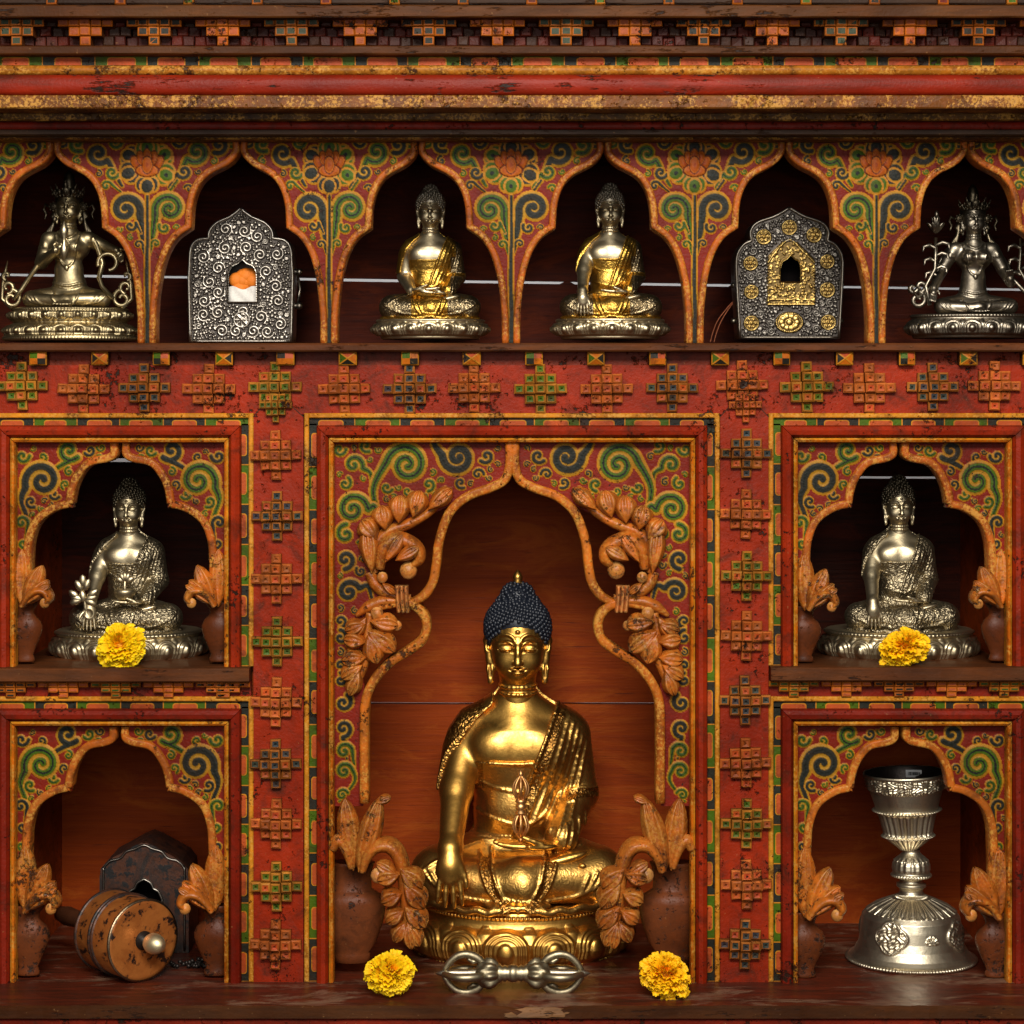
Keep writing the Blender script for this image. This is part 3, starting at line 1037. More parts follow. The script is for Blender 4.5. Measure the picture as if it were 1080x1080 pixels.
C_OP = (352, 728, 467, 1036)
LU_OP = (16, 236, 467, 703)
LL_OP = (16, 236, 766, 1036)
RU_OP = (842, 1062, 467, 702)
RL_OP = (842, 1062, 766, 1036)
frames = [frame(*C_OP), frame(*LU_OP), frame(*LL_OP, red=(0.19, 0.013, 0.004)), frame(*RU_OP), frame(*RL_OP, red=(0.19, 0.013, 0.004))]

# --- pillars (with a gabled head that laps over the frieze) -------------------
for cx, x0, x1 in ((289.5, 267.3, 320.0), (784.0, 759.6, 810.6)):
    mb = MB()
    yf = 0.0005
    pts = [(x0, 1036), (x0, 440), (cx, 413), (x1, 440), (x1, 1036)]
    n = 26
    # red field in short lengths so that it is slightly uneven, like planed by hand
    P = np.zeros((n + 1, 5, 3))
    for i in range(n + 1):
        py = 440 + (1036 - 440) * i / n
        for q in range(5):
            P[i, q] = (X(x0 + (x1 - x0) * q / 4), yf + random.uniform(-.0005, .0005), Z(py))
    P[0, :, 1] = yf
    mb.grid(P, RED, smooth=False)
    mb.poly([(X(x0), yf, Z(440)), (X(x1), yf, Z(440)), (X(cx), yf, Z(413))], RED)
    for a, b in ((pts[0], pts[1]), (pts[1], pts[2]), (pts[2], pts[3]), (pts[3], pts[4])):
        mb.poly([(X(a[0]), yf, Z(a[1])), (X(b[0]), yf, Z(b[1])), (X(b[0]), 0.02, Z(b[1])), (X(a[0]), 0.02, Z(a[1]))], DBROWN)
    po = part(mb, 'pillar', M['paint'])
    # dark edge lines of the gable joint
    mb = MB()
    for a, b in ((pts[1], pts[2]), (pts[2], pts[3])):
        ax, az, bx, bz = X(a[0]), Z(a[1]), X(b[0]), Z(b[1])
        nn = Vector((-(bz - az), 0, bx - ax)).normalized() * 0.0008
        for s_, col, w in ((1, DBROWN, 1.0),):
            mb.poly([(ax, yf - .0004, az), (bx, yf - .0004, bz), (bx + nn.x, yf - .0004, bz + nn.z), (ax + nn.x, yf - .0004, az + nn.z)], col)
    part(mb, 'gable_joint', M['dark'], po)
    left = cx < 500
    rows = [(427, 'g' if left else 'r')] + list(zip([480, 544, 610, 676, 740, 805, 868, 934, 995] if left else [478, 542, 607, 670, 738, 804, 868, 932, 995], 'rbrgrbrgr' if left else 'brgrbrgrb'))
    for k, (by, key) in enumerate(rows):
        o = link('carved_boss', BOSS[key][(k + left) % 3], po, (X(cx + 2.2 + random.uniform(-1, 1)), yf, Z(by)), (0, random.uniform(-.025, .025), 0), (0.97, 1, 1.0))
        if k == 0:
            o.scale = (0.62, 0.9, 0.72)

# --- little shelves over the lower side niches --------------------------------
for x0, x1, yy, nb, bx0 in ((XL, 264.5, 703, 8, -99), (811.5, XR, 702, 7, 837)):
    o = shelf_edge('shelf', x0, x1, yy, yy + 15, -0.016, 0.285, (0.09, 0.030, 0.010), nx=24)
    mb = MB()
    mb.box(X(x0), X(x1), 0.004, 0.05, Z(736), Z(yy + 15), (0.20, 0.014, 0.004))
    fo = part(mb, 'shelf_frieze', M['paint'])
    for k in range(nb):
        mb = MB()
        cx = bx0 + 55.4 * k
        if cx > x1 - 26 and cx < 700: cx = x1 - 27
        half_boss(mb, cx, yy + 16, 0.0, 10.6, 5.6, [(0.05, 0.10, 0.015), (0.40, 0.085, 0.03), NAVY, (0.40, 0.085, 0.03)][k % 4], y=0.004, lift=0.005)
        part(mb, 'hanging_boss', M['paint'], fo)

# outer posts just outside the picture
for x0, x1 in ((XL, -16), (1094, XR)):
    mb = MB()
    mb.box(X(x0), X(x1), 0.0, 0.05, Z(1036), Z(436), RED, c=.001)
    part(mb, 'corner_post', M['paint'])

# --- carcass: partitions, floors, back boards ---------------------------------
BACK = 0.27
WALLC = (0.24, 0.038, 0.005)


def one_box(name, x0, x1, y0, y1, py0, py1, col, mat='dark'):
    mb = MB()
    mb.box(X(x0), X(x1), y0, y1, Z(py1), Z(py0), col, c=.001)
    return part(mb, name, M[mat])


for x0, x1 in ((240, 348), (732, 838), (XL, 12), (1066, XR)):
    one_box('partition', x0, x1, 0.013, BACK, 371.5, 1036, WALLC)
for x0, x1, a_, b_ in ((12.2, 239.8, 371.5, 462), (348.2, 731.8, 371.5, 462), (838.2, 1065.8, 371.5, 462), (12.2, 239.8, 718.5, 760), (838.2, 1065.8, 718.5, 760)):
    one_box('niche_ceiling', x0, x1, 0.05, BACK, a_, b_, BROWN)
for x0, x1 in ((XL - 6, XL), (XR, XR + 6)):
    one_box('carcass_side', x0, x1, -0.04, BACK + .02, 0, 1060, DBROWN)
one_box('top_board', XL, XR, -0.04, BACK + 0.02, 141, 147, DBROWN)


def boards(lst, mat, d=BACK):
    for name, pts in lst:
        mb = MB()
        f = [(X(px, d), d, Z(py, d)) for px, py in pts]
        b = [(x, y + 0.014, z) for x, y, z in f]
        i = mb.verts(f + b)
        n = len(pts)
        mb.face([i + k for k in range(n)][::-1], (0.5, 0.5, 0.5))
        mb.face([i + n + k for k in range(n)], (0.5, 0.5, 0.5))
        for k in range(n):
            e = (k + 1) % n
            mb.face((i + k, i + e, i + n + e, i + n + k), (0.5, 0.5, 0.5))
        part(mb, name, M[mat])


a_, b_ = XL, XR
sl = lambda px: 289.5 + (px / 1080.0) * 16.0
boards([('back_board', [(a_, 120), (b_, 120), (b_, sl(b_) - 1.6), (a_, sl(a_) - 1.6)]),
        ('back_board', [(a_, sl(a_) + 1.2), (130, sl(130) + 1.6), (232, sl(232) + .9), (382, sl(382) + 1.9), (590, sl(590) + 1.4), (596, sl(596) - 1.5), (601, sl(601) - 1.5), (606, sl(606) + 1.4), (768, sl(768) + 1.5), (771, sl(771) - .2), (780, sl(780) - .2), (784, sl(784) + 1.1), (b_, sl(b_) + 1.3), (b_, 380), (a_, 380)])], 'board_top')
# centre niche: two planks with a hairline gap
boards([('back_board', [(340, 440), (740, 440), (740, 741.0), (620, 740.8), (480, 741.0), (340, 740.2)]),
        ('back_board', [(340, 742.0), (480, 743.2), (560, 741.4), (620, 742.9), (740, 743.0), (740, 1010), (340, 1010)])], 'board_mid')
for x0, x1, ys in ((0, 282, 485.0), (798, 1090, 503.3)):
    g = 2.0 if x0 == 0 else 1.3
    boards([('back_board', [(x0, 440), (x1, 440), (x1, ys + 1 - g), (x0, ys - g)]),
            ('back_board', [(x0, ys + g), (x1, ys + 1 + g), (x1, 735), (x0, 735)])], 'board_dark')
    boards([('back_board', [(x0, 741), (x1, 741), (x1, 1010), (x0, 1010)])], 'board_mid')

# --- ledge ---------------------------------------------------------------------
FLOOR = Z(1036)
mb = MB()
rl = random.Random(3)
nx, ny = 150, 34
x0, x1 = X(XL), X(XR)
P = np.zeros((nx + 1, ny + 3, 3))
for i in range(nx + 1):
    x = x0 + (x1 - x0) * i / nx
    e = rl.uniform(-.0006, .0006)
    chip = max(0.0, 1 - abs((x - X(566)) / 0.036)) ** 0.7
    for j in range(ny + 1):
        y = BACK + 0.01 + (-0.092 - BACK - 0.01) * j / ny
        z = FLOOR + rl.uniform(-.0003, .0003)
        if j >= ny - 1: z -= chip * (0.006 if j == ny else 0.003)
        P[i, j] = (x, y, z)
    P[i, ny, 1] += e + chip * 0.006
    P[i, ny + 1] = (x, -0.0945 + e + chip * .002, FLOOR - .0018 - chip * .006)
    P[i, ny + 2] = (x, -0.0945 + e, FLOOR - .0125)
mb.grid(P[:, :ny + 1], (0.3, 0.05, 0.02), smooth=False)
lg = part(mb, 'base_ledge', M['ledge'])
mb = MB()
z = FLOOR - .0125
mb.grid(P[:, ny:], (0.060, 0.022, 0.008), smooth=False)
mb.poly([(x0, -.0945, z), (x1, -.0945, z), (x1, -.07, z), (x0, -.07, z)], DBROWN)
part(mb, 'front_edge', M['dark'], lg)
mb = MB()
mb.box(x0, x1, -0.090, 0.28, FLOOR - 0.09, FLOOR - 0.013, (0.18, 0.016, 0.006), c=.002)
part(mb, 'base_moulding', M['paint'])
mb = MB()
# bare wood where a splinter broke off the ledge's edge
pts = []
for k in range(28):
    a = 2 * PI * k / 28
    r = 1 + 0.22 * rl.uniform(-1, 1)
    pts.append((X(566, -.0945) + 0.032 * r * math.cos(a) * (1 - .25 * math.sin(a)), -0.0958 + (0.004 if math.sin(a) > .2 else 0), FLOOR - .0062 + 0.0052 * r * math.sin(a)))
mb.poly(pts[::-1], (0.22, 0.12, 0.06))
part(mb, 'bare_wood_chip', M['dark'])

# ------------------------------------------------------------------ niche arches
NH = [(2.2, 0), (2.2, 11), (6, 17), (14, 20.5), (31, 24.5), (41, 36), (47, 50), (50, 68), (67, 72), (84, 84), (92, 103), (94, 126), (94.5, 165)]


def niche_arch(op, cx, dark_left, name='arch_panel', seed=0, rimcol=ORANGE):
    x0, x1, top, _ = op
    d = PANEL_D
    y = d
    xl, xr = x0 - 2, x1 + 2
    p = Painter(xl, xr, top - 2, top + 168, 0.9, base=(0.20, 0.013, 0.004))
    A, B = (NAVY, GREEN) if dark_left else (GREEN, NAVY)
    random.seed(100 + seed)
    for sg, m, o in ((-1, A, B), (1, B, A)):
        fx = lambda v: cx + sg * v
        an = lambda a: a if sg > 0 else 180 - a
        T = lambda t: sg * t
        p.scroll(fx(103), top + 14, 9.5, an(180), T(-1.0), o)
        p.scroll(fx(82), top + 15, 7, an(60), T(1.0), o)
        p.scroll(fx(54), top + 8, 15, an(140), T(-1.1), o, tail=[(fx(72), top + 36), (fx(66), top + 26)])
        p.scroll(fx(32), top + 8, 8, an(30), T(1.0), m)
        p.scroll(fx(20), top + 5, 6, an(0), T(1.0), o)
        p.scroll(fx(70), top + 54, 8, an(150), T(-1.0), m)
        p.scroll(fx(58), top + 44, 6.5, an(60), T(-1.0), o)
        p.scroll(fx(82), top + 40, 23, an(20), T(-1.35), m, tail=[(fx(97), top + 82), (fx(104), top + 60)], w=6.6)
        p.scroll(fx(94), top + 62, 8.5, an(120), T(-1.0), m)
        p.scroll(fx(104), top + 84, 9.5, an(150), T(1.1), o, tail=[(fx(100), top + 105)])
        p.scroll(fx(102), top + 106, 8.5, an(200), T(-1.0), o, tail=[(fx(104), top + 130)])
        p.scroll(fx(103), top + 126, 8, an(200), T(-1.0), m, tail=[(fx(104), top + 150)])
    rims = []
    poly = []
    hl = smooth_path(NH, 7, (7,))
    for sg in (-1, 1):
        pts = [(cx + sg * x, top + yy) for x, yy in hl]
        rims.append(pts)
    poly = [(xl, top - 2), (xr, top - 2), (xr, top + 165)] + rims[1][::-1] + rims[0] + [(xl, top + 165)]
    p.buds([(xl + 1, top)] + [(xr - 1, top), (xr - 1, top + 165)] + [(a + 7, b) for a, b in rims[1][::-1]] + [(a - 7, b) for a, b in rims[0]] + [(xl + 1, top + 165)], seed)
    p.fill([(xl + 2, top)] + [(xr - 2, top), (xr - 2, top + 165)] + [(a + 8, b) for a, b in rims[1][::-1]] + [(a - 8, b) for a, b in rims[0]] + [(xl + 2, top + 165)], (A, B), seed=seed)
    me = p.mesh(name, poly, d, y, M['panel'])
    po = link(name, me, cab)
    mb = MB()
    for sg in (-1, 1):
        pts = [(cx + sg * x, top + yy) for x, yy in NH]
        rim_bar(mb, pts, 8.4, d - 0.003, dome=0.004, thick=0.022, col=rimcol, d=d, side=-sg, corners=(7,))
        # back plate gives the board its thickness
        for a in range(len(hl) - 1):
            (xa, ya), (xb, yb) = hl[a], hl[a + 1]
            e = cx + sg * 111
            yk = d + 0.014
            mb.poly([(X(cx + sg * (xa + 3), d), yk, Z(top + ya, d)), (X(e, d), yk, Z(top + ya, d)), (X(e, d), yk, Z(top + yb, d)), (X(cx + sg * (xb + 3), d), yk, Z(top + yb, d))], DBROWN)
    part(mb, 'gilded_edge', M['gilt'], po)
    return po


niche_arch(LU_OP, 127, True, seed=1, rimcol=(0.36, 0.09, 0.013))
niche_arch(LL_OP, 126, False, seed=2, rimcol=(0.42, 0.115, 0.016))
niche_arch(RU_OP, 948, True, seed=3, rimcol=(0.36, 0.09, 0.013))
niche_arch(RL_OP, 949.5, True, seed=4, rimcol=(0.44, 0.125, 0.016))


# ------------------------------------------------------------------ carved lobes and leaves


def lobe(mb, px, py, ln, wd, ang, d, y, col, thick=0.008, tip=0.6, groove=0.3, n=(12, 15), edge=None):
    """a domed carved petal: base at (px,py), pointing along ang (degrees, 0 = right, 90 = up)"""
    nu, nv = n
    sc = S(d) / 1000
    ca, sa = math.cos(math.radians(ang)), math.sin(math.radians(ang))
    P = np.zeros((nu, nv + 2, 3))
    for i in range(nu):
        u = i / (nu - 1)
        # outline: rounded with the widest part beyond the middle
        w = wd / 2 * (math.sin(PI * min(1, u * 0.98 + 0.02) ** (1.0 + tip * .6)) ** 0.62) if 0 < i < nu - 1 else wd * 0.03
        for j in range(-1, nv + 1):
            v = -1 + 2 * min(max(j, 0), nv - 1) / (nv - 1)
            h = thick * (1 - abs(v) ** 2.2) * math.sin(PI * min(1, .08 + .9 * u)) ** 0.5
            h -= (groove + .15) * thick * math.exp(-(v * 5) ** 2) * math.sin(PI * u)
            h += 0.26 * thick * math.cos(v * 11) * (1 - abs(v)) * min(1, 2 * u)
            a, b = u * ln, v * w
            P[i, j + 1] = (X(px, d) + (a * ca - b * sa) * sc, (y + 0.006) if j in (-1, nv) else y - h, Z(py, d) + (a * sa + b * ca) * sc)
    g = random.uniform(.85, 1.15)
    c2 = tuple(min(1, v * g) for v in col)
    mb.grid(P, c2, True)


def ball(mb, px, py, r, d, y, col):
    mb.ball((X(px, d), y, Z(py, d)), (r * S(d) / 1000, r * .8 * S(d) / 1000, r * S(d) / 1000), col, 12)


def stem(mb, pts, w, d, y, col, dome=0.005, thick=0.008, n=7, yoff=None):
    P = smooth_path(pts, n)
    Q = np.stack([(P[:, 0] - 540) / 1000 * S(d), ZE + (EYE - P[:, 1]) / 1000 * S(d)], 1)
    if hasattr(w, '__len__'):
        w = np.interp(np.linspace(0, 1, len(Q)), np.linspace(0, 1, len(w)), w)
        w = list(w / 2000 * S(d))
    else:
        w = w / 2000 * S(d)
    mb.ribbon(Q, w, y, y + thick, dome, col, nseg=6)


# ------------------------------------------------------------------ centre arch
x0, x1, top, _ = C_OP
CXC = 540.3
d = PANEL_D
rimL = [(537.5, 466), (537.5, 490), (532, 506), (517, 514.5), (494, 523), (477, 537), (468.5, 553), (462.5, 575), (460, 597), (456, 615), (446, 629), (430, 637)]
rimL2 = [(394, 641), (408, 637), (428, 635), (443, 643), (450, 657), (446, 674), (431, 686), (411, 699), (395, 717), (386, 738), (384.5, 770), (384.5, 846)]
edgeL = [(537, 465), (537, 490), (530, 506), (514, 514), (491, 523), (474, 533), (455, 543), (440, 551), (420, 560), (400, 572), (397, 590), (399, 606), (404, 622), (398, 634), (390, 642), (382, 655), (384, 672), (380, 690), (380, 705), (384, 722), (384, 738), (383, 770), (383, 850)]
p = Painter(350, 731, 464, 852, 0.9, base=(0.20, 0.013, 0.004))
random.seed(55)
for sg in (-1, 1):
    fx = lambda v: CXC + sg * (CXC - v)
    an = lambda a: a if sg < 0 else 180 - a
    T = lambda t: t if sg < 0 else -t
    A, B = GREEN, NAVY
    for c in ((386, 470, 9, 60, 1), (358, 474, 9, 0, 1), (513, 481, 10, 140, -1), (504, 500, 8, 0, -1), (486, 509, 8, 60, 1), (470, 516, 6, 0, 1)):
        p.scroll(fx(c[0]), c[1], c[2], an(c[3]), T(c[4] * 1.0), A if c[0] < 400 else B)
    p.scroll(fx(483), 482, 21, an(185), T(-1.4), B, tail=[(fx(455), 462), (fx(460), 472)])
    p.scroll(fx(408), 514, 8, an(20), T(1), A); p.scroll(fx(430), 518, 6.5, an(20), T(1), A); p.scroll(fx(452), 511, 9, an(90), T(-1), A)
    p.scroll(fx(373), 490, 13, an(20), T(-1.1), A, tail=[(fx(392), 520), (fx(391), 500)])
    p.scroll(fx(364), 510, 9, an(-60), T(1), A)
    p.scroll(fx(429), 490, 25, an(190), T(1.55), A, tail=[(fx(400), 548), (fx(394), 515)], w=6.8)
    p.scroll(fx(372), 537, 20, an(0), T(-1.35), A, tail=[(fx(400), 552), (fx(395), 534)], w=6.0)
    p.scroll(fx(365), 563, 13, an(-90), T(-1.05), A)
    p.scroll(fx(364), 590, 13, an(90), T(-1.1), B)
    p.scroll(fx(368), 624, 15, an(-20), T(-1.25), B, tail=[(fx(393), 634), (fx(388), 618)])
    for yy, r in ((655, 9), (672, 10), (702, 9.5), (717, 9.5)):
        p.scroll(fx(359), yy, r, an(90 if yy in (655, 702) else -90), T(-1.0 if yy in (655, 702) else 1.0), B)
    p.scroll(fx(362), 741, 12, an(-60), T(1.1), B, tail=[(fx(378), 722)])
    p.scroll(fx(362), 768, 12, an(90), T(-1.1), B, tail=[(fx(366), 800)])
    p.scroll(fx(363), 792, 11, an(-20), T(-1.1), A, tail=[(fx(374), 812)])
    p.scroll(fx(363), 813, 11, an(-20), T(-1.2), A, tail=[(fx(358), 845), (fx(374), 824)])
    p.scroll(fx(361), 838, 8, an(-20), T(-1.2), A)
ee = [tuple(q) for q in smooth_path(edgeL, 4)]
p.buds([(353, 467)] + [(x - 7, y) for x, y in ee] + [(353, 850)], 31)
p.buds([(2 * CXC - x, y) for x, y in [(353, 467)] + [(x - 7, y) for x, y in ee] + [(353, 850)]], 32)
p.fill([(353, 467)] + [(x - 9, y) for x, y in ee] + [(353, 850)], (GREEN, NAVY), seed=21, rmax=10)
p.fill([(2 * CXC - x, y) for x, y in [(353, 467)] + [(x - 9, y) for x, y in ee] + [(353, 850)]], (GREEN, NAVY), seed=22, rmax=10)
mirror = lambda pts: [(2 * CXC - x, y) for x, y in pts]
e1 = [tuple(q) for q in smooth_path(edgeL, 4)]
poly = [(350, 464)] + e1 + [(350, 850)]
p1 = link('arch_panel', p.mesh('arch_panel', poly, d, d, M['panel']), cab)
p2 = link('arch_panel', p.mesh('arch_panel', mirror(poly), d, d, M['panel']), cab)
for po, mir in ((p1, False), (p2, True)):
    f = mirror if mir else (lambda q: q)
    sd = 1 if mir else -1
    mb = MB()
    rc = (0.42, 0.120, 0.014)
    for k, path in enumerate((rimL, rimL2)):
        P = smooth_path(f(path), 7)
        Q = np.stack([(P[:, 0] - 540) / 1000 * S(d), ZE + (EYE - P[:, 1]) / 1000 * S(d)], 1)
        L = len(Q)
        w = [0.0049] * L
        if k == 0:
            for q in range(8): w[L - 1 - q] = 0.0049 * (0.55 + 0.45 * q / 8)
        mb.ribbon(Q, w, d - 0.006, d + 0.018, 0.0025, rc, nseg=8, flat=4.5)
    # board's back
    hl = [q for q in e1]
    for a in range(len(hl) - 1):
        (xa, ya), (xb, yb) = hl[a], hl[a + 1]
        if abs(yb - ya) < .01: continue
        q = f([(351, ya), (xa - 3, ya), (xb - 3, yb), (351, yb)])
        mb.poly([(X(px, d), d + 0.012, Z(py, d)) for px, py in q], DBROWN)
    part(mb, 'gilded_edge', M['gilt'], po)
    # carved foliage
    mb = MB()
    random.seed(9 + mir)
    sgn = -1 if mir else 1
    fx = lambda v: 2 * CXC - v if mir else v
    fa = lambda a: 180 - a if mir else a
    y = d - 0.004
    c = CARVE
    stem(mb, f([(473, 519), (455, 538), (432, 552), (410, 560), (398, 572), (393, 590), (396, 604)]), [4, 9, 11, 12, 12, 11, 7], d, y, c)
    for (lx, ly, ln, wd, a) in ((452, 537, 31, 15, 42), (436, 545, 27, 19, 75), (421, 551, 27, 20, 88), (407, 558, 24, 20, 100), (398, 568, 24, 20, 128), (393, 604, 46, 17, 96)):
        lobe(mb, fx(lx), ly, ln * 1.08, wd * 1.3, fa(a), d, y - .003, c, thick=0.014)
    stem(mb, f([(401, 600), (404, 580), (416, 568), (432, 572), (441, 580), (442, 590), (434, 597)]), [9, 15, 17, 16, 15, 12, 6], d, y - .004, c, dome=.008)
    lobe(mb, fx(407), 592, 34, 15, fa(58), d, y - .010, c, thick=0.007)
    lobe(mb, fx(418), 590, 28, 15, fa(30), d, y - .012, c, thick=0.006)
    ball(mb, fx(431), 601, 9.5, d, y - .002, c)
    stem(mb, f([(390, 603), (396, 615), (406, 624), (420, 629), (433, 631)]), [10, 13, 12, 10, 8], d, y - .002, c)
    ball(mb, fx(404), 608, 6, d, y - .008, c)
    lobe(mb, fx(404), 614, 18, 9, fa(-40), d, y - .009, c)
    for k in (-4.6, 0, 4.6):   # binding cord
        stem(mb, f([(425 + k - 1, 617), (424.5 + k, 631), (425 + k + 1, 645)]), 4.8, d, y - .006, (0.48, 0.17, 0.05), dome=.005, thick=.01)
    # lower cluster
    stem(mb, f([(376, 649), (388, 640), (402, 634), (418, 633)]), [4, 12, 12, 9], d, y - .002, c)
    stem(mb, f([(391, 646), (388, 664), (389, 682), (385, 700), (376, 722), (374, 731)]), [9, 10, 10, 9, 7, 4], d, y - .002, c)
    ball(mb, fx(398), 646, 7, d, y - .006, c)
    lobe(mb, fx(391), 654, 30, 22, fa(-8), d, y - .006, c, thick=.010)
    lobe(mb, fx(389), 664, 36, 25, fa(-38), d, y - .006, c, thick=.010)
    lobe(mb, fx(389), 668, 32, 24, fa(-72), d, y - .007, c, thick=.010)
    lobe(mb, fx(402), 664, 17, 12, fa(38), d, y - .006, c, thick=.008)
    ball(mb, fx(419), 659, 5.5, d, y - .004, c)
    for (lx, ly, ln, wd, a) in ((387, 656, 22, 15, 200), (387, 676, 22, 17, 172), (387, 692, 24, 18, 186), (383, 700, 24, 16, 212), (380, 706, 26, 14, 248)):
        lobe(mb, fx(lx), ly, ln * 1.1, wd * 1.3, fa(a), d, y - .004, c, thick=0.014)
    lobe(mb, fx(387), 650, 24, 14, fa(238), d, y - .006, c)
    part(mb, 'carved_foliage', M['carve'], po)

# ------------------------------------------------------------------ carved vases in the niche corners


def carved_vase(cx, top, bot, rr, d, flip, col, leaves):
    """half-round carved vase standing against the frame with carved leaves; flip mirrors it"""
    mb = MB()
    z1, z0 = Z(top, d), Z(bot, d)
    h = z1 - z0
    r = rr / 1000 * S(d)
    prof = [(0.0, 0), (0.50, 0), (0.52, .03), (0.48, .07), (0.42, .12), (0.58, .24), (0.80, .40), (0.92, .52), (0.93, .60), (0.80, .70), (0.56, .77), (0.46, .82), (0.52, .90), (0.66, .955), (0.70, 1.0), (0.55, 1.0), (0.45, .95), (0, .93)]
    prof = [(a * r, b * h) for a, b in prof]
    mb.lathe(prof, col, n=28, loc=(0, 0, 0))
    vo = part(mb, 'carved_vase', M['vase'], loc=(X(cx, d), d + 0.013, z0))
    vo.scale = (1, .55, 1)
    mb = MB()
    fx = lambda v: 2 * cx - v if flip else v
    fa = lambda a: 180 - a if flip else a
    leaves(mb, fx, fa)
    lf = part(mb, 'carved_leaf', M['carve'], vo)
    lf.matrix_parent_inverse = Matrix.Translation(vo.location) .inverted() if False else (Matrix.Translation(vo.location) @ Matrix.Diagonal((1, .55, 1, 1))).inverted()
    return vo


def small_leaves(cx, top, k, d):
    y = d - 0.002
    c = (0.40, 0.112, 0.013)

    def f(mb, fx, fa):
        lobe(mb, fx(cx - 1), top + 4, 62 * k, 21 * k, fa(90), d, y + .004, c, thick=.006, tip=.2, groove=.5)
        lobe(mb, fx(cx + 2), top + 3, 48 * k, 20 * k, fa(66), d, y - .001, c, thick=.008, tip=.25, groove=.5)
        lobe(mb, fx(cx + 3 * k), top + 1, 37 * k, 17 * k, fa(45), d, y - .005, c, thick=.009, tip=.3, groove=.5)
        pts = [(cx + 1, top + 3), (cx + 8 * k, top - 8 * k), (cx + 17 * k, top - 14 * k), (cx + 26 * k, top - 13 * k), (cx + 30 * k, top - 6 * k), (cx + 27 * k, top - 1 * k)]
        stem(mb, [(fx(a), b) for a, b in pts], [6 * k, 8 * k, 10 * k, 10 * k, 9 * k, 6 * k], d, y - .010, c, dome=.008, thick=.014)
        lobe(mb, fx(cx + 17 * k), top - 12 * k, 17 * k, 9 * k, fa(30), d, y - .013, c, thick=.005)
        ball(mb, fx(cx + 26 * k), top - 1 * k, 5.5 * k, d, y - .010, (0.46, 0.16, 0.03))
    return f


VC = (0.125, 0.034, 0.011)
dv = 0.008
for cx, top, bot, rr, k, flip in ((24, 636, 699, 19.5, .98, False), (229, 636, 699, 19.5, .98, True), (27, 957, 1031, 25, 1.12, False), (226, 957, 1031, 25, 1.12, True),
                                  (850, 640, 699, 19, .98, False), (1055, 637, 698, 19, .98, True), (850, 964, 1033, 24, 1.2, False), (1053, 964, 1033, 24, 1.2, True)):
    carved_vase(cx, top, bot, rr, dv, flip, VC, small_leaves(cx, top, k, dv))


def big_leaves(cx, top, d):
    y = d - 0.004
    c = (0.36, 0.102, 0.014)

    def f(mb, fx, fa):
        F = lambda pts: [(fx(a), b) for a, b in pts]
        # upright leaves
        lobe(mb, fx(cx + 4), top + 2, 76, 25, fa(97), d, y + .002, c, thick=.010, tip=.2, groove=.5)
        lobe(mb, fx(cx + 10), top + 2, 80, 25, fa(74), d, y - .004, c, thick=.012, tip=.1, groove=.5)
        lobe(mb, fx(cx + 27), top - 70, 18, 10, fa(20), d, y - .006, c, thick=.006)
        stem(mb, F([(cx + 2, top), (cx - 3, top - 18), (cx - 12, top - 30), (cx - 18, top - 20)]), [6, 10, 12, 9], d, y - .003, c)
        # drooping scroll with lobes on both sides
        sp = [(cx + 14, top + 2), (cx + 19, top - 14), (cx + 30, top - 25), (cx + 45, top - 24), (cx + 55, top - 8), (cx + 58, top + 18), (cx + 60, top + 44), (cx + 66, top + 74)]
        stem(mb, F(sp), [7, 11, 14, 16, 15, 12, 10, 6], d, y - .012, c, dome=.009, thick=.016)
        for lx, ly, ln, wd, a in ((54, -4, 30, 22, -42), (58, 12, 32, 22, -50), (59, 36, 30, 21, -46), (61, 52, 28, 16, -62), (62, 52, 28, 15, -82),
                                  (54, 2, 24, 19, 196), (56, 22, 23, 19, 205), (58, 40, 22, 18, 215), (60, 52, 24, 16, 240)):
            lobe(mb, fx(cx + lx), top + ly, ln * 1.05, wd * 1.2, fa(a), d, y - .014, c, thick=.014)
        ball(mb, fx(cx + 31), top + 5, 8.5, d, y - .012, (0.40, 0.14, 0.05))
        lobe(mb, fx(cx + 52), top + 4, 26, 16, fa(150), d, y - .016, c, thick=.009)
    return f


for cx, flip in ((369, False), (711.5, True)):
    mb = MB()
    d = 0.008
    top, bot = (915, 1021)
    r = 38 / 1000
    z0 = Z(bot, d); h = Z(top, d) - z0
    prof = [(0, 0), (.52, 0), (.52, .08), (.50, .10), (.70, .2), (.90, .42), (.97, .60), (.92, .66), (.66, .71), (.56, .74), (.54, .86), (.60, .96), (.66, 1.0), (.5, 1.0), (0, .97)]
    mb.lathe([(a * r, b * h) for a, b in prof], (0.13, 0.036, 0.012), n=32)
    vo = part(mb, 'carved_vase', M['vase'], loc=(X(cx, d), d + .030, z0))
    vo.scale = (1, .6, 1)
    mb = MB()
    fx = (lambda v, c=cx: 2 * c - v) if flip else (lambda v: v)
    fa = (lambda a: 180 - a) if flip else (lambda a: a)
    random.seed(4)
    big_leaves(cx, top, d - 0.002)(mb, fx, fa)
    lf = part(mb, 'carved_leaf', M['carve'], vo)
    lf.matrix_parent_inverse = (Matrix.Translation(vo.location) @ Matrix.Diagonal((1, .6, 1, 1))).inverted()

# ------------------------------------------------------------------ implicit modelling: smooth unions on a grid, then surface nets


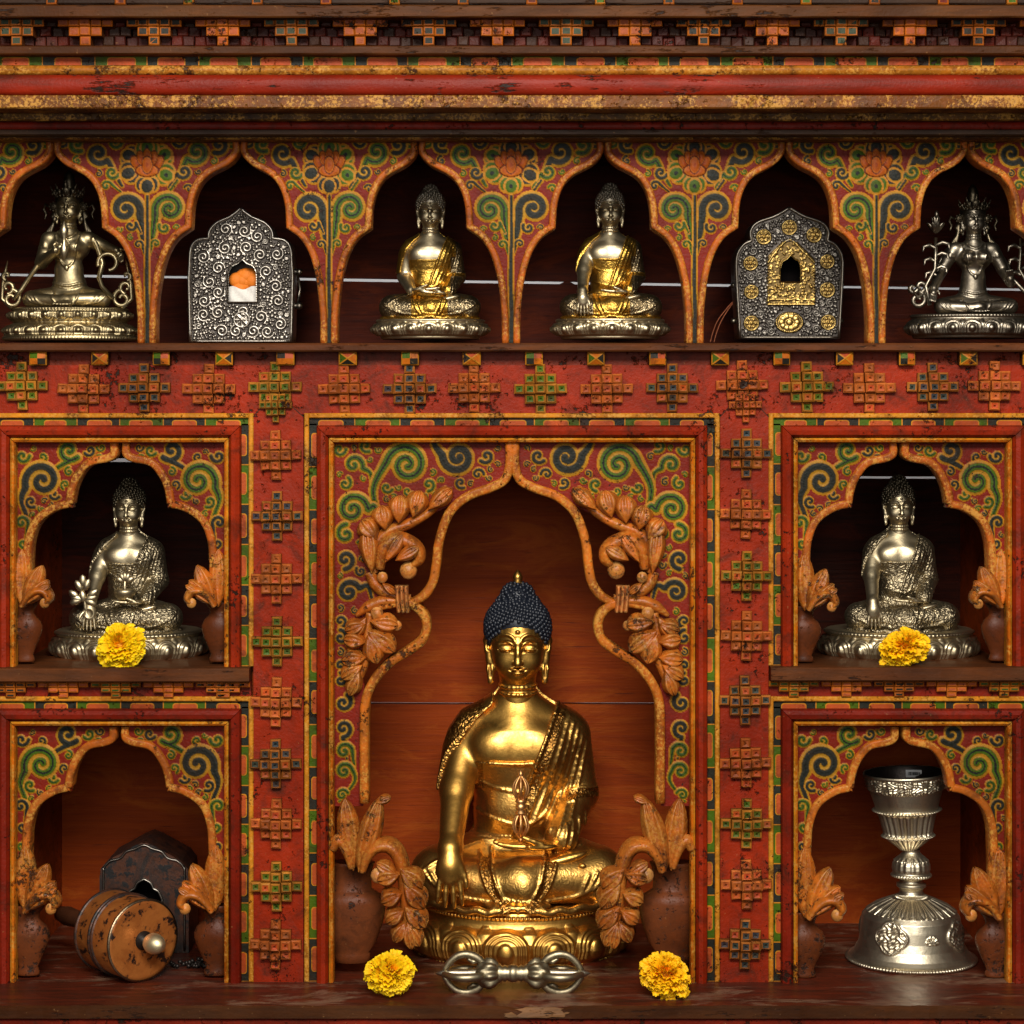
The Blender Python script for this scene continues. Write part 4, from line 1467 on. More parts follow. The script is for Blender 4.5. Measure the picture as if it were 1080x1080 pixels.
class Field:
    def __init__(self, lo, hi, h):
        self.lo = np.array(lo, float); self.h = h
        n = np.ceil((np.array(hi, float) - self.lo) / h).astype(int) + 1
        self.n = n
        self.ax = [self.lo[i] + h * np.arange(n[i]) for i in range(3)]
        self.F = np.full(n, 60.0, dtype=np.float32)

    def copy(self):
        o = Field.__new__(Field)
        o.lo, o.h, o.n, o.ax = self.lo, self.h, self.n, self.ax
        o.F = self.F.copy()
        return o

    def window(self, lo, hi, m):
        s = []
        for i in range(3):
            a = max(0, int((lo[i] - m - self.lo[i]) / self.h)); b = min(self.n[i], int((hi[i] + m - self.lo[i]) / self.h) + 2)
            if b <= a: return None
            s.append(slice(a, b))
        return tuple(s)

    def xyz(self, s):
        return (self.ax[0][s[0]][:, None, None].astype(np.float32), self.ax[1][s[1]][None, :, None].astype(np.float32), self.ax[2][s[2]][None, None, :].astype(np.float32))

    def put(self, s, f, k, sub=False):
        A = self.F[s]
        if sub:
            f = -f
            h = np.maximum(k - np.abs(A - f), 0) / max(k, 1e-6)
            self.F[s] = np.maximum(A, f) + h * h * k * 0.25
        else:
            h = np.maximum(k - np.abs(A - f), 0) / max(k, 1e-6)
            self.F[s] = np.minimum(A, f) - h * h * k * 0.25

    def ell(self, c, r, k=6, R=None, sub=False, m=14):
        rr = max(r)
        r = np.array(r, float)
        lo = np.array(c) - (rr if R is not None else r); hi = np.array(c) + (rr if R is not None else r)
        s = self.window(lo, hi, m)
        if s is None: return
        x, y, z = self.xyz(s)
        x, y, z = x - c[0], y - c[1], z - c[2]
        if R is not None:
            q = np.array(R.to_3x3()).T
            x, y, z = (q[i, 0] * x + q[i, 1] * y + q[i, 2] * z for i in range(3))
        a = np.sqrt((x / r[0]) ** 2 + (y / r[1]) ** 2 + (z / r[2]) ** 2)
        b = np.sqrt((x / r[0] ** 2) ** 2 + (y / r[1] ** 2) ** 2 + (z / r[2] ** 2) ** 2)
        self.put(s, a * (a - 1) / np.maximum(b, 1e-6), k, sub)

    def cap(self, a, b, ra, rb=None, k=6, sub=False, m=14, flat=None):
        rb = ra if rb is None else rb
        a, b = np.array(a, float), np.array(b, float)
        R = max(ra, rb)
        s = self.window(np.minimum(a, b) - R, np.maximum(a, b) + R, m)
        if s is None: return
        x, y, z = self.xyz(s)
        d = b - a
        L2 = max(float(d @ d), 1e-9)
        t = np.clip(((x - a[0]) * d[0] + (y - a[1]) * d[1] + (z - a[2]) * d[2]) / L2, 0, 1)
        q = np.sqrt((x - a[0] - t * d[0]) ** 2 + (y - a[1] - t * d[1]) ** 2 + (z - a[2] - t * d[2]) ** 2)
        self.put(s, q - (ra + (rb - ra) * t), k, sub)

    def chain(self, pts, r, k=2, sub=False, m=8):
        r = [r] * len(pts) if not hasattr(r, '__len__') else r
        for i in range(len(pts) - 1):
            self.cap(pts[i], pts[i + 1], r[i], r[i + 1], k, sub, m)

    def front(self, x, z, back=False):
        """y of the surface that faces the viewer at (x,z)"""
        i = int(round((x - self.lo[0]) / self.h)); kk = int(round((z - self.lo[2]) / self.h))
        if not (0 <= i < self.n[0] and 0 <= kk < self.n[2]): return None
        c = self.F[i, :, kk]
        w = np.nonzero(c < 0)[0]
        if len(w) == 0: return None
        j = w[0]
        if j == 0: return self.ax[1][0]
        f0, f1 = c[j - 1], c[j]
        return self.ax[1][j - 1] + self.h * f0 / (f0 - f1)

    def drape(self, pts, r, k=1.5, n=5, sub=False, off=0.0, src=None):
        P = smooth_path(pts, n) if len(pts) > 2 else np.array([np.array(pts[0]) * (1 - t) + np.array(pts[1]) * t for t in np.linspace(0, 1, n * 2)])
        Q = []
        for x, z in P:
            y = (src or self).front(x, z)
            if y is not None: Q.append((x, y + off, z))
            elif len(Q) > 1:
                self.chain(Q, r, k, sub); Q = []
        if len(Q) > 1: self.chain(Q, r, k, sub)
        return Q

    def mesh(self):
        F = self.F
        B = F < 0
        cnt = np.zeros(tuple(np.array(F.shape) - 1), np.int8)
        for dx in (0, 1):
            for dy in (0, 1):
                for dz in (0, 1):
                    cnt += B[dx:dx + cnt.shape[0], dy:dy + cnt.shape[1], dz:dz + cnt.shape[2]]
        act = (cnt > 0) & (cnt < 8)
        I = np.argwhere(act)
        idx = np.full(cnt.shape, -1, np.int32)
        idx[act] = np.arange(len(I))
        off = np.array([(a, b, c) for a in (0, 1) for b in (0, 1) for c in (0, 1)])
        val = np.stack([F[I[:, 0] + o[0], I[:, 1] + o[1], I[:, 2] + o[2]] for o in off], 1)
        acc = np.zeros((len(I), 3)); num = np.zeros(len(I))
        for i in range(8):
            for j in range(i + 1, 8):
                if np.abs(off[i] - off[j]).sum() != 1: continue
                a, b = val[:, i], val[:, j]
                k = (a < 0) != (b < 0)
                t = np.where(k, a / np.where(k, a - b, 1), 0)
                p = off[i][None] + t[:, None] * (off[j] - off[i])[None]
                acc[k] += p[k]; num[k] += 1
        V = (I + acc / num[:, None]) * self.h + self.lo
        faces = []
        for ax in range(3):
            sl0 = [slice(None)] * 3; sl1 = [slice(None)] * 3
            sl0[ax] = slice(0, -1); sl1[ax] = slice(1, None)
            a, b = B[tuple(sl0)], B[tuple(sl1)]
            E = np.argwhere(a != b)
            o1, o2 = [(1, 2), (2, 0), (0, 1)][ax]
            E = E[(E[:, o1] > 0) & (E[:, o2] > 0) & (E[:, o1] < cnt.shape[o1]) & (E[:, o2] < cnt.shape[o2])]
            fl = a[E[:, 0], E[:, 1], E[:, 2]]
            q = []
            for d1, d2 in ((-1, -1), (0, -1), (0, 0), (-1, 0)):
                c = E.copy(); c[:, o1] += d1; c[:, o2] += d2
                q.append(idx[c[:, 0], c[:, 1], c[:, 2]])
            q = np.stack(q, 1)
            q[~fl] = q[~fl][:, ::-1]
            faces.append(q)
        return V, np.concatenate(faces)


def join_parts(parts):
    Vs, Fs, o = [], [], 0
    for V, F in parts:
        Vs.append(V); Fs.append(F + o); o += len(V)
    return np.concatenate(Vs), np.concatenate(Fs)


def xz_dist(P, pts):
    """distance of points (x,z) to a polyline in the same plane"""
    d = np.full(P[0].shape, 1e3, dtype=np.float32)
    for (ax, az), (bx, bz) in zip(pts[:-1], pts[1:]):
        dx, dz = bx - ax, bz - az
        t = np.clip(((P[0] - ax) * dx + (P[1] - az) * dz) / (dx * dx + dz * dz), 0, 1)
        d = np.minimum(d, np.sqrt((P[0] - ax - t * dx) ** 2 + (P[1] - az - t * dz) ** 2))
    return d


# ------------------------------------------------------------------ head


def head_mesh(h, crown=False, dz=0.0, smile=0.0):
    f = Field((-46, -52, 196), (46, 46, 322), h)
    f.cap((0, 2, 190), (0, -1, 236), 20.5, 18.5, 4)
    for z, r in ((213, 20.4), (220, 19.6)):   # rings of the neck
        for a in np.linspace(0, 2 * PI, 25)[:-1]:
            a2 = a + 2 * PI / 24
            f.cap((r * math.cos(a) * .98, r * math.sin(a) * .98, z + 1.5 * math.sin(a)), (r * math.cos(a2) * .98, r * math.sin(a2) * .98, z + 1.5 * math.sin(a2)), 0.9, 0.9, 2.5)
    f.ell((0, 2, 276), (29.5, 34, 34), 5)
    f.ell((0, -7, 254), (27, 27, 27.5), 10)
    f.ell((0, -22, 234), (10, 9, 8), 9)                       # chin
    for s in (-1, 1):
        f.ell((s * 13, -20, 246), (10, 10, 10), 8)            # cheeks
        f.ell((s * 11.5, -28.5, 262.5), (9.0, 4.5, 4.6), 3, sub=True)   # eye sockets
    f.chain([(0, -32, 271), (0, -35, 262), (0, -39.5, 250), (0, -41, 246.5)], [2.0, 2.4, 3.2, 4.0], 4)
    for s in (-1, 1):
        f.ell((s * 3.7, -36.5, 246), (2.8, 3.4, 2.4), 2.2)    # nostrils
        f.ell((s * 11.5, -26.5, 261.8), (8.6, 5.2, 4.4), 1.0)   # lidded eyeballs
        # upper and lower lid lines, brow arch
        lid = [(s * 3.6, 259.0), (s * 8, 260.6), (s * 12, 260.4), (s * 17, 259.8), (s * 20.5, 262.0)]
        f.drape(lid, 0.75, 0.8, 5, off=0.1)
        f.drape([(x, z - 1.9) for x, z in lid], 0.8, 0.8, 5, sub=True, off=0.0)
        f.drape([(s * 3.6, 265.0), (s * 8, 268.4), (s * 13, 268.8), (s * 19, 266.0)], 0.55, 0.8, 5, sub=True)
        f.drape([(s * 2.4, 268), (s * 5, 272.8), (s * 11, 275.6), (s * 18, 274.2), (s * 24, 268)], 1.1, 1.6, 6, off=0.2)
        f.cap((s * 3.2, -33, 244), (s * 3.2, -34, 244), 1.0, 1.0, 1.0, sub=True)
        # ear: long lobe
        f.chain([(s * 28, 0, 268), (s * 31, 1, 271), (s * 32.5, 3, 266), (s * 31, 2, 257), (s * 29, 0, 247), (s * 28.5, -2, 236), (s * 28.5, -2, 224)], [3.6, 3.6, 3.6, 4.0, 4.4, 4.4, 3.6], 3.5)
        f.cap((s * 29.5, -6, 241), (s * 29, -7, 229), 1.4, 1.7, 1.5, sub=True)
        f.ell((s * 31, -3, 262), (2, 3, 5.5), 1.5, sub=True)
    # lips
    f.ell((0, -31.5, 236.0), (6.6, 4.2, 2.3), 1.4)
    f.ell((0, -33.0, 239.8), (8.2, 3.6, 1.8), 1.2)
    f.drape([(-9.5, 239.2), (-5, 237.7), (0, 238.2), (5, 237.7), (9.5, 239.2)], 0.8, 0.7, 5, sub=True)
    f.cap((0, -38, 242), (0, -36, 241), 1.0, 1.0, 1.5, sub=True)
    f.ell((0, -32.6, 278.5), (2.0, 2.0, 2.0), 1.0)             # urna
    V, F = f.mesh()
    return V, F


HEADS = {}


def get_head(h):
    if h not in HEADS:
        HEADS[h] = head_mesh(h)
    return HEADS[h]


def fib(n):
    i = np.arange(n) + 0.5
    ph = np.arccos(1 - 2 * i / n); th = PI * (1 + 5 ** 0.5) * i
    return np.stack([np.cos(th) * np.sin(ph), np.sin(th) * np.sin(ph), np.cos(ph)], 1)


def hair_mb(ncurl=420, r=3.0, col=(0.5, 0.5, 0.5)):
    """cap of snail curls with the bun on top"""
    mb = MB()
    mb.ball((0, 7, 280), (33.8, 36, 33), col, 28)
    mb.ball((0, 3.2, 285), (32.5, 34.8, 30), col, 28)
    mb.ball((0, 6, 312), (17, 17, 15), col, 20)
    mb.ball((0, 6, 302), (23, 23, 17), col, 20)
    line = lambda y: 285 - (y + 34) * 0.62 if y < 8 else 259 - (y - 8) * 1.2
    for p in fib(ncurl):
        q = np.array((0, 5, 280)) + p * np.array((34.6, 37.2, 34.2))
        e = (q[0] / 29.5) ** 2 + ((q[1] - 2) / 34) ** 2 + ((q[2] - 276) / 34) ** 2
        if e < 1.02 or q[2] < 252 or q[1] > 30: continue
        if q[1] < 6 and q[2] < 289.5 - 0.031 * q[0] ** 2: continue
        mb.ball(q, r * random.uniform(.9, 1.1), col, 7)
    for p in fib(ncurl):
        q = np.array((0, 3.2, 285)) + p * np.array((33.0, 35.4, 30.5))
        if q[1] > -6 or q[2] < 288.5 - 0.031 * q[0] ** 2 or q[2] > 308: continue
        mb.ball(q, r * random.uniform(.9, 1.05), col, 7)
    for p in fib(ncurl // 4):
        q = np.array((0, 6, 312)) + p * np.array((17.5, 17.5, 15.5))
        if q[2] < 308: continue
        mb.ball(q, r * random.uniform(.9, 1.05), col, 7)
    for p in fib(ncurl // 3):
        q = np.array((0, 6, 302)) + p * np.array((23.5, 23.5, 17.5))
        if not 304 < q[2] < 316: continue
        mb.ball(q, r * random.uniform(.9, 1.05), col, 7)
    return mb


# clip the lower, face side of the cap: a face shape is already outside of it there


def finger(f, base, direction, length, r, curl=(0, 0, 0), k=1.2):
    b = np.array(base, float); d = np.array(direction, float); d /= np.linalg.norm(d)
    c = np.array(curl, float)
    p1 = b + d * length * .42
    d2 = d + c * .5; d2 /= np.linalg.norm(d2)
    p2 = p1 + d2 * length * .33
    d3 = d2 + c * .6; d3 /= np.linalg.norm(d3)
    p3 = p2 + d3 * length * .25
    f.cap(b, p1, r, r * .95, k); f.cap(p1, p2, r * .95, r * .86, .8); f.cap(p2, p3, r * .86, r * .7, .8)


def hand_down(f, wx, out=False):
    """hand that reaches down over the shin, back (or palm) to the viewer"""
    y = -93
    R = Matrix.Rotation(math.radians(-6), 4, 'X')
    f.cap((wx, -82, 62), (wx, -91, 48), 11.5, 10, 8)
    f.ell((wx + 0.5, y, 44), (15, 7.5, 17), 6, R)
    for i, (dx, ln) in enumerate(((-10.2, 21), (-3.6, 26), (3.2, 27), (9.8, 24))):
        finger(f, (wx + dx, y - 1.5, 33), (dx * .012, -.05, -1), ln, 3.3, (0, -.08 if out else .22, 0), .6)
    if out:
        finger(f, (wx - 11, y - 3, 46), (-.55, -.35, -.7), 19, 3.6, (.3, 0, -.2), 2.5)
        f.ell((wx, y - 6, 42), (8, 2.5, 9), 2.5, sub=True)
    else:
        finger(f, (wx + 11, y - 1, 46), (.45, -.1, -.9), 20, 3.6, (-.35, 0, -.1), 2.5)


def hand_lap(f, sx=1, z=63, y=-62):
    """hand lying in the lap, palm up; fingers run across the body"""
    f.ell((sx * 22, y - 2, z), (20, 14, 5.2), 4)
    for i, (dy, ln) in enumerate(((-12, 27), (-5, 31), (2, 30), (9, 25))):
        finger(f, (sx * 7, y - 2 + dy, z + .5), (-sx, .0, .05), ln, 3.4, (0, 0, .16), .7)
    finger(f, (sx * 24, y - 12, z + 3), (-sx * .9, -.25, .35), 20, 3.6, (-.1 * sx, .1, .1), 2)


def seated(pose, h, hh, lw=1.0, kind='monk'):
    """returns dict of (V,F) in body units: z up from the lotus seat, x to the viewer's right, y away.
    pose: 'earth' right hand down, 'give' right palm out, 'lap' both in the lap"""
    lo, hi = (-125 * max(1, lw), -116, -8), (125 * max(1, lw), 66, 232)
    A = Field(lo, hi, h)
    A.ell((0, 12, 32), (64, 46, 34), 8)
    for s in (-1, 1):
        A.cap((s * 26, 8, 33), (s * 80 * lw, -36, 29), 33, 25, 10)
        A.ell((s * 80 * lw, -36, 27), (27, 24, 23), 8)
    A.cap((-80 * lw, -44, 24), (6, -72, 22), 23, 17, 8)
    A.cap((82 * lw, -44, 25), (2, -66, 30), 23, 18, 8)
    A.ell((0, -38, 22), (62, 36, 20), 10)
    A.ell((0, 7, 84), (45, 35, 46), 12)
    A.ell((0, 3, 142), (57, 38, 52), 14)
    A.cap((-42, 4, 170), (42, 4, 170), 22, 22, 12)
    A.cap((0, 5, 178), (0, 3, 207), 34, 20, 16)
    for s in (-1, 1):
        A.cap((s * 10, 5, 194), (s * 48, 5, 168), 19, 20, 10)
    for s in (-1, 1):
        A.ell((s * 23, -20, 156), (26, 17, 22), 12)
    A.ell((0, -20, 92), (30, 14, 22), 12)
    # left arm (viewer's right)
    B0 = A.copy()
    arm = lambda f, s: (f.cap((s * 53, 5, 164), (s * 63, 8, 104), 20, 17.5, 8), f.cap((s * 63, 8, 104), (s * 44, -46, 68), 17.5, 12.5, 6))
    arm(A, 1)
    full = A.copy()
    if pose == 'lap':
        arm(full, -1)
        hand_lap(full, 1, 62, -58); hand_lap(full, -1, 70, -60)
    else:
        full.cap((-53, 4, 164), (-64, -30, 114), 20, 17, 8)
        full.cap((-64, -30, 114), (-69, -82, 62), 16.5, 11.5, 7)
        hand_down(full, -69, pose == 'give')
        hand_lap(full, 1)
    # foot lying sole up on the thigh
    R = Matrix.Rotation(math.radians(-14), 4, 'Y')
    full.ell((40, -60, 47), (32, 12, 7), 4, R)
    for q in range(5):
        full.ell((66 + q * 1.2, -70 + q * 5, 43 - q * .4), (4.5, 3, 3), 1.5)
    # ---- robe: an offset of the body cut to its outline
    W = A.xyz((slice(None),) * 3)
    x, y, z = W
    x2 = x + 0 * z; z2 = z + 0 * x
    HEM = [(44, 206), (34, 182), (22, 152), (10, 120), (2, 96), (-6, 70)]
    hx = np.interp(z[0, 0], [70, 96, 120, 152, 182, 206], [-6, 2, 10, 22, 34, 44]).astype(np.float32)
    side = hx[None, None, :] - x            # <0 : on the robe's side
    if kind == 'lapopen':
        pass
    outer = np.maximum(A.F - 4.2, np.where(z > 62, side, -5.0))
    # on the back the robe covers everything
    outer = np.where(y > 14, A.F - 4.2, outer)
    inner = np.maximum(A.F - 1.8, z - 144 + 0.0 * x)
    inner = np.maximum(inner, np.where(z > 66, np.abs(x) - 52, -5))
    leg = np.maximum(A.F - 3.2, z - 66)
    robe = Field.__new__(Field)
    robe.lo, robe.h, robe.n, robe.ax = A.lo, A.h, A.n, A.ax
    robe.F = np.minimum(np.minimum(outer, inner), leg).astype(np.float32)
    # edge strip hanging over the other shoulder
    if pose != 'x':
        d = xz_dist((x2, z2), [(-34, 206), (-50, 192), (-66, 168), (-76, 140), (-80, 118)])
        st = np.maximum(full.F - 4.5, d - 8.5 + 0 * y)
        st = np.maximum(st, -22 - y)
        st = np.maximum(st, 112 - z)
        robe.F = np.minimum(robe.F, st.astype(np.float32))
    # cuffs keep the hands and forearm bare: trim around the left wrist
    A2 = robe
    src = robe.copy()
    up = lambda q: q
    # hems and folds (raised cords laid on the surface)
    A2.drape([(p[0] + 1, p[1]) for p in HEM], 2.2, 1.5, 5, src=src)
    A2.drape([(p[0] + 10, p[1] + 2) for p in HEM], 1.2, 1.2, 5, src=src)
    A2.drape([(-30, 143), (0, 142), (16, 143)], 1.8, 1.5, 5, src=src)
    for k in range(1):
        zz = 118 - k * 13
        A2.drape([(-44 + k, zz + 7), (-22, zz - 2), (8 - k * 3, zz - 7 + k)], 0.55, 2.2, 5, src=src)
    for k in range(6):   # folds fall from the left shoulder
        A2.drape([(50 + k * 4.5, 196 - k * 7), (34 + k * 6, 150 - k * 6), (20 + k * 7, 112 - k * 5), (8 + k * 8, 84 - k * 3)], 0.8, 2.6, 6, src=src)
    A2.drape([(-58, 96), (-46, 92), (-20, 83), (4, 78), (20, 84), (30, 92)], 1.6, 1.6, 6, src=src)
    for zz in (104, 112):
        A2.drape([(54, zz - 2), (64, zz + 2), (76, zz + 1), (86, zz - 1)], 1.6, 1.4, 5, src=src)
    for k in range(4):   # sleeve rings at the wrist
        A2.drape([(46 + k * 6, 58 - k * 0), (50 + k * 6.5, 70 + k * 1.5), (50 + k * 7, 84 + k * 2)], 1.5, 1.6, 5, src=src)
    # folds around the knees and hems over the shins
    for s in (-1, 1):
        for k in range(4):
            A2.drape([(s * (100 * lw - k * 9), 40 - k * 2), (s * (82 * lw - k * 7), 22 - k * 3), (s * (50 - k * 5), 10), (s * (26 - k * 3), 6)], 1.2, 2.2, 6, src=src)
        A2.drape([(s * 40, 52), (s * 36, 36), (s * 28, 18), (s * 16, 6)], 1.7, 1.5, 6, src=src)
        A2.drape([(s * 28, 54), (s * 25, 36), (s * 18, 18), (s * 8, 5)], 1.7, 1.5, 6, src=src)
    A2.drape([(-40, 60), (-66, 54), (-88, 44), (-100, 34)], 1.4, 2, 6, src=src)
    # cloth fan in front
    A2.ell((0, -82, 5), (34, 16, 5.5), 4)
    for k in range(-3, 4):
        A2.chain([(k * 4, -86, 14), (k * 8, -95, 6), (k * 9.5, -97, 2)], 1.6, 2)
    # hem that lies on the seat
    for s in (-1, 1):
        pts = [(s * (14 + t * 92 * lw), -96 + t * t * 58, 1.2 + 1.4 * math.sin(t * 26)) for t in np.linspace(0, 1, 26)]
        A2.chain(pts, 3.4, 2.5)
    RV, RF = robe.mesh()
    pat = np.zeros(len(RV))
    hxv = np.interp(RV[:, 2], [70, 96, 120, 152, 182, 206], [-6, 2, 10, 22, 34, 44])
    dd = RV[:, 0] - hxv
    pat[(dd > 1) & (dd < 12) & (RV[:, 2] > 70)] = 1
    for s in (-1, 1):
        k = (np.abs(RV[:, 0] * s - np.interp(RV[:, 2], [6, 18, 36, 54], [13, 24, 31, 35])) < 5.5) & (RV[:, 2] < 56) & (RV[:, 1] < -40)
        pat[k] = 1
    pat[(RV[:, 0] < -36) & (RV[:, 2] > 112)] = 1
    pat[(RV[:, 2] > 104) & (RV[:, 2] < 113) & (RV[:, 0] > 50)] = 1
    BV, BF = full.mesh()
    HV, HF = get_head(hh)
    BV, BF = join_parts([(BV, BF), (HV, HF)])
    return dict(body=(BV, BF), robe=(RV, RF), pat=pat)


# ------------------------------------------------------------------ lotus pedestals


def smoothstep(a, b, x):
    t = np.clip((x - a) / (b - a), 0, 1)
    return t * t * (3 - 2 * t)


def pedestal(rx, ry, prof, petals, npet, bead=None, nth=640, double=None, rings=3):
    """turned base with relief petals. prof: (r factor, z); petals: (z0, z1, height); bead: (z, size)"""
    zs = []
    for (ra, za), (rb, zb) in zip(prof[:-1], prof[1:]):
        L = math.hypot((rb - ra) * rx, zb - za)
        n = max(1, int(L / 0.9))
        for k in range(n):
            t = k / n
            zs.append((ra + (rb - ra) * t, za + (zb - za) * t))
    zs.append(prof[-1])
    P = np.array(zs)
    th = np.linspace(0, 2 * PI, nth, endpoint=False)
    TH, Zz = np.meshgrid(th, P[:, 1], indexing='ij')
    R = np.broadcast_to(P[:, 0], TH.shape).copy()
    disp = np.zeros(TH.shape)
    bands = petals if isinstance(petals, list) else [petals]
    for (z0, z1, hgt, up, n_) in bands:
        v = (Zz - z0) / (z1 - z0)
        if not up: v = 1 - v
        uu = (TH / (2 * PI) * n_ + 0.5) % 1.0 * 2 - 1
        on = (v > 0) & (v < 1)
        # arch-shaped petal: distance to its outline
        w = np.where(v < 0.5, 1.0, np.sqrt(np.clip(1 - ((v - 0.5) / 0.46) ** 2, 0, 1)))
        q = np.maximum(np.abs(uu), 0) / np.maximum(w, 1e-3)
        e = np.where(v < .5, np.abs(uu), np.sqrt(uu ** 2 + ((v - .5) / .46) ** 2))
        body = 1 - smoothstep(.86, 1.0, e)
        rel = body * (0.55 + 0.2 * np.sqrt(np.clip(1 - e * e, 0, 1)))
        for c, a_, w_ in (((.74, .22, .05), (.56, .2, .05)) if rings > 2 else ((.70, .45, .10),)):
            rel -= a_ * np.exp(-((e - c) / w_) ** 2)
        b2 = np.sqrt((uu / .34) ** 2 + ((v - .40) / .26) ** 2)
        rel += 0.55 * np.sqrt(np.clip(1 - b2 ** 2, 0, 1)) * (v > 0.02)
        tipv = ((TH / (2 * PI) * n_) % 1.0 * 2 - 1)
        e2 = np.sqrt((tipv / .35) ** 2 + ((v - .72) / .3) ** 2)
        rel += (1 - body) * 0.35 * np.sqrt(np.clip(1 - e2 ** 2, 0, 1))
        disp += np.where(on, rel * hgt, 0)
    if bead:
        for z, sz, n_ in bead:
            uu = (TH / (2 * PI) * n_ % 1) * 2 - 1
            b2 = np.sqrt(uu ** 2 + ((Zz - z) / sz) ** 2)
            disp += np.sqrt(np.clip(1 - b2 ** 2, 0, 1)) * sz * 0.9
    x = (R * rx + disp) * np.cos(TH); y = (R * ry + disp) * np.sin(TH)
    V = np.stack([x, y, Zz], -1)
    nt, nz = TH.shape
    I = np.arange(nt * nz).reshape(nt, nz)
    J = np.roll(I, -1, 0)
    F = np.stack([I[:, :-1], J[:, :-1], J[:, 1:], I[:, 1:]], -1).reshape(-1, 4)
    V = V.reshape(-1, 3)
    ctr = len(V)
    V = np.concatenate([V, [[0, 0, prof[-1][1]], [0, 0, prof[0][1]]]])
    top = np.stack([I[:, -1], J[:, -1], np.full(nt, ctr), np.full(nt, ctr)], -1)
    F3 = [F]
    me = None
    # caps as degenerate-free triangles are added with duplicated points
    return V, F, I[:, -1], I[:, 0]


def ped_obj(name, parent, mat, scale, *a, **k):
    V, F, t, b = pedestal(*a, **k)
    me = np_mesh(name, V, F, mat)
    import bmesh
    bm = bmesh.new(); bm.from_mesh(me); bm.verts.ensure_lookup_table()
    bm.faces.new([bm.verts[i] for i in t]); bm.faces.new([bm.verts[i] for i in b[::-1]])
    bm.to_mesh(me); bm.free()
    o = link(name, me, parent)
    return o


def statue_root(px, py, d, label, group='seated metal statues'):
    r = empty('seated_statue', (X(px, d), d, Z(py, d)), scale=S(d) / 1000)
    tag(r, label, 'statue', group)
    return r

# ------------------------------------------------------------------ the statues
FB = {}


def fig(pose, h, hh, lw):
    k = (pose, h, hh, lw)
    if k not in FB: FB[k] = seated(pose, h, hh, lw)
    return FB[k]


def monk(root, pose, k, pedh, mat_body, mat_robe, mat_hair, h=2.0, hh=1.1, lw=1.0, pat='edge', ncurl=240, cr=3.8, dy=0):
    f = fig(pose, h, hh, lw)
    b = link('body', np_mesh('body', *f['body'], mat_body), root, (0, dy, pedh), scale=k)
    p = f['pat']
    if pat == 'edge': p = np.maximum(p, 0.16)
    if pat == 'all': p = np.maximum(p, 0.8)
    if pat == 'some':
        V = f['robe'][0]
        p = np.maximum(p, np.where((V[:, 2] < 60) & (np.abs(V[:, 0]) > 40), 0.9, 0.25))
    cc = None
    if pat == 'some':
        V = f['robe'][0]
        arm = (V[:, 0] > 50) & (V[:, 2] > 62) & ((V[:, 0] > 62) | (V[:, 2] < 150))
        knee = (V[:, 2] < 62) & (np.abs(V[:, 0]) > 44) & (V[:, 2] > 7)
        edge = f['pat'] > .5
        sil = (arm | knee) & ~edge
        p = np.where(sil, 0.9, 0.35)
        cc = np.where(sil[:, None], np.array((0.52, 0.43, 0.28)), np.array((0.74, 0.43, 0.07)))
    r = link('robe', np_mesh('robe', *f['robe'], mat_robe, pat=p, col=cc), root, (0, dy, pedh), scale=k)
    hm = hair_mb(ncurl, cr)
    hr = hm.build('hair', mat_hair, root, loc=(0, dy, pedh), scale=k)
    return b, r, hr


def finial(root, k, pedh, mat, dy=0):
    mb = MB()
    mb.lathe([(0, 324), (4, 325), (5.5, 328), (4.5, 330), (5.5, 332), (4.5, 336), (2, 339), (0, 341)], (0.5,) * 3, n=18, loc=(0, 5, 0))
    mb.build('finial', mat, root, loc=(0, dy, pedh), scale=k)


# --- the large gilt statue -----------------------------------------------------
d = 0.165
big = statue_root(546, 1022 - 4, d, 'large gilt bronze statue with dark blue curled hair seated in the tall central niche')
q = ped_obj('pedestal', big, M['gold'], 1, 112, 100,
            [(1.04, 0), (1.07, 2), (1.07, 7), (1.02, 10), (1.00, 13), (1.01, 16), (0.97, 19), (0.95, 22), (1.00, 27), (1.03, 36), (1.03, 46), (0.99, 55), (0.94, 59), (0.925, 63), (0.92, 67), (0.925, 70), (0.91, 72), (0.90, 74.5), (0.86, 76), (0.6, 76.5)],
            [(20, 62, 7.5, True, 15)], 15, bead=[(69.5, 2.0, 150)], nth=900)
monk(big, 'earth', 1.0, 76, M['gold'], M['gold_cloth'], M['hair'], h=1.25, hh=0.62, ncurl=560, cr=2.6)
finial(big, 1.0, 76, M['gold'])
# small upright sceptre that stands on his palm
mb = MB()
mb.lathe([(0, 30), (6, 31), (7.5, 34), (5, 36.5), (6.5, 38.5), (7, 41), (6.5, 43.5), (5, 45.5), (7.5, 48), (6, 51), (0, 52)], (.5,) * 3, n=24)
for sg in (-1, 1):
    zz = lambda v: 41 + sg * v
    for q in range(8):
        a = q * PI / 4
        P = smooth_path([(10, 4.5), (16, 8.2), (23, 10.0), (30, 8.6), (36, 4.6), (39.5, 1.6)], 4)
        mb.tube([(math.cos(a) * r, math.sin(a) * r, zz(v)) for v, r in P], 1.5, (.5,) * 3, 7)
    mb.lathe([(r, zz(v)) for v, r in ((10, 3), (20, 2.2), (30, 3), (38, 2.2), (41, 3.4), (43.5, 3.2), (46.5, 1), (47.5, 0))], (.5,) * 3, n=14)
M['rosegold'] = m_metal('rose_gilt_metal', (0.82, 0.45, 0.17), (0.40, 0.18, 0.06), 0.36, 0.6)
mb.build('upright_sceptre', M['rosegold'], big, loc=(3, -66, 76 + 66 + 4), scale=0.80)

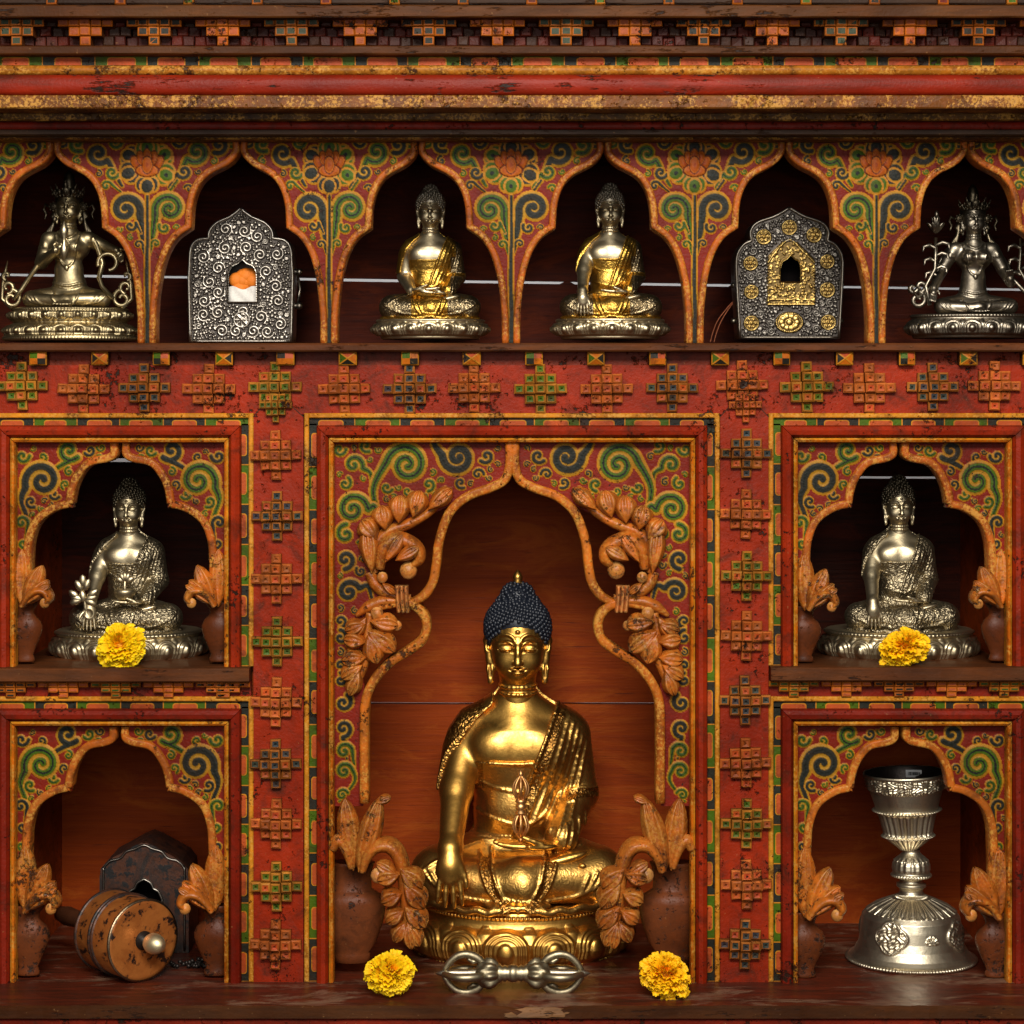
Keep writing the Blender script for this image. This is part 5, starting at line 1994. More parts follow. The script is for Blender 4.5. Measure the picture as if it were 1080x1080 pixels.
# --- four seated monks ------------------------------------------------------------
PED_S = [(0.86, 0), (0.88, 1), (0.88, 3), (0.93, 4.5), (0.985, 9), (1.0, 13), (0.985, 16.5), (0.95, 18.5), (0.975, 19.5), (0.975, 21), (0.95, 22), (0.6, 22.3)]


def small_ped(root, rx, hgt, npet, mat, bead=None, ry=None):
    s = hgt / 22.3
    return ped_obj('pedestal', root, mat, 1, rx, ry or rx * 0.78, [(a, b * s) for a, b in PED_S], [(3.8 * s, 18.9 * s, 4.2 * s ** .5, True, npet)], npet, bead=bead, nth=520, rings=1)


SB = 0.135
s3 = statue_root(454, 358, SB, 'silvered statue in a gold robe with both hands in its lap, in the top row')
small_ped(s3, 59, 21, 20, M['bronze'])
monk(s3, 'lap', 0.434, 21, M['bronze'], M['gilt_cloth'], M['pewter'], lw=1.13, h=1.8, hh=1.05, pat='some')
s4 = statue_root(643.5, 358, SB, 'silvered statue in a gold robe with one hand reaching down, in the top row')
small_ped(s4, 59, 21.5, 20, M['bronze'])
monk(s4, 'earth', 0.437, 21.5, M['bronze'], M['gilt_cloth'], M['pewter'], lw=1.13, h=1.8, hh=1.05, pat='some')
SM = 0.115
sl_ = statue_root(136, 699, SM, 'silvered statue with bowl and sprig held over its knees, in the upper left niche')
small_ped(sl_, 79, 36, 20, M['bronze'], bead=[(33.2, 1.5, 110)])
monk(sl_, 'give', 0.485, 36, M['bronze'], M['bronze_cloth'], M['darkbronze'], lw=1.13, h=1.8, hh=1.0, pat='all')
sr_ = statue_root(948, 699, SM, 'silvered statue with empty cupped hand and one arm reaching down, in the upper right niche')
small_ped(sr_, 80, 37, 20, M['bronze'], bead=[(34.2, 1.5, 110)])
monk(sr_, 'earth', 0.49, 37, M['bronze'], M['bronze_cloth'], M['darkbronze'], lw=1.13, h=1.8, hh=1.0, pat='all')
# bowl with a sprig in the lap hand, flowering sprig beside the lowered hand
mb = MB()
mb.lathe([(0, 0), (6, 0), (9, 3), (11.5, 8), (11, 11), (9.5, 11.5), (9, 10), (0, 9)], (.5,) * 3, n=24)
bo = mb.build('alms_bowl', M['bronze'], sl_, loc=(1, -31, 36 + 33), scale=1.0)
mb = MB()
mb.tube([(0, 0, 8), (0, 0, 22), (.5, 0, 34)], [1.8, 1.4, .5], (.5,) * 3)
for a in (-60, -25, 25, 60, 0):
    t = math.radians(a)
    mb.ball((math.sin(t) * 6, -1, 18 + math.cos(t) * 6), (3.4, 2.0, 5.0), (.5,) * 3, 8, M=Matrix.Rotation(t, 4, 'Y'))
mb.build('sprig', M['bronze'], bo)
mb = MB()
mb.tube([(-35, -44, 44), (-37, -46, 54), (-38, -46, 64), (-40, -46, 76)], [2.6, 2.2, 1.8, 1.2], (.5,) * 3)
for (lx, lz, a) in ((-46, 66, -75), (-32, 66, 75), (-49, 70, -50), (-30, 71, 55), (-44, 79, -30), (-36, 80, 25), (-40, 84, 0), (-40, 68, 170), (-47, 63, -110), (-32, 62, 115)):
    mb.ball((lx, -47, lz), (4.0, 2.2, 6.8), (.5,) * 3, 8, M=Matrix.Rotation(math.radians(a), 4, 'Y'))
mb.build('flowering_sprig', M['bronze'], sl_, loc=(0, 0, 6))


# --- two crowned figures at the ends of the top row --------------------------------
def crowned(root, k, pedh, mat, mat_dark, h, hh, slim, arms, lean=0.0, ribbons=True, bust=0.0):
    f = Field((-140, -116, -8), (140, 66, 232), h)
    f.ell((0, 12, 26), (62, 44, 28), 8)
    for s in (-1, 1):
        f.cap((s * 26, 8, 27), (s * 88, -34, 23), 28, 19, 10)
    f.cap((-90, -42, 19), (6, -70, 15), 18, 13, 7)
    f.cap((90, -42, 19), (0, -64, 20), 18, 14, 7)
    f.ell((0, -38, 15), (62, 36, 14), 8)
    f.ell((lean * .5, 4, 62), (36 * slim, 28, 30), 12)
    f.ell((lean * .8, 2, 95), (32 * slim, 26, 34), 14)
    f.ell((lean, 1, 148), (47 * slim, 31, 36), 14)
    f.cap((lean - 40, 3, 172), (lean + 40, 3, 172), 16, 16, 10)
    f.cap((lean, 4, 172), (lean, 2, 205), 26, 18, 12)
    for s in (-1, 1):
        f.ell((lean + s * 18, -20 - bust * 6, 148), (16 + bust * 2, 13 + bust * 6, 15 + bust * 2), 7)
    for s, pts in arms.items():
        sh = (lean + s * 50, 4, 170)
        e, w = pts['elbow'], pts['wrist']
        f.cap(sh, e, 19, 16, 7); f.cap(e, w, 16, 10.5, 4)
        hd = np.array(pts['hand'], float)
        f.cap(w, w + (hd - w) * .7, 8.5, 9, 3)
        dr = (hd - np.array(w)) / np.linalg.norm(hd - np.array(w))
        sd = np.cross(dr, (0, 1, 0)); sd /= np.linalg.norm(sd)
        for q in range(4):
            finger(f, hd + sd * (q - 1.5) * 5, dr, 20, 3.2, (0, -.15, 0), .6)
        finger(f, np.array(w) + sd * 9, dr + sd * .5, 17, 3.2)
        for e_ in (0.35,):
            p = np.array(sh) * (1 - e_) + np.array(e) * e_
            for a in range(12):   # armlet
                t, t2 = a * PI / 6, (a + 1) * PI / 6
                f.cap(p + 17 * np.array((math.cos(t), math.sin(t), 0)), p + 17 * np.array((math.cos(t2), math.sin(t2), 0)), 2.6, 2.6, 1)
        f.ell(p + np.array((0, -17, 4)), (6, 3, 8), 2)
        for a in range(10):       # bracelet
            t, t2 = a * PI / 5, (a + 1) * PI / 5
            f.cap(w + 9.5 * np.array((math.cos(t), math.sin(t) * .6, math.sin(t) * .8)), w + 9.5 * np.array((math.cos(t2), math.sin(t2) * .6, math.sin(t2) * .8)), 2.2, 2.2, 1)
    # belt, necklace and long chain, leg hems
    src = f.copy()
    f.drape([(lean - 36, 62), (lean, 54), (lean + 36, 62)], 3.2, 1.5, 6, src=src)
    f.drape([(lean - 36, 56), (lean, 47), (lean + 36, 56)], 1.8, 1.5, 6, src=src)
    f.drape([(lean - 24, 188), (lean - 14, 176), (lean, 171), (lean + 14, 176), (lean + 24, 188)], 3.0, 1, 6, src=src)
    f.drape([(lean - 30, 186), (lean - 22, 140), (lean - 14, 112), (lean, 100), (lean + 14, 112), (lean + 22, 140), (lean + 30, 186)], 2.2, 1, 6, src=src)
    y0 = src.front(lean, 101) or -25
    f.ell((lean, y0 - 2, 98), (5, 3, 7), 1)
    for s in (-1, 1):
        for q in range(3):
            f.drape([(s * (98 - q * 10), 30), (s * (80 - q * 8), 12), (s * (46 - q * 6), 5)], 1.3, 2, 6, src=src)
        f.drape([(s * 34, 38), (s * 30, 22), (s * 20, 8)], 1.8, 1.4, 6, src=src)
    f.ell((0, -80, 6), (30, 14, 5), 4)
    for q in range(-3, 4):
        f.chain([(q * 4, -84, 14), (q * 8, -93, 6)], 1.8, 2)
    V, F = f.mesh()
    HV, HF = get_head(hh)
    HV = HV.copy(); HV[:, 0] += lean * .9; HV[:, 2] -= 14
    V, F = join_parts([(V, F), (HV, HF)])
    link('body', np_mesh('body', V, F, mat), root, (0, 0, pedh), scale=k)
    # hair, top-knot and locks on the shoulders
    L = lean * .9
    mb = MB()
    mb.ball((L, 6, 280), (34, 35, 32), (.5,) * 3, 20)
    mb.lathe([(14, 300), (16, 315), (14, 326), (15, 330), (12, 335), (12, 342), (7, 349), (3, 353), (0, 356)], (.5,) * 3, n=16, loc=(L, 8, 0))
    for s in (-1, 1):
        for q in range(3):
            mb.tube([(L + s * 28, 12, 268), (L + s * (36 + q * 3), 14, 252 - q * 6), (L + s * (37 - q * 2), 12, 230), (L + s * (44 + q * 5), 4, 206 - q * 3), (L + s * (47 + q * 8), -2, 188 - q * 2)], [7, 7, 6, 5, 2], (.5,) * 3, 8)
        mb.ball((L + s * 37, -2, 264), (10, 6, 10), (.5,) * 3, 12)
        mb.ball((L + s * 37, -8, 264), (4, 3, 4), (.5,) * 3, 8)
        for q in range(8):
            mb.ball((L + s * 37 + 10 * math.cos(q * PI / 4), -4, 264 + 10 * math.sin(q * PI / 4)), 3, (.5,) * 3, 6)
        mb.ball((L + s * 33, -8, 232), (6, 5, 8), (.5,) * 3, 10)
        mb.tube([(L + s * 46, 0, 262), (L + s * 58, 2, 270), (L + s * 62, 4, 258), (L + s * 56, 4, 246), (L + s * 60, 6, 234)], [2.5, 4, 4, 3.5, 1], (.5,) * 3, 7)
    mb.build('hair', mat_dark, root, loc=(0, 0, pedh - 14 * k), scale=k)
    mb = MB()
    for a in range(28):
        t, t2 = PI * a / 28 * 2, PI * (a + 1) / 28 * 2
        mb.tube([(L + 34 * math.cos(t), 4 + 35 * math.sin(t), 288), (L + 34 * math.cos(t2), 4 + 35 * math.sin(t2), 288)], 3.4, (.5,) * 3, 6)
    for i, a in enumerate((-155, -122, -90, -58, -25)):
        t = math.radians(a)
        c = Vector((L + 34 * math.cos(t), 4 + 35 * math.sin(t), 288))
        hgt = [26, 30, 36, 30, 26][i]
        out = Vector((math.cos(t) * .52, math.sin(t) * .30, 1)).normalized()
        R = out.to_track_quat('Z', 'Y').to_matrix().to_4x4()
        mb.ball(c + out * hgt * .30, (10.5, 4, hgt * .36), (.5,) * 3, 10, M=R)
        mb.ball(c + out * hgt * .66, (5.0, 2.6, hgt * .30), (.5,) * 3, 8, M=R)
        mb.ball(c + out * hgt * .95, (2.0, 1.8, hgt * .14), (.5,) * 3, 8, M=R)
        for s in (-1, 1):
            tv = Vector((-math.sin(t), math.cos(t), 0)) * s
            mb.ball(c + out * hgt * .40 + tv * 8, (2.2, 2, hgt * .22), (.5,) * 3, 7, M=R)
            mb.ball(c + out * hgt * .12 + tv * 7, 3.2, (.5,) * 3, 7)
        mb.ball(c + out * hgt * .25 + Vector((math.cos(t), math.sin(t), 0)) * 4, 3.4, (.5,) * 3, 8)
    mb.build('crown', mat_dark, root, loc=(0, 0, pedh - 14 * k), scale=k)


def curl3(c, R, a0, turns, y, n=26, r1=.25):
    out = []
    for i in range(n):
        u = i / (n - 1)
        r = R * (1 - (1 - r1) * u)
        a = math.radians(a0) + turns * 2 * PI * u
        out.append((c[0] + r * math.cos(a), y, c[1] + r * math.sin(a)))
    return out


s1 = statue_root(74, 360, 0.125, 'crowned bronze figure holding a small sceptre to its chest, on a double lotus base')
ped_obj('pedestal', s1, M['agedbrass'], 1, 69, 50,
        [(1.0, 0), (1.02, 1.2), (1.02, 5), (0.96, 7), (0.98, 10), (0.965, 14), (0.90, 17.5), (0.86, 19), (0.865, 21), (0.90, 24), (0.905, 29), (0.87, 31.5), (0.88, 33.5), (0.86, 35), (0.6, 35.3)],
        [(6.5, 17.5, 4, True, 24), (19.5, 31.5, 4, False, 24)], 26, bead=[(33.2, 1.1, 110), (2.6, 0.9, 120)], nth=620, rings=1)
crowned(s1, 0.428, 35, M['agedbrass'], M['darkbronze'], 2.0, 1.1, 1.12,
        {-1: dict(elbow=np.array((-72, 6, 112)), wrist=np.array((-26, -52, 138)), hand=np.array((-8, -58, 150))),
         1: dict(elbow=np.array((84, -4, 150)), wrist=np.array((118, -26, 140)), hand=np.array((128, -34, 128)))}, lean=-4)
mb = MB()
mb.lathe([(0, -20), (2.2, -17), (4.5, -12), (4.5, -7), (2, -3), (2.6, 0), (2, 3), (4.5, 7), (4.5, 12), (2.2, 17), (0, 21)], (.5,) * 3, n=16)
mb.build('hand_sceptre', M['bronze'], s1, loc=(-1, -27, 35 + 69))
for s in (-1, 1):
    mb = MB()
    # scarf from the shoulder out in a loop, down past the hip, ending in curls on the seat
    if s > 0:
        mb.tube([(22, 2, 112), (30, -10, 100), (36, -8, 82), (33, -14, 66), (38, -22, 56), (50, -26, 44)], [2.6, 2.8, 3, 2.6, 2.4, 2.2], (.5,) * 3)
        mb.tube([(p[0], -10, p[2]) for p in curl3((44, 0, ), 1, 0, 1, 0, 2)] and curl3((42, 82), 11, 200, -0.8, -10, r1=.7), 2.4, (.5,) * 3)
    else:
        mb.tube([(-24, 8, 108), (-30, 8, 96), (-33, 2, 82), (-41, -12, 66), (-47, -22, 53), (-54, -26, 43)], [2.6, 2.8, 3, 2.6, 2.4, 2.2], (.5,) * 3)
    for c, R, a0, t in (((s * 58, 44), 10, 90, s * 1.2), ((s * 62, 56), 7, 270, -s * 1.0), ((s * 63, 68), 5, 270, s * .8)):
        mb.tube(curl3(c, R, a0, t, -18), [2.4] * 20 + [2] * 6, (.5,) * 3)
    mb.tube([(s * 58, -18, 34), (s * 68, -18, 44), (s * 67, -18, 60), (s * 64, -18, 74), (s * 62, -18, 84)], [2, 2.2, 2, 1.6, .5], (.5,) * 3)
    mb.build('scarf', M['agedbrass'], s1)

s2 = statue_root(1026, 357, 0.125, 'dark tarnished crowned figure between lotus stems at the right end of the top row')
ped_obj('pedestal', s2, M['darksilver'], 1, 69, 46, [(.90, 0), (.92, 1), (.92, 2.5), (.97, 5), (1.0, 10), (.99, 15), (.95, 19), (.93, 21), (.95, 22.5), (.95, 24), (.93, 25), (.6, 25.4)],
        [(3.5, 19.5, 3.4, True, 22)], 22, bead=[(23, 1.1, 110)], nth=560, rings=1)
crowned(s2, 0.405, 25, M['darksilver'], M['darkbronze'], 2.0, 1.1, 1.0,
        {-1: dict(elbow=np.array((-84, 4, 112)), wrist=np.array((-112, -58, 66)), hand=np.array((-116, -70, 48))),
         1: dict(elbow=np.array((80, 0, 116)), wrist=np.array((88, -48, 78)), hand=np.array((84, -60, 96)))}, lean=2, bust=.8)
for s, fx_, fz in ((-1, -43, 107), (1, 46, 106)):
    mb = MB()
    mb.tube([(s * 50, -26, 32), (s * 54, -24, 52), (s * 44, -22, 70), (fx_, -20, 86), (fx_, -20, fz - 4)], [2.2, 2.0, 2.0, 2.0, 1.6], (.5,) * 3)
    for q in range(9):   # the flower
        a = 2 * PI * q / 9
        v = Vector((math.cos(a) * .62, math.sin(a) * .62, .75)).normalized()
        mb.ball(Vector((fx_, -20, fz)) + v * 7.5, (3.2, 1.8, 7.5), (.5,) * 3, 8, M=v.to_track_quat('Z', 'Y').to_matrix().to_4x4())
    for q in range(6):
        a = 2 * PI * q / 6
        v = Vector((math.cos(a) * .3, math.sin(a) * .3, 1)).normalized()
        mb.ball(Vector((fx_, -20, fz + 4)) + v * 8, (2.4, 1.6, 6.5), (.5,) * 3, 8, M=v.to_track_quat('Z', 'Y').to_matrix().to_4x4())
    mb.ball((fx_ - s * 1, -20, fz + 20), (2.6, 2.6, 4.5), (.5,) * 3, 8)
    for lx, lz, a in ((-9, 78, -70), (9, 84, 60), (-10, 92, -80), (8, 70, 110), (10, 95, 75), (-8, 64, -110)):
        mb.tube([(fx_, -20, lz), (fx_ + lx * .7, -22, lz + 3), (fx_ + lx * 1.3, -23, lz + 1), (fx_ + lx * 1.4, -23, lz - 4)], [1.6, 2.2, 2.0, .5], (.5,) * 3)
    for c, R, a0, t in (((s * 61, 38), 9, 90, s * 1.2), ((s * 58, 52), 6, 270, -s), ((s * 66, 50), 5, 0, s * .9)):
        mb.tube(curl3(c, R, a0, t, -16), [2.6] * 20 + [2.2] * 6, (.5,) * 3)
    mb.tube([(s * 26, 4, 92), (s * 36, 0, 76), (s * 40, -10, 60), (s * 52, -16, 46), (s * 62, -18, 40), (s * 68, -18, 52)], [2.4, 2.6, 2.6, 2.4, 2.2, .8], (.5,) * 3)
    mb.build('lotus_stem', M['darksilver'], s2, loc=(0, 0, 2))

# ------------------------------------------------------------------ amulet boxes
SIL, SILD = (0.52, 0.47, 0.40), (0.05, 0.043, 0.038)
GLD, GLDD = (0.56, 0.38, 0.12), (0.10, 0.065, 0.025)


def relief(p, mask_fn, hi, lo, count, rmin, rmax, seed, w=0.30):
    """fill a plate with small embossed scrolls, packed without overlap"""
    rr = random.Random(seed)
    placed = []
    tries = 0
    while len(placed) < count and tries < 26000:
        tries += 1
        r = rmin + (rmax - rmin) * rr.random() ** 2 if tries > 300 else rmax
        x = rr.uniform(p.xs[0], p.xs[-1]); y = rr.uniform(p.ys[0], p.ys[-1])
        if not mask_fn(x, y, r): continue
        if any((x - a) ** 2 + (y - b) ** 2 < (r + c) ** 2 * .80 for a, b, c in placed): continue
        placed.append((x, y, r))
        n = 40
        u = np.linspace(0, 1, n)
        a0 = rr.uniform(0, 2 * PI); t = rr.choice((-1, 1)) * 1.6
        rad = (r - .6) * (1 - .85 * u)
        pts = np.stack([x + rad * np.cos(a0 + t * 2 * PI * u), y + rad * np.sin(a0 + t * 2 * PI * u)], 1)
        emboss(p, pts, max(.75, r * w * .62), hi, 1.3)
        if r > 4 and rr.random() < .6:
            for q in range(7):
                a_ = q * 2 * PI / 7 + r
                emboss(p, [(x + r * 1.02 * math.cos(a_), y + r * 1.02 * math.sin(a_))], r * .16, hi, 1.1)
    return placed


def emboss(p, pts, w, hi, lift):
    dn = np.full(p.PX.shape, 9.0)
    for x, y in pts:
        sx, sy = p.win(x, y, w * 1.4 + 1)
        px, py = p.PX[sx, sy], p.PY[sx, sy]
        if px.size == 0: continue
        dn[sx, sy] = np.minimum(dn[sx, sy], np.sqrt((px - x) ** 2 + (py - y) ** 2) / w)
    hh = lift * np.sqrt(np.clip(1 - dn * dn, 0, 1))
    p.H = np.maximum(p.H, hh)
    k = dn < 1
    f = np.clip(1.2 - dn, 0, 1)[k][:, None]
    p.C[k] = p.C[k] * (1 - f) + np.array(hi) * f


def dot(p, x, y, r, hi, lift):
    dn = np.sqrt((p.PX - x) ** 2 + (p.PY - y) ** 2) / r
    p.H = np.maximum(p.H, lift * np.sqrt(np.clip(1 - dn * dn, 0, 1)))
    k = dn < 1
    p.C[k] = np.array(hi)


def amulet(cx, half, bot, d, label, win, depth, seed, gold=False):
    root = empty('amulet_box', (X(cx, d), d, Z(bot, d)))
    tag(root, label, 'amulet box', 'arched amulet boxes in the top row')
    ofs = root.location
    out = [(cx + x, y) for x, y in half] + [(cx - x, y) for x, y in half[::-1]]
    path = smooth_path(half, 6, (4,))
    full = [(cx + x, y) for x, y in path] + [(cx - x, y) for x, y in path[::-1]]
    p = Painter(cx - 58, cx + 58, half[0][1] - 2, bot, 0.55, base=SILD)
    wx0, wx1, wy0, wy1 = win
    inside = poly_mask(full, p.PX, p.PY)

    def ok(x, y, r):
        if wx0 - r - 2.5 < x < wx1 + r + 2.5 and wy0 + abs(x - cx) * .8 - r - 3 < y < wy1 + r + 2.5: return False
        for a in range(8):
            i = int((x + (r + 2.2) * math.cos(a * PI / 4) - p.xs[0]) / p.step); j = int((y + (r + 2.2) * math.sin(a * PI / 4) - p.ys[0]) / p.step)
            if not (0 <= i < inside.shape[0] and 0 <= j < inside.shape[1] and inside[i, j]): return False
        return True
    if gold:
        meds = [(cx, 240, 8), (cx + 26, 248, 8), (cx - 27, 250, 8), (cx + 40, 276, 7.5), (cx - 41, 278, 7.5), (cx + 40, 306, 8), (cx - 40, 308, 7.5), (cx + 41, 340, 8), (cx - 40, 341, 8), (cx, 340, 15)]
        for x, y, r in meds:
            q = np.sqrt((p.PX - x) ** 2 + ((p.PY - y) * (1.35 if r > 10 else 1)) ** 2) / r
            k = q < 1
            p.C[k] = np.array(GLDD)
            p.H[k] = 1.0
            emboss(p, [(x + r * .92 * math.cos(a), y + r * .92 / (1.35 if r > 10 else 1) * math.sin(a)) for a in np.linspace(0, 2 * PI, 40)], .9, GLD, 2.0)
            for a in np.linspace(0, 2 * PI, 7 if r < 10 else 11)[:-1]:
                dot(p, x + r * .55 * math.cos(a), y + r * .55 / (1.3 if r > 10 else 1) * math.sin(a), r * .24, GLD, 2.2)
            dot(p, x, y, r * .28, GLD, 2.6)
        gx0, gx1, gy0, gy1 = wx0 - 13, wx1 + 15, wy0 - 14, wy1 + 24
        k = (p.PX > gx0) & (p.PX < gx1) & (p.PY > gy0) & (p.PY < gy1)
        k &= (np.abs(p.PX - cx) < 8 + (p.PY - gy0) * 1.0)
        p.C[k] = np.array(GLDD)
        p.H[k] = 1.0
        rg = random.Random(3)
        for _ in range(330):
            x, y = rg.uniform(gx0, gx1), rg.uniform(gy0, gy1)
            if abs(x - cx) < 6 + (y - gy0) and not (wx0 - 1 < x < wx1 + 1 and wy0 < y < wy1 + 1):
                dot(p, x, y, rg.uniform(.9, 1.9), GLD, rg.uniform(1.6, 2.6))
        emboss(p, smooth_path([(gx0, gy1), (gx0, gy0 + 22), (cx - 14, gy0 + 10), (cx, gy0 - 2), (cx + 14, gy0 + 10), (gx1, gy0 + 22), (gx1, gy1)], 14, (1, 5)), 1.1, GLD, 2.4)
        emboss(p, [(x, gy1) for x in np.arange(gx0, gx1, .6)], 1.3, GLD, 2.4)
        emboss(p, [(x, gy1 - 5) for x in np.arange(gx0, gx1, .6)], .9, GLD, 2.2)
        placed = []
        hi = tuple(.46 * v for v in SIL)
        ok2 = lambda x, y, r: ok(x, y, r) and all((x - a) ** 2 + (y - b) ** 2 > (r + c) ** 2 for a, b, c in meds) and not (gx0 - r < x < gx1 + r and gy0 - r < y < gy1 + r and abs(x - cx) < 12 + r + (y - gy0))
        relief(p, ok2, hi, SILD, 800, 1.2, 5.0, seed)
    else:
        relief(p, ok, SIL, SILD, 1000, 1.1, 7.5, seed)
        q = np.hypot(p.PX - cx - 1, p.PY - 337) / 8
        for a in np.linspace(0, 2 * PI, 9)[:-1]:
            emboss(p, [(cx + 1 + t * math.cos(a), 337 + t * math.sin(a)) for t in np.linspace(2, 7, 12)], .9, SIL, 1.8)
        emboss(p, [(cx + 1 + 8 * math.cos(a), 337 + 8 * math.sin(a)) for a in np.linspace(0, 2 * PI, 50)], 1.2, SIL, 2.0)
        dot(p, cx + 1, 337, 2.4, SIL, 2.4)
    # window outline
    wc = (wx0 + wx1) / 2; ww = (wx1 - wx0) / 2
    wpts = [(wx0, wy1), (wx0, wy0 + 14), (wx0 + ww * .25, wy0 + 7), (wc - ww * .3, wy0 + 4), (wc, wy0), (wc + ww * .3, wy0 + 4), (wx1 - ww * .25, wy0 + 7), (wx1, wy0 + 14), (wx1, wy1)]
    rimc = GLD if gold else SIL
    emboss(p, np.concatenate([smooth_path(wpts, 12, (1, 4, 7)), [(x, wy1) for x in np.arange(wx1, wx0, -.6)]]), 1.9 if not gold else 1.3, rimc, 2.6)
    hole = poly_mask([(a, b) for a, b in smooth_path(wpts, 8, (1, 4, 7))], (p.PX[:-1, :-1] + p.PX[1:, 1:]) / 2, (p.PY[:-1, :-1] + p.PY[1:, 1:]) / 2)
    # mesh: plate minus window
    cxg = (p.PX[:-1, :-1] + p.PX[1:, 1:]) / 2; cyg = (p.PY[:-1, :-1] + p.PY[1:, 1:]) / 2
    keep = poly_mask(full, cxg, cyg) & ~hole
    sc = S(d)
    V = np.stack([(p.PX - cx) / 1000 * sc, -p.H * .001 * sc, (bot - p.PY) / 1000 * sc], -1).reshape(-1, 3)
    nx, ny = p.PX.shape
    I = np.arange(nx * ny).reshape(nx, ny)
    F = np.stack([I[:-1, :-1], I[:-1, 1:], I[1:, 1:], I[1:, :-1]], -1)[keep]
    used = np.unique(F); rm = np.full(nx * ny, -1); rm[used] = np.arange(len(used))
    link('front_plate', np_mesh('front_plate', V[used], rm[F], M['reliefsilver'], col=np.clip(p.C.reshape(-1, 3)[used], 0, 1)), root)
    loc = lambda x, y: ((x - cx) / 1000 * sc, (bot - y) / 1000 * sc)
    mb = MB()
    for sg in (-1, 1):
        Q = np.array([loc(cx + sg * x, y) for x, y in path])
        mb.ribbon(Q, .0017, -0.0018, depth, .0016, (0.46, 0.42, 0.36) if not gold else (0.26, .23, .19), nseg=4)
    Q = np.array([loc(x, bot - 1.2) for x in np.linspace(cx - half[-1][0], cx + half[-1][0], 12)])
    mb.ribbon(Q, .0012, -0.0012, depth, .0012, (0.40, 0.36, 0.31) if not gold else (.24, .21, .17), nseg=4)
    mb.build('case', M['reliefsilver'], root)
    mb = MB()
    q = [loc(x, y) for x, y in full]
    mb.poly([(x, depth - .001, z) for x, z in q], (0.02, .02, .02))
    mb.build('case_back', M['iron'], root)
    return root, loc


GA = [(0, 220), (11, 228.5), (25, 235), (32.5, 243), (34, 251.5), (46, 253.5), (52.5, 262), (54, 280), (54.5, 300), (53, 361)]
ra, loc = amulet(254, GA, 361, 0.13, 'silver arched amulet box with an orange bundle in its window, on the top shelf', (241.5, 270.5, 274, 318), 0.04, 5)
# what is kept inside: a bundle in orange cloth over white cloth
mb = MB()
rr = random.Random(2)
for k in range(16):
    a = rr.uniform(0, 2 * PI)
    x, z = 256 + 9 * math.cos(a) * rr.random(), 295 + 11 * math.sin(a) * rr.random()
    lx, lz = loc(x, z)
    mb.ball((lx, .016 + .002 * rr.random(), lz), (.0075 + .002 * rr.random(), .006, .0065 + .003 * rr.random()), (0.7, .2, .02), 12)
mb.build('orange_bundle', M['cloth'], ra)
mb = MB()
lx0, lz0 = loc(238, 320); lx1, lz1 = loc(274, 303)
P = np.zeros((12, 8, 3))
for i in range(12):
    for j in range(8):
        P[i, j] = (lx0 + (lx1 - lx0) * i / 11, .010 + .0015 * math.sin(i * 1.3 + j), lz0 + (lz1 - lz0) * j / 7 + (.002 * math.sin(i * .9) if j == 7 else 0))
mb.grid(P, (.8,) * 3)
mb.build('white_cloth', M['white'], ra)
mb = MB()
for z in (286, 322):
    lx, lz = loc(254 + 57.5, z)
    mb.tube([(lx - .004, .018, lz), (lx + .002, .018, lz)], .0035, (0.2, .18, .15), 10)
    mb.ball((lx + .003, .018, lz), .0042, (0.25, .22, .18), 10)
lx, lz0 = loc(254 + 58, 288); _, lz1 = loc(254, 320)
mb.tube([(lx, .02, lz0), (lx + .003, .02, (lz0 + lz1) / 2), (lx, .02, lz1)], .0016, (0.25, .22, .18), 8)
lx, lz = loc(254 - 56, 326)
mb.ball((lx, .018, lz), .0042, (0.25, .22, .18), 10)
mb.build('hinge', M['reliefsilver'], ra)

GB = [(0, 219.5), (15, 228), (34, 235), (41, 244), (40.2, 254), (48.5, 258.5), (55.5, 271), (55.5, 296), (52, 357)]
rb_, loc = amulet(832.5, GB, 357, 0.12, 'dark silver amulet box with gold medallions and an empty black window, on the top shelf', (823, 844, 269, 297), 0.045, 8, gold=True)
mb = MB()
x0, z0 = loc(818, 300); x1, z1 = loc(849, 262)
mb.box(x0, x1, .030, .032, z0, z1, (0.01, .01, .01))
mb.build('window_lining', M['black'], rb_)
mb = MB()
for z in (300, 338):
    lx, lz = loc(832.5 + 57, z)
    mb.ball((lx, .02, lz), .0036, (0.2, .18, .14), 10)
    lx, lz = loc(832.5 - 57, z)
    mb.ball((lx, .02, lz), .0036, (0.2, .18, .14), 10)
mb.build('hinge', M['reliefsilver'], rb_)

# wires beside it
mb = MB()
dd = .16
for k, dx in enumerate((0, 4)):
    pts = [(749 + dx, 361), (752 + dx, 350), (757 + dx, 338), (766 + dx * .6, 326), (776 + dx * .3, 314), (779, 303)]
    P = smooth_path(pts, 6)
    mb.tube([(X(x, dd), dd, Z(y, dd)) for x, y in P], .0009, (0.3, .1, .04), 6)
o = mb.build('copper_wire', M['cord'])
tag(o, 'thin double copper wire leaning behind the medallion amulet box', 'wire')

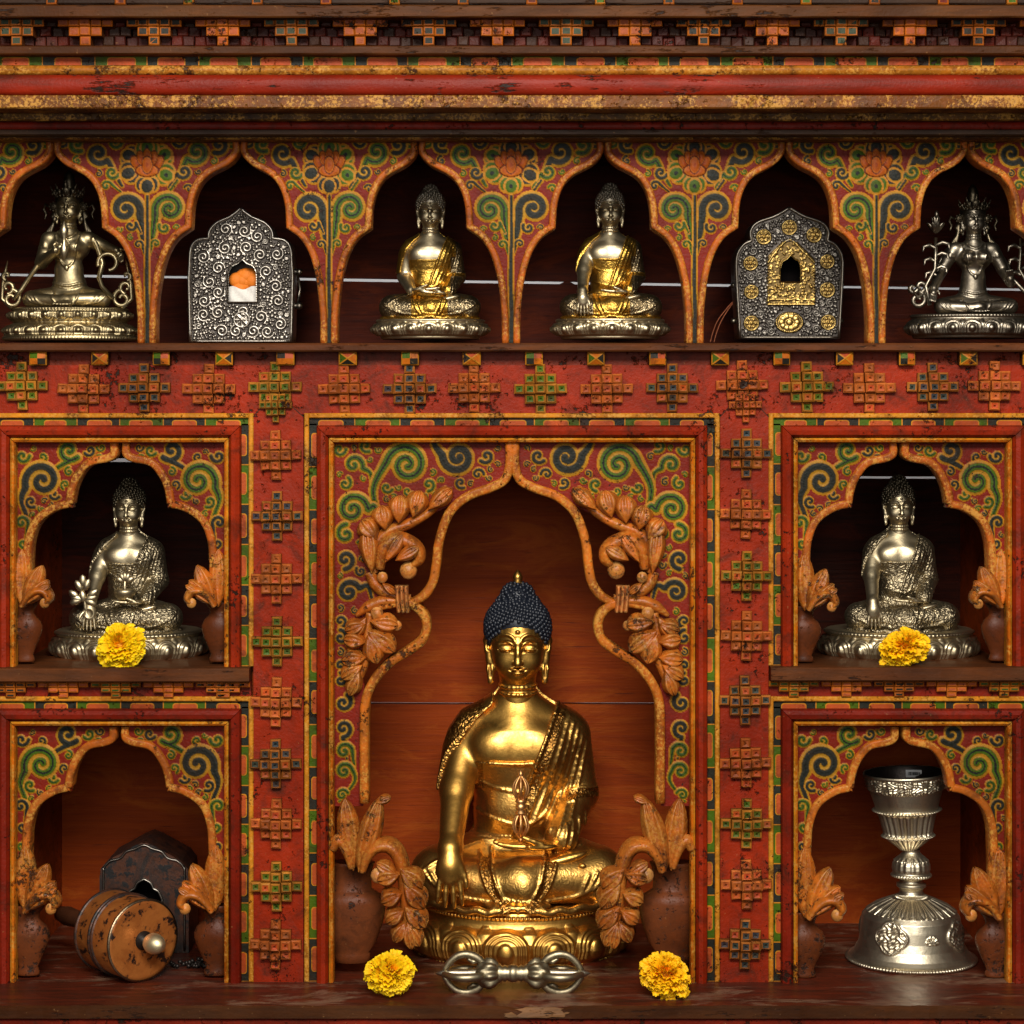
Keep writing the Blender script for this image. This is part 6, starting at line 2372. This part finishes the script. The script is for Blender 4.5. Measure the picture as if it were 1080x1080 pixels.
# ------------------------------------------------------------------ dark shrine box (lower left)
d = 0.125
cx, bot = 152, 1005
root = empty('shrine_box', (X(cx, d), d, Z(bot, d)))
tag(root, 'dark copper shrine box with an arched black window, behind the prayer wheel', 'shrine box')
sc = S(d)
loc = lambda x, y: ((x - cx) / 1000 * sc, (bot - y) / 1000 * sc)
hb = [(0, 891), (10, 895), (20, 898), (27, 905), (38, 908), (45, 915), (46, 925), (46, 1004)]
path = smooth_path(hb, 6, (3,))
ang = [(0, 888), (10, 892), (26, 901), (39, 908), (46, 917), (47, 930), (47, 1005)]
full = [(cx + x, y) for x, y in ang] + [(cx - x, y) for x, y in ang[::-1]]
wp = [(-19, 964), (-19, 948), (-15, 940), (-10, 937), (-7, 931), (0, 927), (7, 931), (10, 937), (15, 940), (19, 948), (19, 964)]
mb = MB()
q = [loc(x, y) for x, y in full]
dp = .075
n = len(q)
# face as a strip between the outline and the window so that the window is a real opening
wq = smooth_path([(cx + a, b) for a, b in wp], 5, (1, 3, 5, 7, 9))
p = Painter(cx - 50, cx + 50, 889, 1006, 1.0)
cxg = (p.PX[:-1, :-1] + p.PX[1:, 1:]) / 2; cyg = (p.PY[:-1, :-1] + p.PY[1:, 1:]) / 2
keep = poly_mask(full, cxg, cyg) & ~poly_mask([tuple(t) for t in wq], cxg, cyg)
V = np.stack([(p.PX - cx) / 1000 * sc, 0 * p.PX, (bot - p.PY) / 1000 * sc], -1).reshape(-1, 3)
I = np.arange(p.PX.size).reshape(p.PX.shape)
F = np.stack([I[:-1, :-1], I[:-1, 1:], I[1:, 1:], I[1:, :-1]], -1)[keep]
used = np.unique(F); rm = np.full(p.PX.size, -1); rm[used] = np.arange(len(used))


def m_rust(name, a, b, c, rough=.45, metal=.3):
    t = NT(name)
    p_ = t.pos()
    n1 = t.noise(p_, 28, 6, .7, .8); n2 = t.noise(p_, 90, 4, .7)
    col = t.mix(t.ramp(n1, .42, .56), a, b)
    col = t.mix(t.ramp(t.math('ADD', t.math('MULTIPLY', n1, .5), t.math('MULTIPLY', n2, .5)), .535, .575), col, c)
    t.set(Base_Color=col, Roughness=t.math('ADD', t.math('MULTIPLY', n2, .4), rough - .2, True), Metallic=metal)
    t.bump(n2, .4, .0012)
    return t.mat


M['rustbox'] = m_rust('rusty_dark_copper', (0.024, 0.018, 0.016), (0.085, 0.030, 0.015), (0.014, 0.013, 0.013), .42, .35)
M['leather'] = m_rust('worn_orange_copper', (0.50, 0.165, 0.035), (0.40, 0.12, 0.025), (0.030, 0.014, 0.010), .36, .45)
link('front_plate', np_mesh('front_plate', V[used], rm[F], M['rustbox']), root)
mb = MB()
for a in range(n - 1):
    (xa, za), (xb, zb) = q[a], q[a + 1]
    mb.poly([(xa, 0, za), (xb, 0, zb), (xb, dp, zb), (xa, dp, za)], DBROWN, smooth=True)
mb.poly([(x, dp, z) for x, z in q], DBROWN)
mb.build('case', M['rustbox'], root)
mb = MB()
mb.box(-.03, .03, .03, .032, .035, .085, (.01,) * 3)
mb.build('window_lining', M['black'], root)
mb = MB()
Q = np.array([loc(x, y) for x, y in smooth_path([(cx - x * .93, 897 + (y - 897) * .985) for x, y in hb[::-1]] + [(cx + x * .93, 897 + (y - 897) * .985) for x, y in hb[1:]], 5)])
mb.ribbon(Q, .0014, -.001, .002, .0018, (0.25, .22, .19), nseg=4)
Q = np.array([loc(x, y) for x, y in wq])
mb.ribbon(Q, .0016, -.001, .004, .0018, (0.30, .27, .23), nseg=4)
mb.build('silver_bead', M['reliefsilver'], root)

# ------------------------------------------------------------------ prayer wheel lying on its side
d = 0.022
fc = Vector((X(151, 0.0), 0.002, FLOOR + .0437))
an = math.radians(42)
axis = Vector((math.sin(an), -math.cos(an), 0.0))
R3 = axis.to_track_quat('Z', 'Y').to_matrix().to_4x4()
pw = empty('prayer_wheel', (fc.x - axis.x * .035, fc.y - axis.y * .035, FLOOR))
tag(pw, 'hand prayer wheel with worn orange copper drum and silver knob, lying on the ledge', 'prayer wheel')
base = Matrix.Translation(fc - pw.location) @ R3
Lw, rw = 0.068, 0.0425


def pw_lathe(name, prof, mat, col=(.4, .2, .05), n=64):
    mb = MB()
    mb.lathe(prof, col, n=n)
    o = mb.build(name, mat, pw)
    o.matrix_local = base
    return o


pw_lathe('drum', [(0, 0), (rw * .9, 0), (rw * .985, -.0005), (rw, -.002), (rw, -Lw + .002), (rw * .98, -Lw), (0, -Lw)], M['leather'])
ring = lambda z, w, h: [(rw - .001, z - w), (rw + h * .7, z - w * .7), (rw + h, z), (rw + h * .7, z + w * .7), (rw - .001, z + w)]
for z, w, h in ((-.0015, .0016, .0012), (-Lw + .002, .0022, .002), (-Lw * .50, .0022, .0022), (-Lw * .58, .0020, .0018)):
    pw_lathe('drum_band', ring(z, w, h), M['rustbox'] if h > .0015 else M['reliefsilver'], (0.33, .24, .15))
M['palebrass'] = m_metal('pale_polished_brass', (0.92, 0.78, 0.48), (0.6, 0.48, 0.26), 0.42, 0.4)
pw_lathe('axle_collar', [(.010, 0), (.010, .002), (.006, .004), (.0045, .012), (0, .012)], M['iron'])
pw_lathe('knob', [(0, .008), (.005, .009), (.0085, .0115), (.0105, .016), (.0108, .021), (.0095, .027), (.0065, .032), (.003, .0345), (0, .035)], M['palebrass'])
pw_lathe('handle', [(0, -Lw), (.012, -Lw - .001), (.013, -Lw - .006), (.007, -Lw - .010), (.008, -Lw - .016), (.010, -Lw - .03), (.009, -Lw - .05), (.0095, -Lw - .07), (.0105, -Lw - .085), (.008, -Lw - .10), (0, -Lw - .104)], M['vase'], (.07, .025, .012))
mb = MB()
pts = [(172, 1018), (180, 1021), (188, 1016), (196, 1013), (203, 1016), (210, 1010), (207, 1005), (200, 1009), (206, 1014), (213, 1008), (218, 1011)]
P = smooth_path(pts, 3)
dc = .065
for i, (x, y) in enumerate(P):
    mb.ball((X(x, dc) - pw.location.x, dc + .008 * math.sin(i * .8) - pw.location.y, FLOOR + .003 + (.004 if i % 5 == 2 else 0) - pw.location.z), (.0028, .0028, .0024), (.03, .025, .02), 8)
mb.build('chain', M['iron'], pw)

# ------------------------------------------------------------------ silver butter lamp
d = 0.098
lamp = empty('butter_lamp', (X(961, d), d, FLOOR))
lamp.scale = (S(d) / 1000, S(d) / 1000, S(d) / 1000 * 0.89)
tag(lamp, 'tall silver butter lamp goblet with fluted cup standing in the lower right niche', 'goblet')


def relief_lathe(prof, fn, nth=400, step=.8):
    zs = []
    for (ra, za), (rb, zb) in zip(prof[:-1], prof[1:]):
        n = max(1, int(math.hypot(rb - ra, zb - za) / step))
        for k in range(n):
            zs.append((ra + (rb - ra) * k / n, za + (zb - za) * k / n))
    zs.append(prof[-1])
    P = np.array(zs)
    th = np.linspace(0, 2 * PI, nth, endpoint=False)
    TH, Zz = np.meshgrid(th, P[:, 1], indexing='ij')
    R = np.broadcast_to(P[:, 0], TH.shape) + fn(TH, Zz)
    V = np.stack([R * np.cos(TH), R * np.sin(TH), Zz], -1).reshape(-1, 3)
    I = np.arange(TH.size).reshape(TH.shape); J = np.roll(I, -1, 0)
    return V, np.stack([I[:, :-1], J[:, :-1], J[:, 1:], I[:, 1:]], -1).reshape(-1, 4)


def beads(TH, Z_, z, sz, n):
    uu = (TH / (2 * PI) * n % 1) * 2 - 1
    return np.sqrt(np.clip(1 - uu ** 2 - ((Z_ - z) / sz) ** 2, 0, 1)) * sz


def base_fn(TH, Zz):
    D_ = beads(TH, Zz, 3, 2.2, 120)
    # petals on the shoulder
    n = 24
    uu = (TH / (2 * PI) * n % 1) * 2 - 1
    v = (Zz - 58) / 16
    e = np.sqrt(uu ** 2 + (np.clip(.6 - v, 0, 2)) ** 2)
    D_ += np.where((v > 0) & (v < 1), 2.0 * (1 - smoothstep(.7, .9, e)) - 1.2 * np.exp(-((e - .5) / .12) ** 2), 0)
    D_ += beads(TH, Zz, 76, 1.4, 60)
    # medallions: front ones at -90 deg
    for a in (-123, -36, 54, 144):
        da = (TH - math.radians(a) + PI) % (2 * PI) - PI
        x = da * 52; z = Zz - 37
        ang = np.arctan2(z, x); r = np.hypot(x, z * .95)
        out = 14.5 + 2.2 * np.abs(np.cos(2 * ang)) * 1.4
        D_ += np.where(r < out, 1.2, 0) + np.exp(-((r - out) / 1.3) ** 2) * 1.2
        pat = np.sin(x * .55 + 1.6 * np.sin(z * .5)) * np.sin(z * .6 + 1.6 * np.cos(x * .45))
        D_ += np.where(r < out - 2, pat * 1.5 + .4, 0)
    da = (TH + math.radians(76) + PI) % (2 * PI) - PI
    x = da * 52; z = Zz - 33; r = np.hypot(x, z)
    D_ += np.where((r < 7) & (z > -3), 1.0 + np.cos(np.arctan2(z, x) * 10) * .8, 0)
    return D_


V, F = relief_lathe([(0, 0), (66, 0), (67, 1.5), (67, 4.5), (64, 6.5), (60, 11), (55.5, 20), (53.5, 30), (52.5, 42), (51, 52), (47, 58), (38, 65), (26, 71), (17, 75), (14, 77), (13.5, 79)], base_fn, 620)
link('foot', np_mesh('foot', V, F, M['silver']), lamp)


def stem_fn(TH, Zz):
    D_ = beads(TH, Zz, 100, 1.6, 40) + beads(TH, Zz, 118, 1.2, 36)
    D_ += np.where((Zz > 105) & (Zz < 122), .35 * np.sin(TH * 18), 0)
    return D_


V, F = relief_lathe([(13, 78), (12, 82), (13, 85), (15.5, 87), (15.5, 90), (12.5, 92), (12, 95), (15, 97), (20, 99), (20.5, 102), (19, 104), (20, 108), (19.5, 114), (16, 120), (11, 125), (9, 128), (9.5, 131)], stem_fn, 260)
link('knop', np_mesh('knop', V, F, M['silver']), lamp)


def cup_fn(TH, Zz):
    fl = np.abs(np.sin(TH * 12))
    D_ = np.where((Zz > 149) & (Zz < 176), (fl ** .6 - .5) * 3.0, 0)
    D_ += np.where((Zz > 131) & (Zz < 146), (fl ** .6 - .5) * 1.6, 0)
    D_ += beads(TH, Zz, 147.5, 1.8, 56) + beads(TH, Zz, 178, 2.0, 60)
    pat = np.sin(TH * 30 + 3 * np.sin(Zz * .5)) * np.sin(Zz * 1.0 + 2 * np.sin(TH * 15))
    D_ += np.where((Zz > 203) & (Zz < 219), pat * 1.4, 0)
    D_ += beads(TH, Zz, 202, 1.0, 90)
    return D_


V, F = relief_lathe([(9, 130), (11, 133), (18, 139), (24, 145), (27, 147), (25, 149), (24.5, 152), (27, 164), (30, 174), (33, 176.5), (35, 178), (33, 180), (33.5, 184), (36, 193), (38.5, 202), (41, 205), (42.5, 216), (44, 219), (44.5, 221), (43.5, 222.5), (42.2, 222)], cup_fn, 420)
cup = link('cup', np_mesh('cup', V, F, M['silver']), lamp, rot=(0, math.radians(-2.6), 0))
cup.location = (3.5, 0, 0)
mb = MB()
mb.lathe([(42.3, 222), (40.5, 218), (39, 206), (34, 186), (20, 179), (0, 178)], (.05, .04, .03), n=60)
mb.build('cup_lining', M['iron'], cup)
# price tag stuck inside the rim
mb = MB()
P = np.zeros((7, 2, 3))
for i in range(7):
    a = math.radians(58 + 26 * i / 6)
    for j in range(2):
        P[i, j] = (38.2 * math.cos(a) + 3, 38.2 * math.sin(a), 208.5 + 9 * j)
mb.grid(P, (.7,) * 3)
mb.build('price_tag', M['paper'], cup)
mb = MB()
for i in range(14):
    a = math.radians(61 + 19 * i / 13)
    w = math.radians(random.choice((.3, .5, .7)))
    mb.poly([(37.8 * math.cos(a + s * w) + 3, 37.8 * math.sin(a + s * w), z) for s, z in ((-1, 211), (1, 211), (1, 215), (-1, 215))], (.02,) * 3)
mb.build('bar_marks', M['ink'], cup)

# ------------------------------------------------------------------ double-ended sceptre on the ledge
d = -0.042
vj = empty('vajra', (X(541, d), d, FLOOR))
tag(vj, 'grey metal double-ended ritual sceptre lying before the large gilt statue', 'vajra')
k = S(d) / 1000
hz = 20.5
mb = MB()
axM = Matrix.Rotation(PI / 2, 4, 'Y')
mb.lathe([(a * k, b * k) for a, b in [(0, -18), (8.5, -18), (10, -14), (7.5, -11), (9, -8.5), (7.2, -6), (8.8, -3), (9.4, 0), (8.8, 3), (7.2, 6), (9, 8.5), (7.5, 11), (10, 14), (8.5, 18), (0, 18)]], (.5,) * 3, n=28, M=axM, loc=(0, 0, hz * k))
mb.build('grip', M['brass'], vj)
for s in (-1, 1):
    mb = MB()
    V_, nn = [], 48
    prof = [(8.5, 15), (12, 18), (14.5, 23), (14.5, 28), (12.5, 33), (9.5, 37), (4, 40)]
    P = np.zeros((nn, len(prof), 3))
    for a in range(nn):
        t = 2 * PI * a / nn
        for i, (r, x) in enumerate(prof):
            g = 1 + .17 * math.cos(8 * t + (PI if i > 3 else 0))
            P[a, i] = (s * x * k, r * g * k * math.cos(t), (hz + r * g * math.sin(t)) * k)
    mb.grid(P, (.5,) * 3, closed_u=True)
    hub = mb.build('lotus_hub', M['brass'], vj)
    for q in range(4):
        mb = MB()
        a = q * PI / 2 + PI / 2
        pts = [(30, 9), (38, 16.5), (48, 20), (58, 18.5), (66, 12.5), (71, 5.5), (73.5, 2.2)]
        P = smooth_path(pts, 5)
        mb.tube([(s * x * k, math.cos(a) * r * k, (hz + math.sin(a) * r) * k) for x, r in P], [v * k for v in np.interp(np.linspace(0, 1, len(P)), [0, .15, .5, .85, 1], [4.2, 4.6, 4.0, 3.6, 2.4])], (.5,) * 3, 8)
        mb.tube([(s * x * k, math.cos(a) * r * k, (hz + math.sin(a) * r) * k) for x, r in ((36, 13), (42, 12), (47, 15), (46, 18))], [2.4 * k, 2.6 * k, 2.2 * k, 1.2 * k], (.5,) * 3, 7)
        mb.build('prong', M['brass'], vj)
    mb = MB()
    mb.lathe([(r * k, x * k * s) for r, x in ((5, 34), (5.2, 40), (4.2, 50), (4.4, 60), (3.6, 68), (4.6, 72), (3.2, 76), (1.6, 80), (0, 82))], (.5,) * 3, n=16, M=axM, loc=(0, 0, hz * k))
    mb.build('spike', M['pewter'], vj)


# ------------------------------------------------------------------ marigolds
def m_petal():
    t = NT('marigold_petal')
    col = t.n('Attribute', attribute_name='Col').outputs['Color']
    t.set(Base_Color=col, Roughness=0.6, Specular_IOR_Level=.25)
    t.b.inputs['Subsurface Weight'].default_value = 0.35
    t.b.inputs['Subsurface Radius'].default_value = (.004, .0025, .0003)
    t.b.inputs['Subsurface Scale'].default_value = 1.0
    return t.mat


M['petal'] = m_petal()


def marigold(px, py, bot, d, r, label, seed, tilt, hole=False, rz=1.0):
    rr = random.Random(seed)
    s = S(d) / 1000
    root = empty('marigold_flower', (X(px, d), d, Z(bot, d)))
    tag(root, label, 'flower', 'yellow marigold heads')
    mb = MB()
    axis = Vector(tilt).normalized()
    T = axis.to_track_quat('Z', 'Y').to_matrix().to_4x4()
    n = 300
    for i in range(n):
        u = (i + .5) / n
        ph = math.acos(1 - 1.62 * u)            # leave the stalk side open
        th = PI * (1 + 5 ** .5) * i + rr.uniform(-.2, .2)
        if hole and ph < .22: continue
        nrm = Vector((math.cos(th) * math.sin(ph), math.sin(th) * math.sin(ph), math.cos(ph)))
        tang = nrm.cross(Vector((0, 0, 1))); tang = tang.normalized() if tang.length > .01 else Vector((1, 0, 0))
        bi = nrm.cross(tang)
        ln = r * rr.uniform(.36, .52); w = r * rr.uniform(.15, .25)
        r0 = r * rr.uniform(.52, .62)
        tw = rr.uniform(-.9, .9)
        ca, sa = math.cos(tw), math.sin(tw)
        wd = tang * ca + bi * sa
        bd = -tang * sa + bi * ca
        lean = rr.uniform(-.3, .3) + .15
        wob = 1 + .10 * math.sin(2 * th + seed * 1.7) + .07 * math.sin(3 * th * .5 + ph * 4 + seed) + rr.uniform(-.07, .07)
        r0 *= wob; ln *= wob
        g = rr.uniform(.85, 1.12)
        NU, NV = 5, 9
        P = np.zeros((NU, NV, 3))
        f1, f2 = rr.uniform(0, 6), rr.uniform(2.2, 3.6)
        for a in range(NU):
            t = a / (NU - 1)
            for b in range(NV):
                v = -1 + 2 * b / (NV - 1)
                ww = w * (.35 + .65 * t ** .7)
                ruf = math.sin(v * f2 * 2.4 + f1) * r * .055 * t ** 1.3
                p = nrm * (r0 + ln * t * (1 - .12 * v * v) + .25 * math.sin(v * 9 + f1) * r * .05 * t) + wd * (v * ww) + bd * (lean * ln * t * t + ruf - .10 * r * v * v)
                P[a, b] = T @ p
        hu = (1.0, .86, 1.05, .92)[seed - 1]
        c0, c1 = (0.92 * g, 0.36 * g * hu, 0.001), (0.97 * g, 0.60 * g * hu, 0.003)
        cf = lambda a, b: tuple(c0[q] + (c1[q] - c0[q]) * (a / 3) for q in range(3))
        P = P * s
        P[:, :, 2] = P[:, :, 2] * rz + (bot - py) * s
        mb.grid(P, cf, True)
    mb.ball((0, 0, (bot - py) * s), (r * .56 * s, r * .56 * s, r * .56 * s * rz), (0.85, .36, .004), 14)
    mb.build('petals', M['petal'], root)
    mb = MB()
    e = T @ Vector((0, 0, -r * .98))
    a = T @ Vector((0, 0, -r * .6))
    mb.tube([(a.x * s, a.y * s, (a.z + bot - py) * s), (e.x * s, e.y * s, max(.0015, (e.z + bot - py) * s))], [r * .26 * s, r * .12 * s], (0.07, .14, .02), 10)
    mb.build('calyx', M['stemgreen'], root)
    return root


marigold(411, 1027, 1050, -0.056, 22.5, 'yellow marigold head on the ledge, at the left end of the grey double-ended sceptre', 1, (.35, -.8, .5), rz=1.02)
marigold(701, 1029, 1052, -0.060, 24.5, 'yellow marigold head on the ledge, at the right end of the grey double-ended sceptre', 2, (.15, -.75, .65), rz=.90)
marigold(128, 683, 704, 0.012, 26, 'yellow marigold head with a hollow middle, before the statue with bowl and sprig', 3, (.05, -.95, .35), hole=True, rz=.86)
marigold(953, 684, 704, 0.010, 24, 'yellow marigold head before the statue in the upper right niche', 4, (.1, -.7, .7), rz=.82)

# ------------------------------------------------------------------ added backdrop, light, camera
mb = MB()
mb.box(-1.6, 1.6, 0.75, 0.80, -0.4, 1.9, (0.8, 0.8, 0.8))
w_ = mb.build('slit_backdrop', M['backdrop'])  # white wall added behind the cabinet so the board gaps look bright
tag(w_, kind='structure')


def area(name, loc, target, size, sizey, power, col=(1, 1, 1)):
    l = bpy.data.lights.new(name, 'AREA')
    l.shape = 'RECTANGLE'; l.size = size; l.size_y = sizey; l.energy = power; l.color = col
    o = bpy.data.objects.new(name, l)
    COL.objects.link(o)
    o.location = loc
    o.rotation_euler = (Vector(target) - Vector(loc)).to_track_quat('-Z', 'Y').to_euler()
    return o


area('softbox_lamp', (0.05, -2.45, 1.95), (0, 0.0, 0.42), 1.6, 0.6, 100, (1.0, 0.95, 0.87))
area('front_lamp', (-0.1, -3.4, 1.0), (0, 0, 0.5), 1.9, 1.1, 27, (1.0, 0.965, 0.91))
area('backdrop_fill_lamp', (0.0, 0.50, 1.75), (0, 0.75, 0.6), 1.6, 0.2, 26, (0.95, 0.98, 1.0))  # hidden lamp, added to whiten what shows through the gaps

world = bpy.data.worlds.new('World')
SC.world = world
world.use_nodes = True
bg = world.node_tree.nodes['Background']
bg.inputs[0].default_value = (1.0, 0.95, 0.88, 1)
bg.inputs[1].default_value = 0.025

cam = bpy.data.cameras.new('camera')
cam.sensor_width = 36
cam.lens = 36 * D / 1.08
cam.shift_y = (EYE - 540) / 1080.0
cam.clip_end = 50
co = bpy.data.objects.new('camera', cam)
COL.objects.link(co)
co.location = (0, -D, ZE)
co.rotation_euler = (PI / 2, 0, 0)
SC.camera = co
SC.view_settings.view_transform = 'Standard'
SC.view_settings.look = 'None'
SC.view_settings.gamma = 1.0
SC.view_settings.use_curve_mapping = False
SC.view_settings.exposure = 0.0
SC.cycles.max_bounces = 8
SC.cycles.use_denoising = True
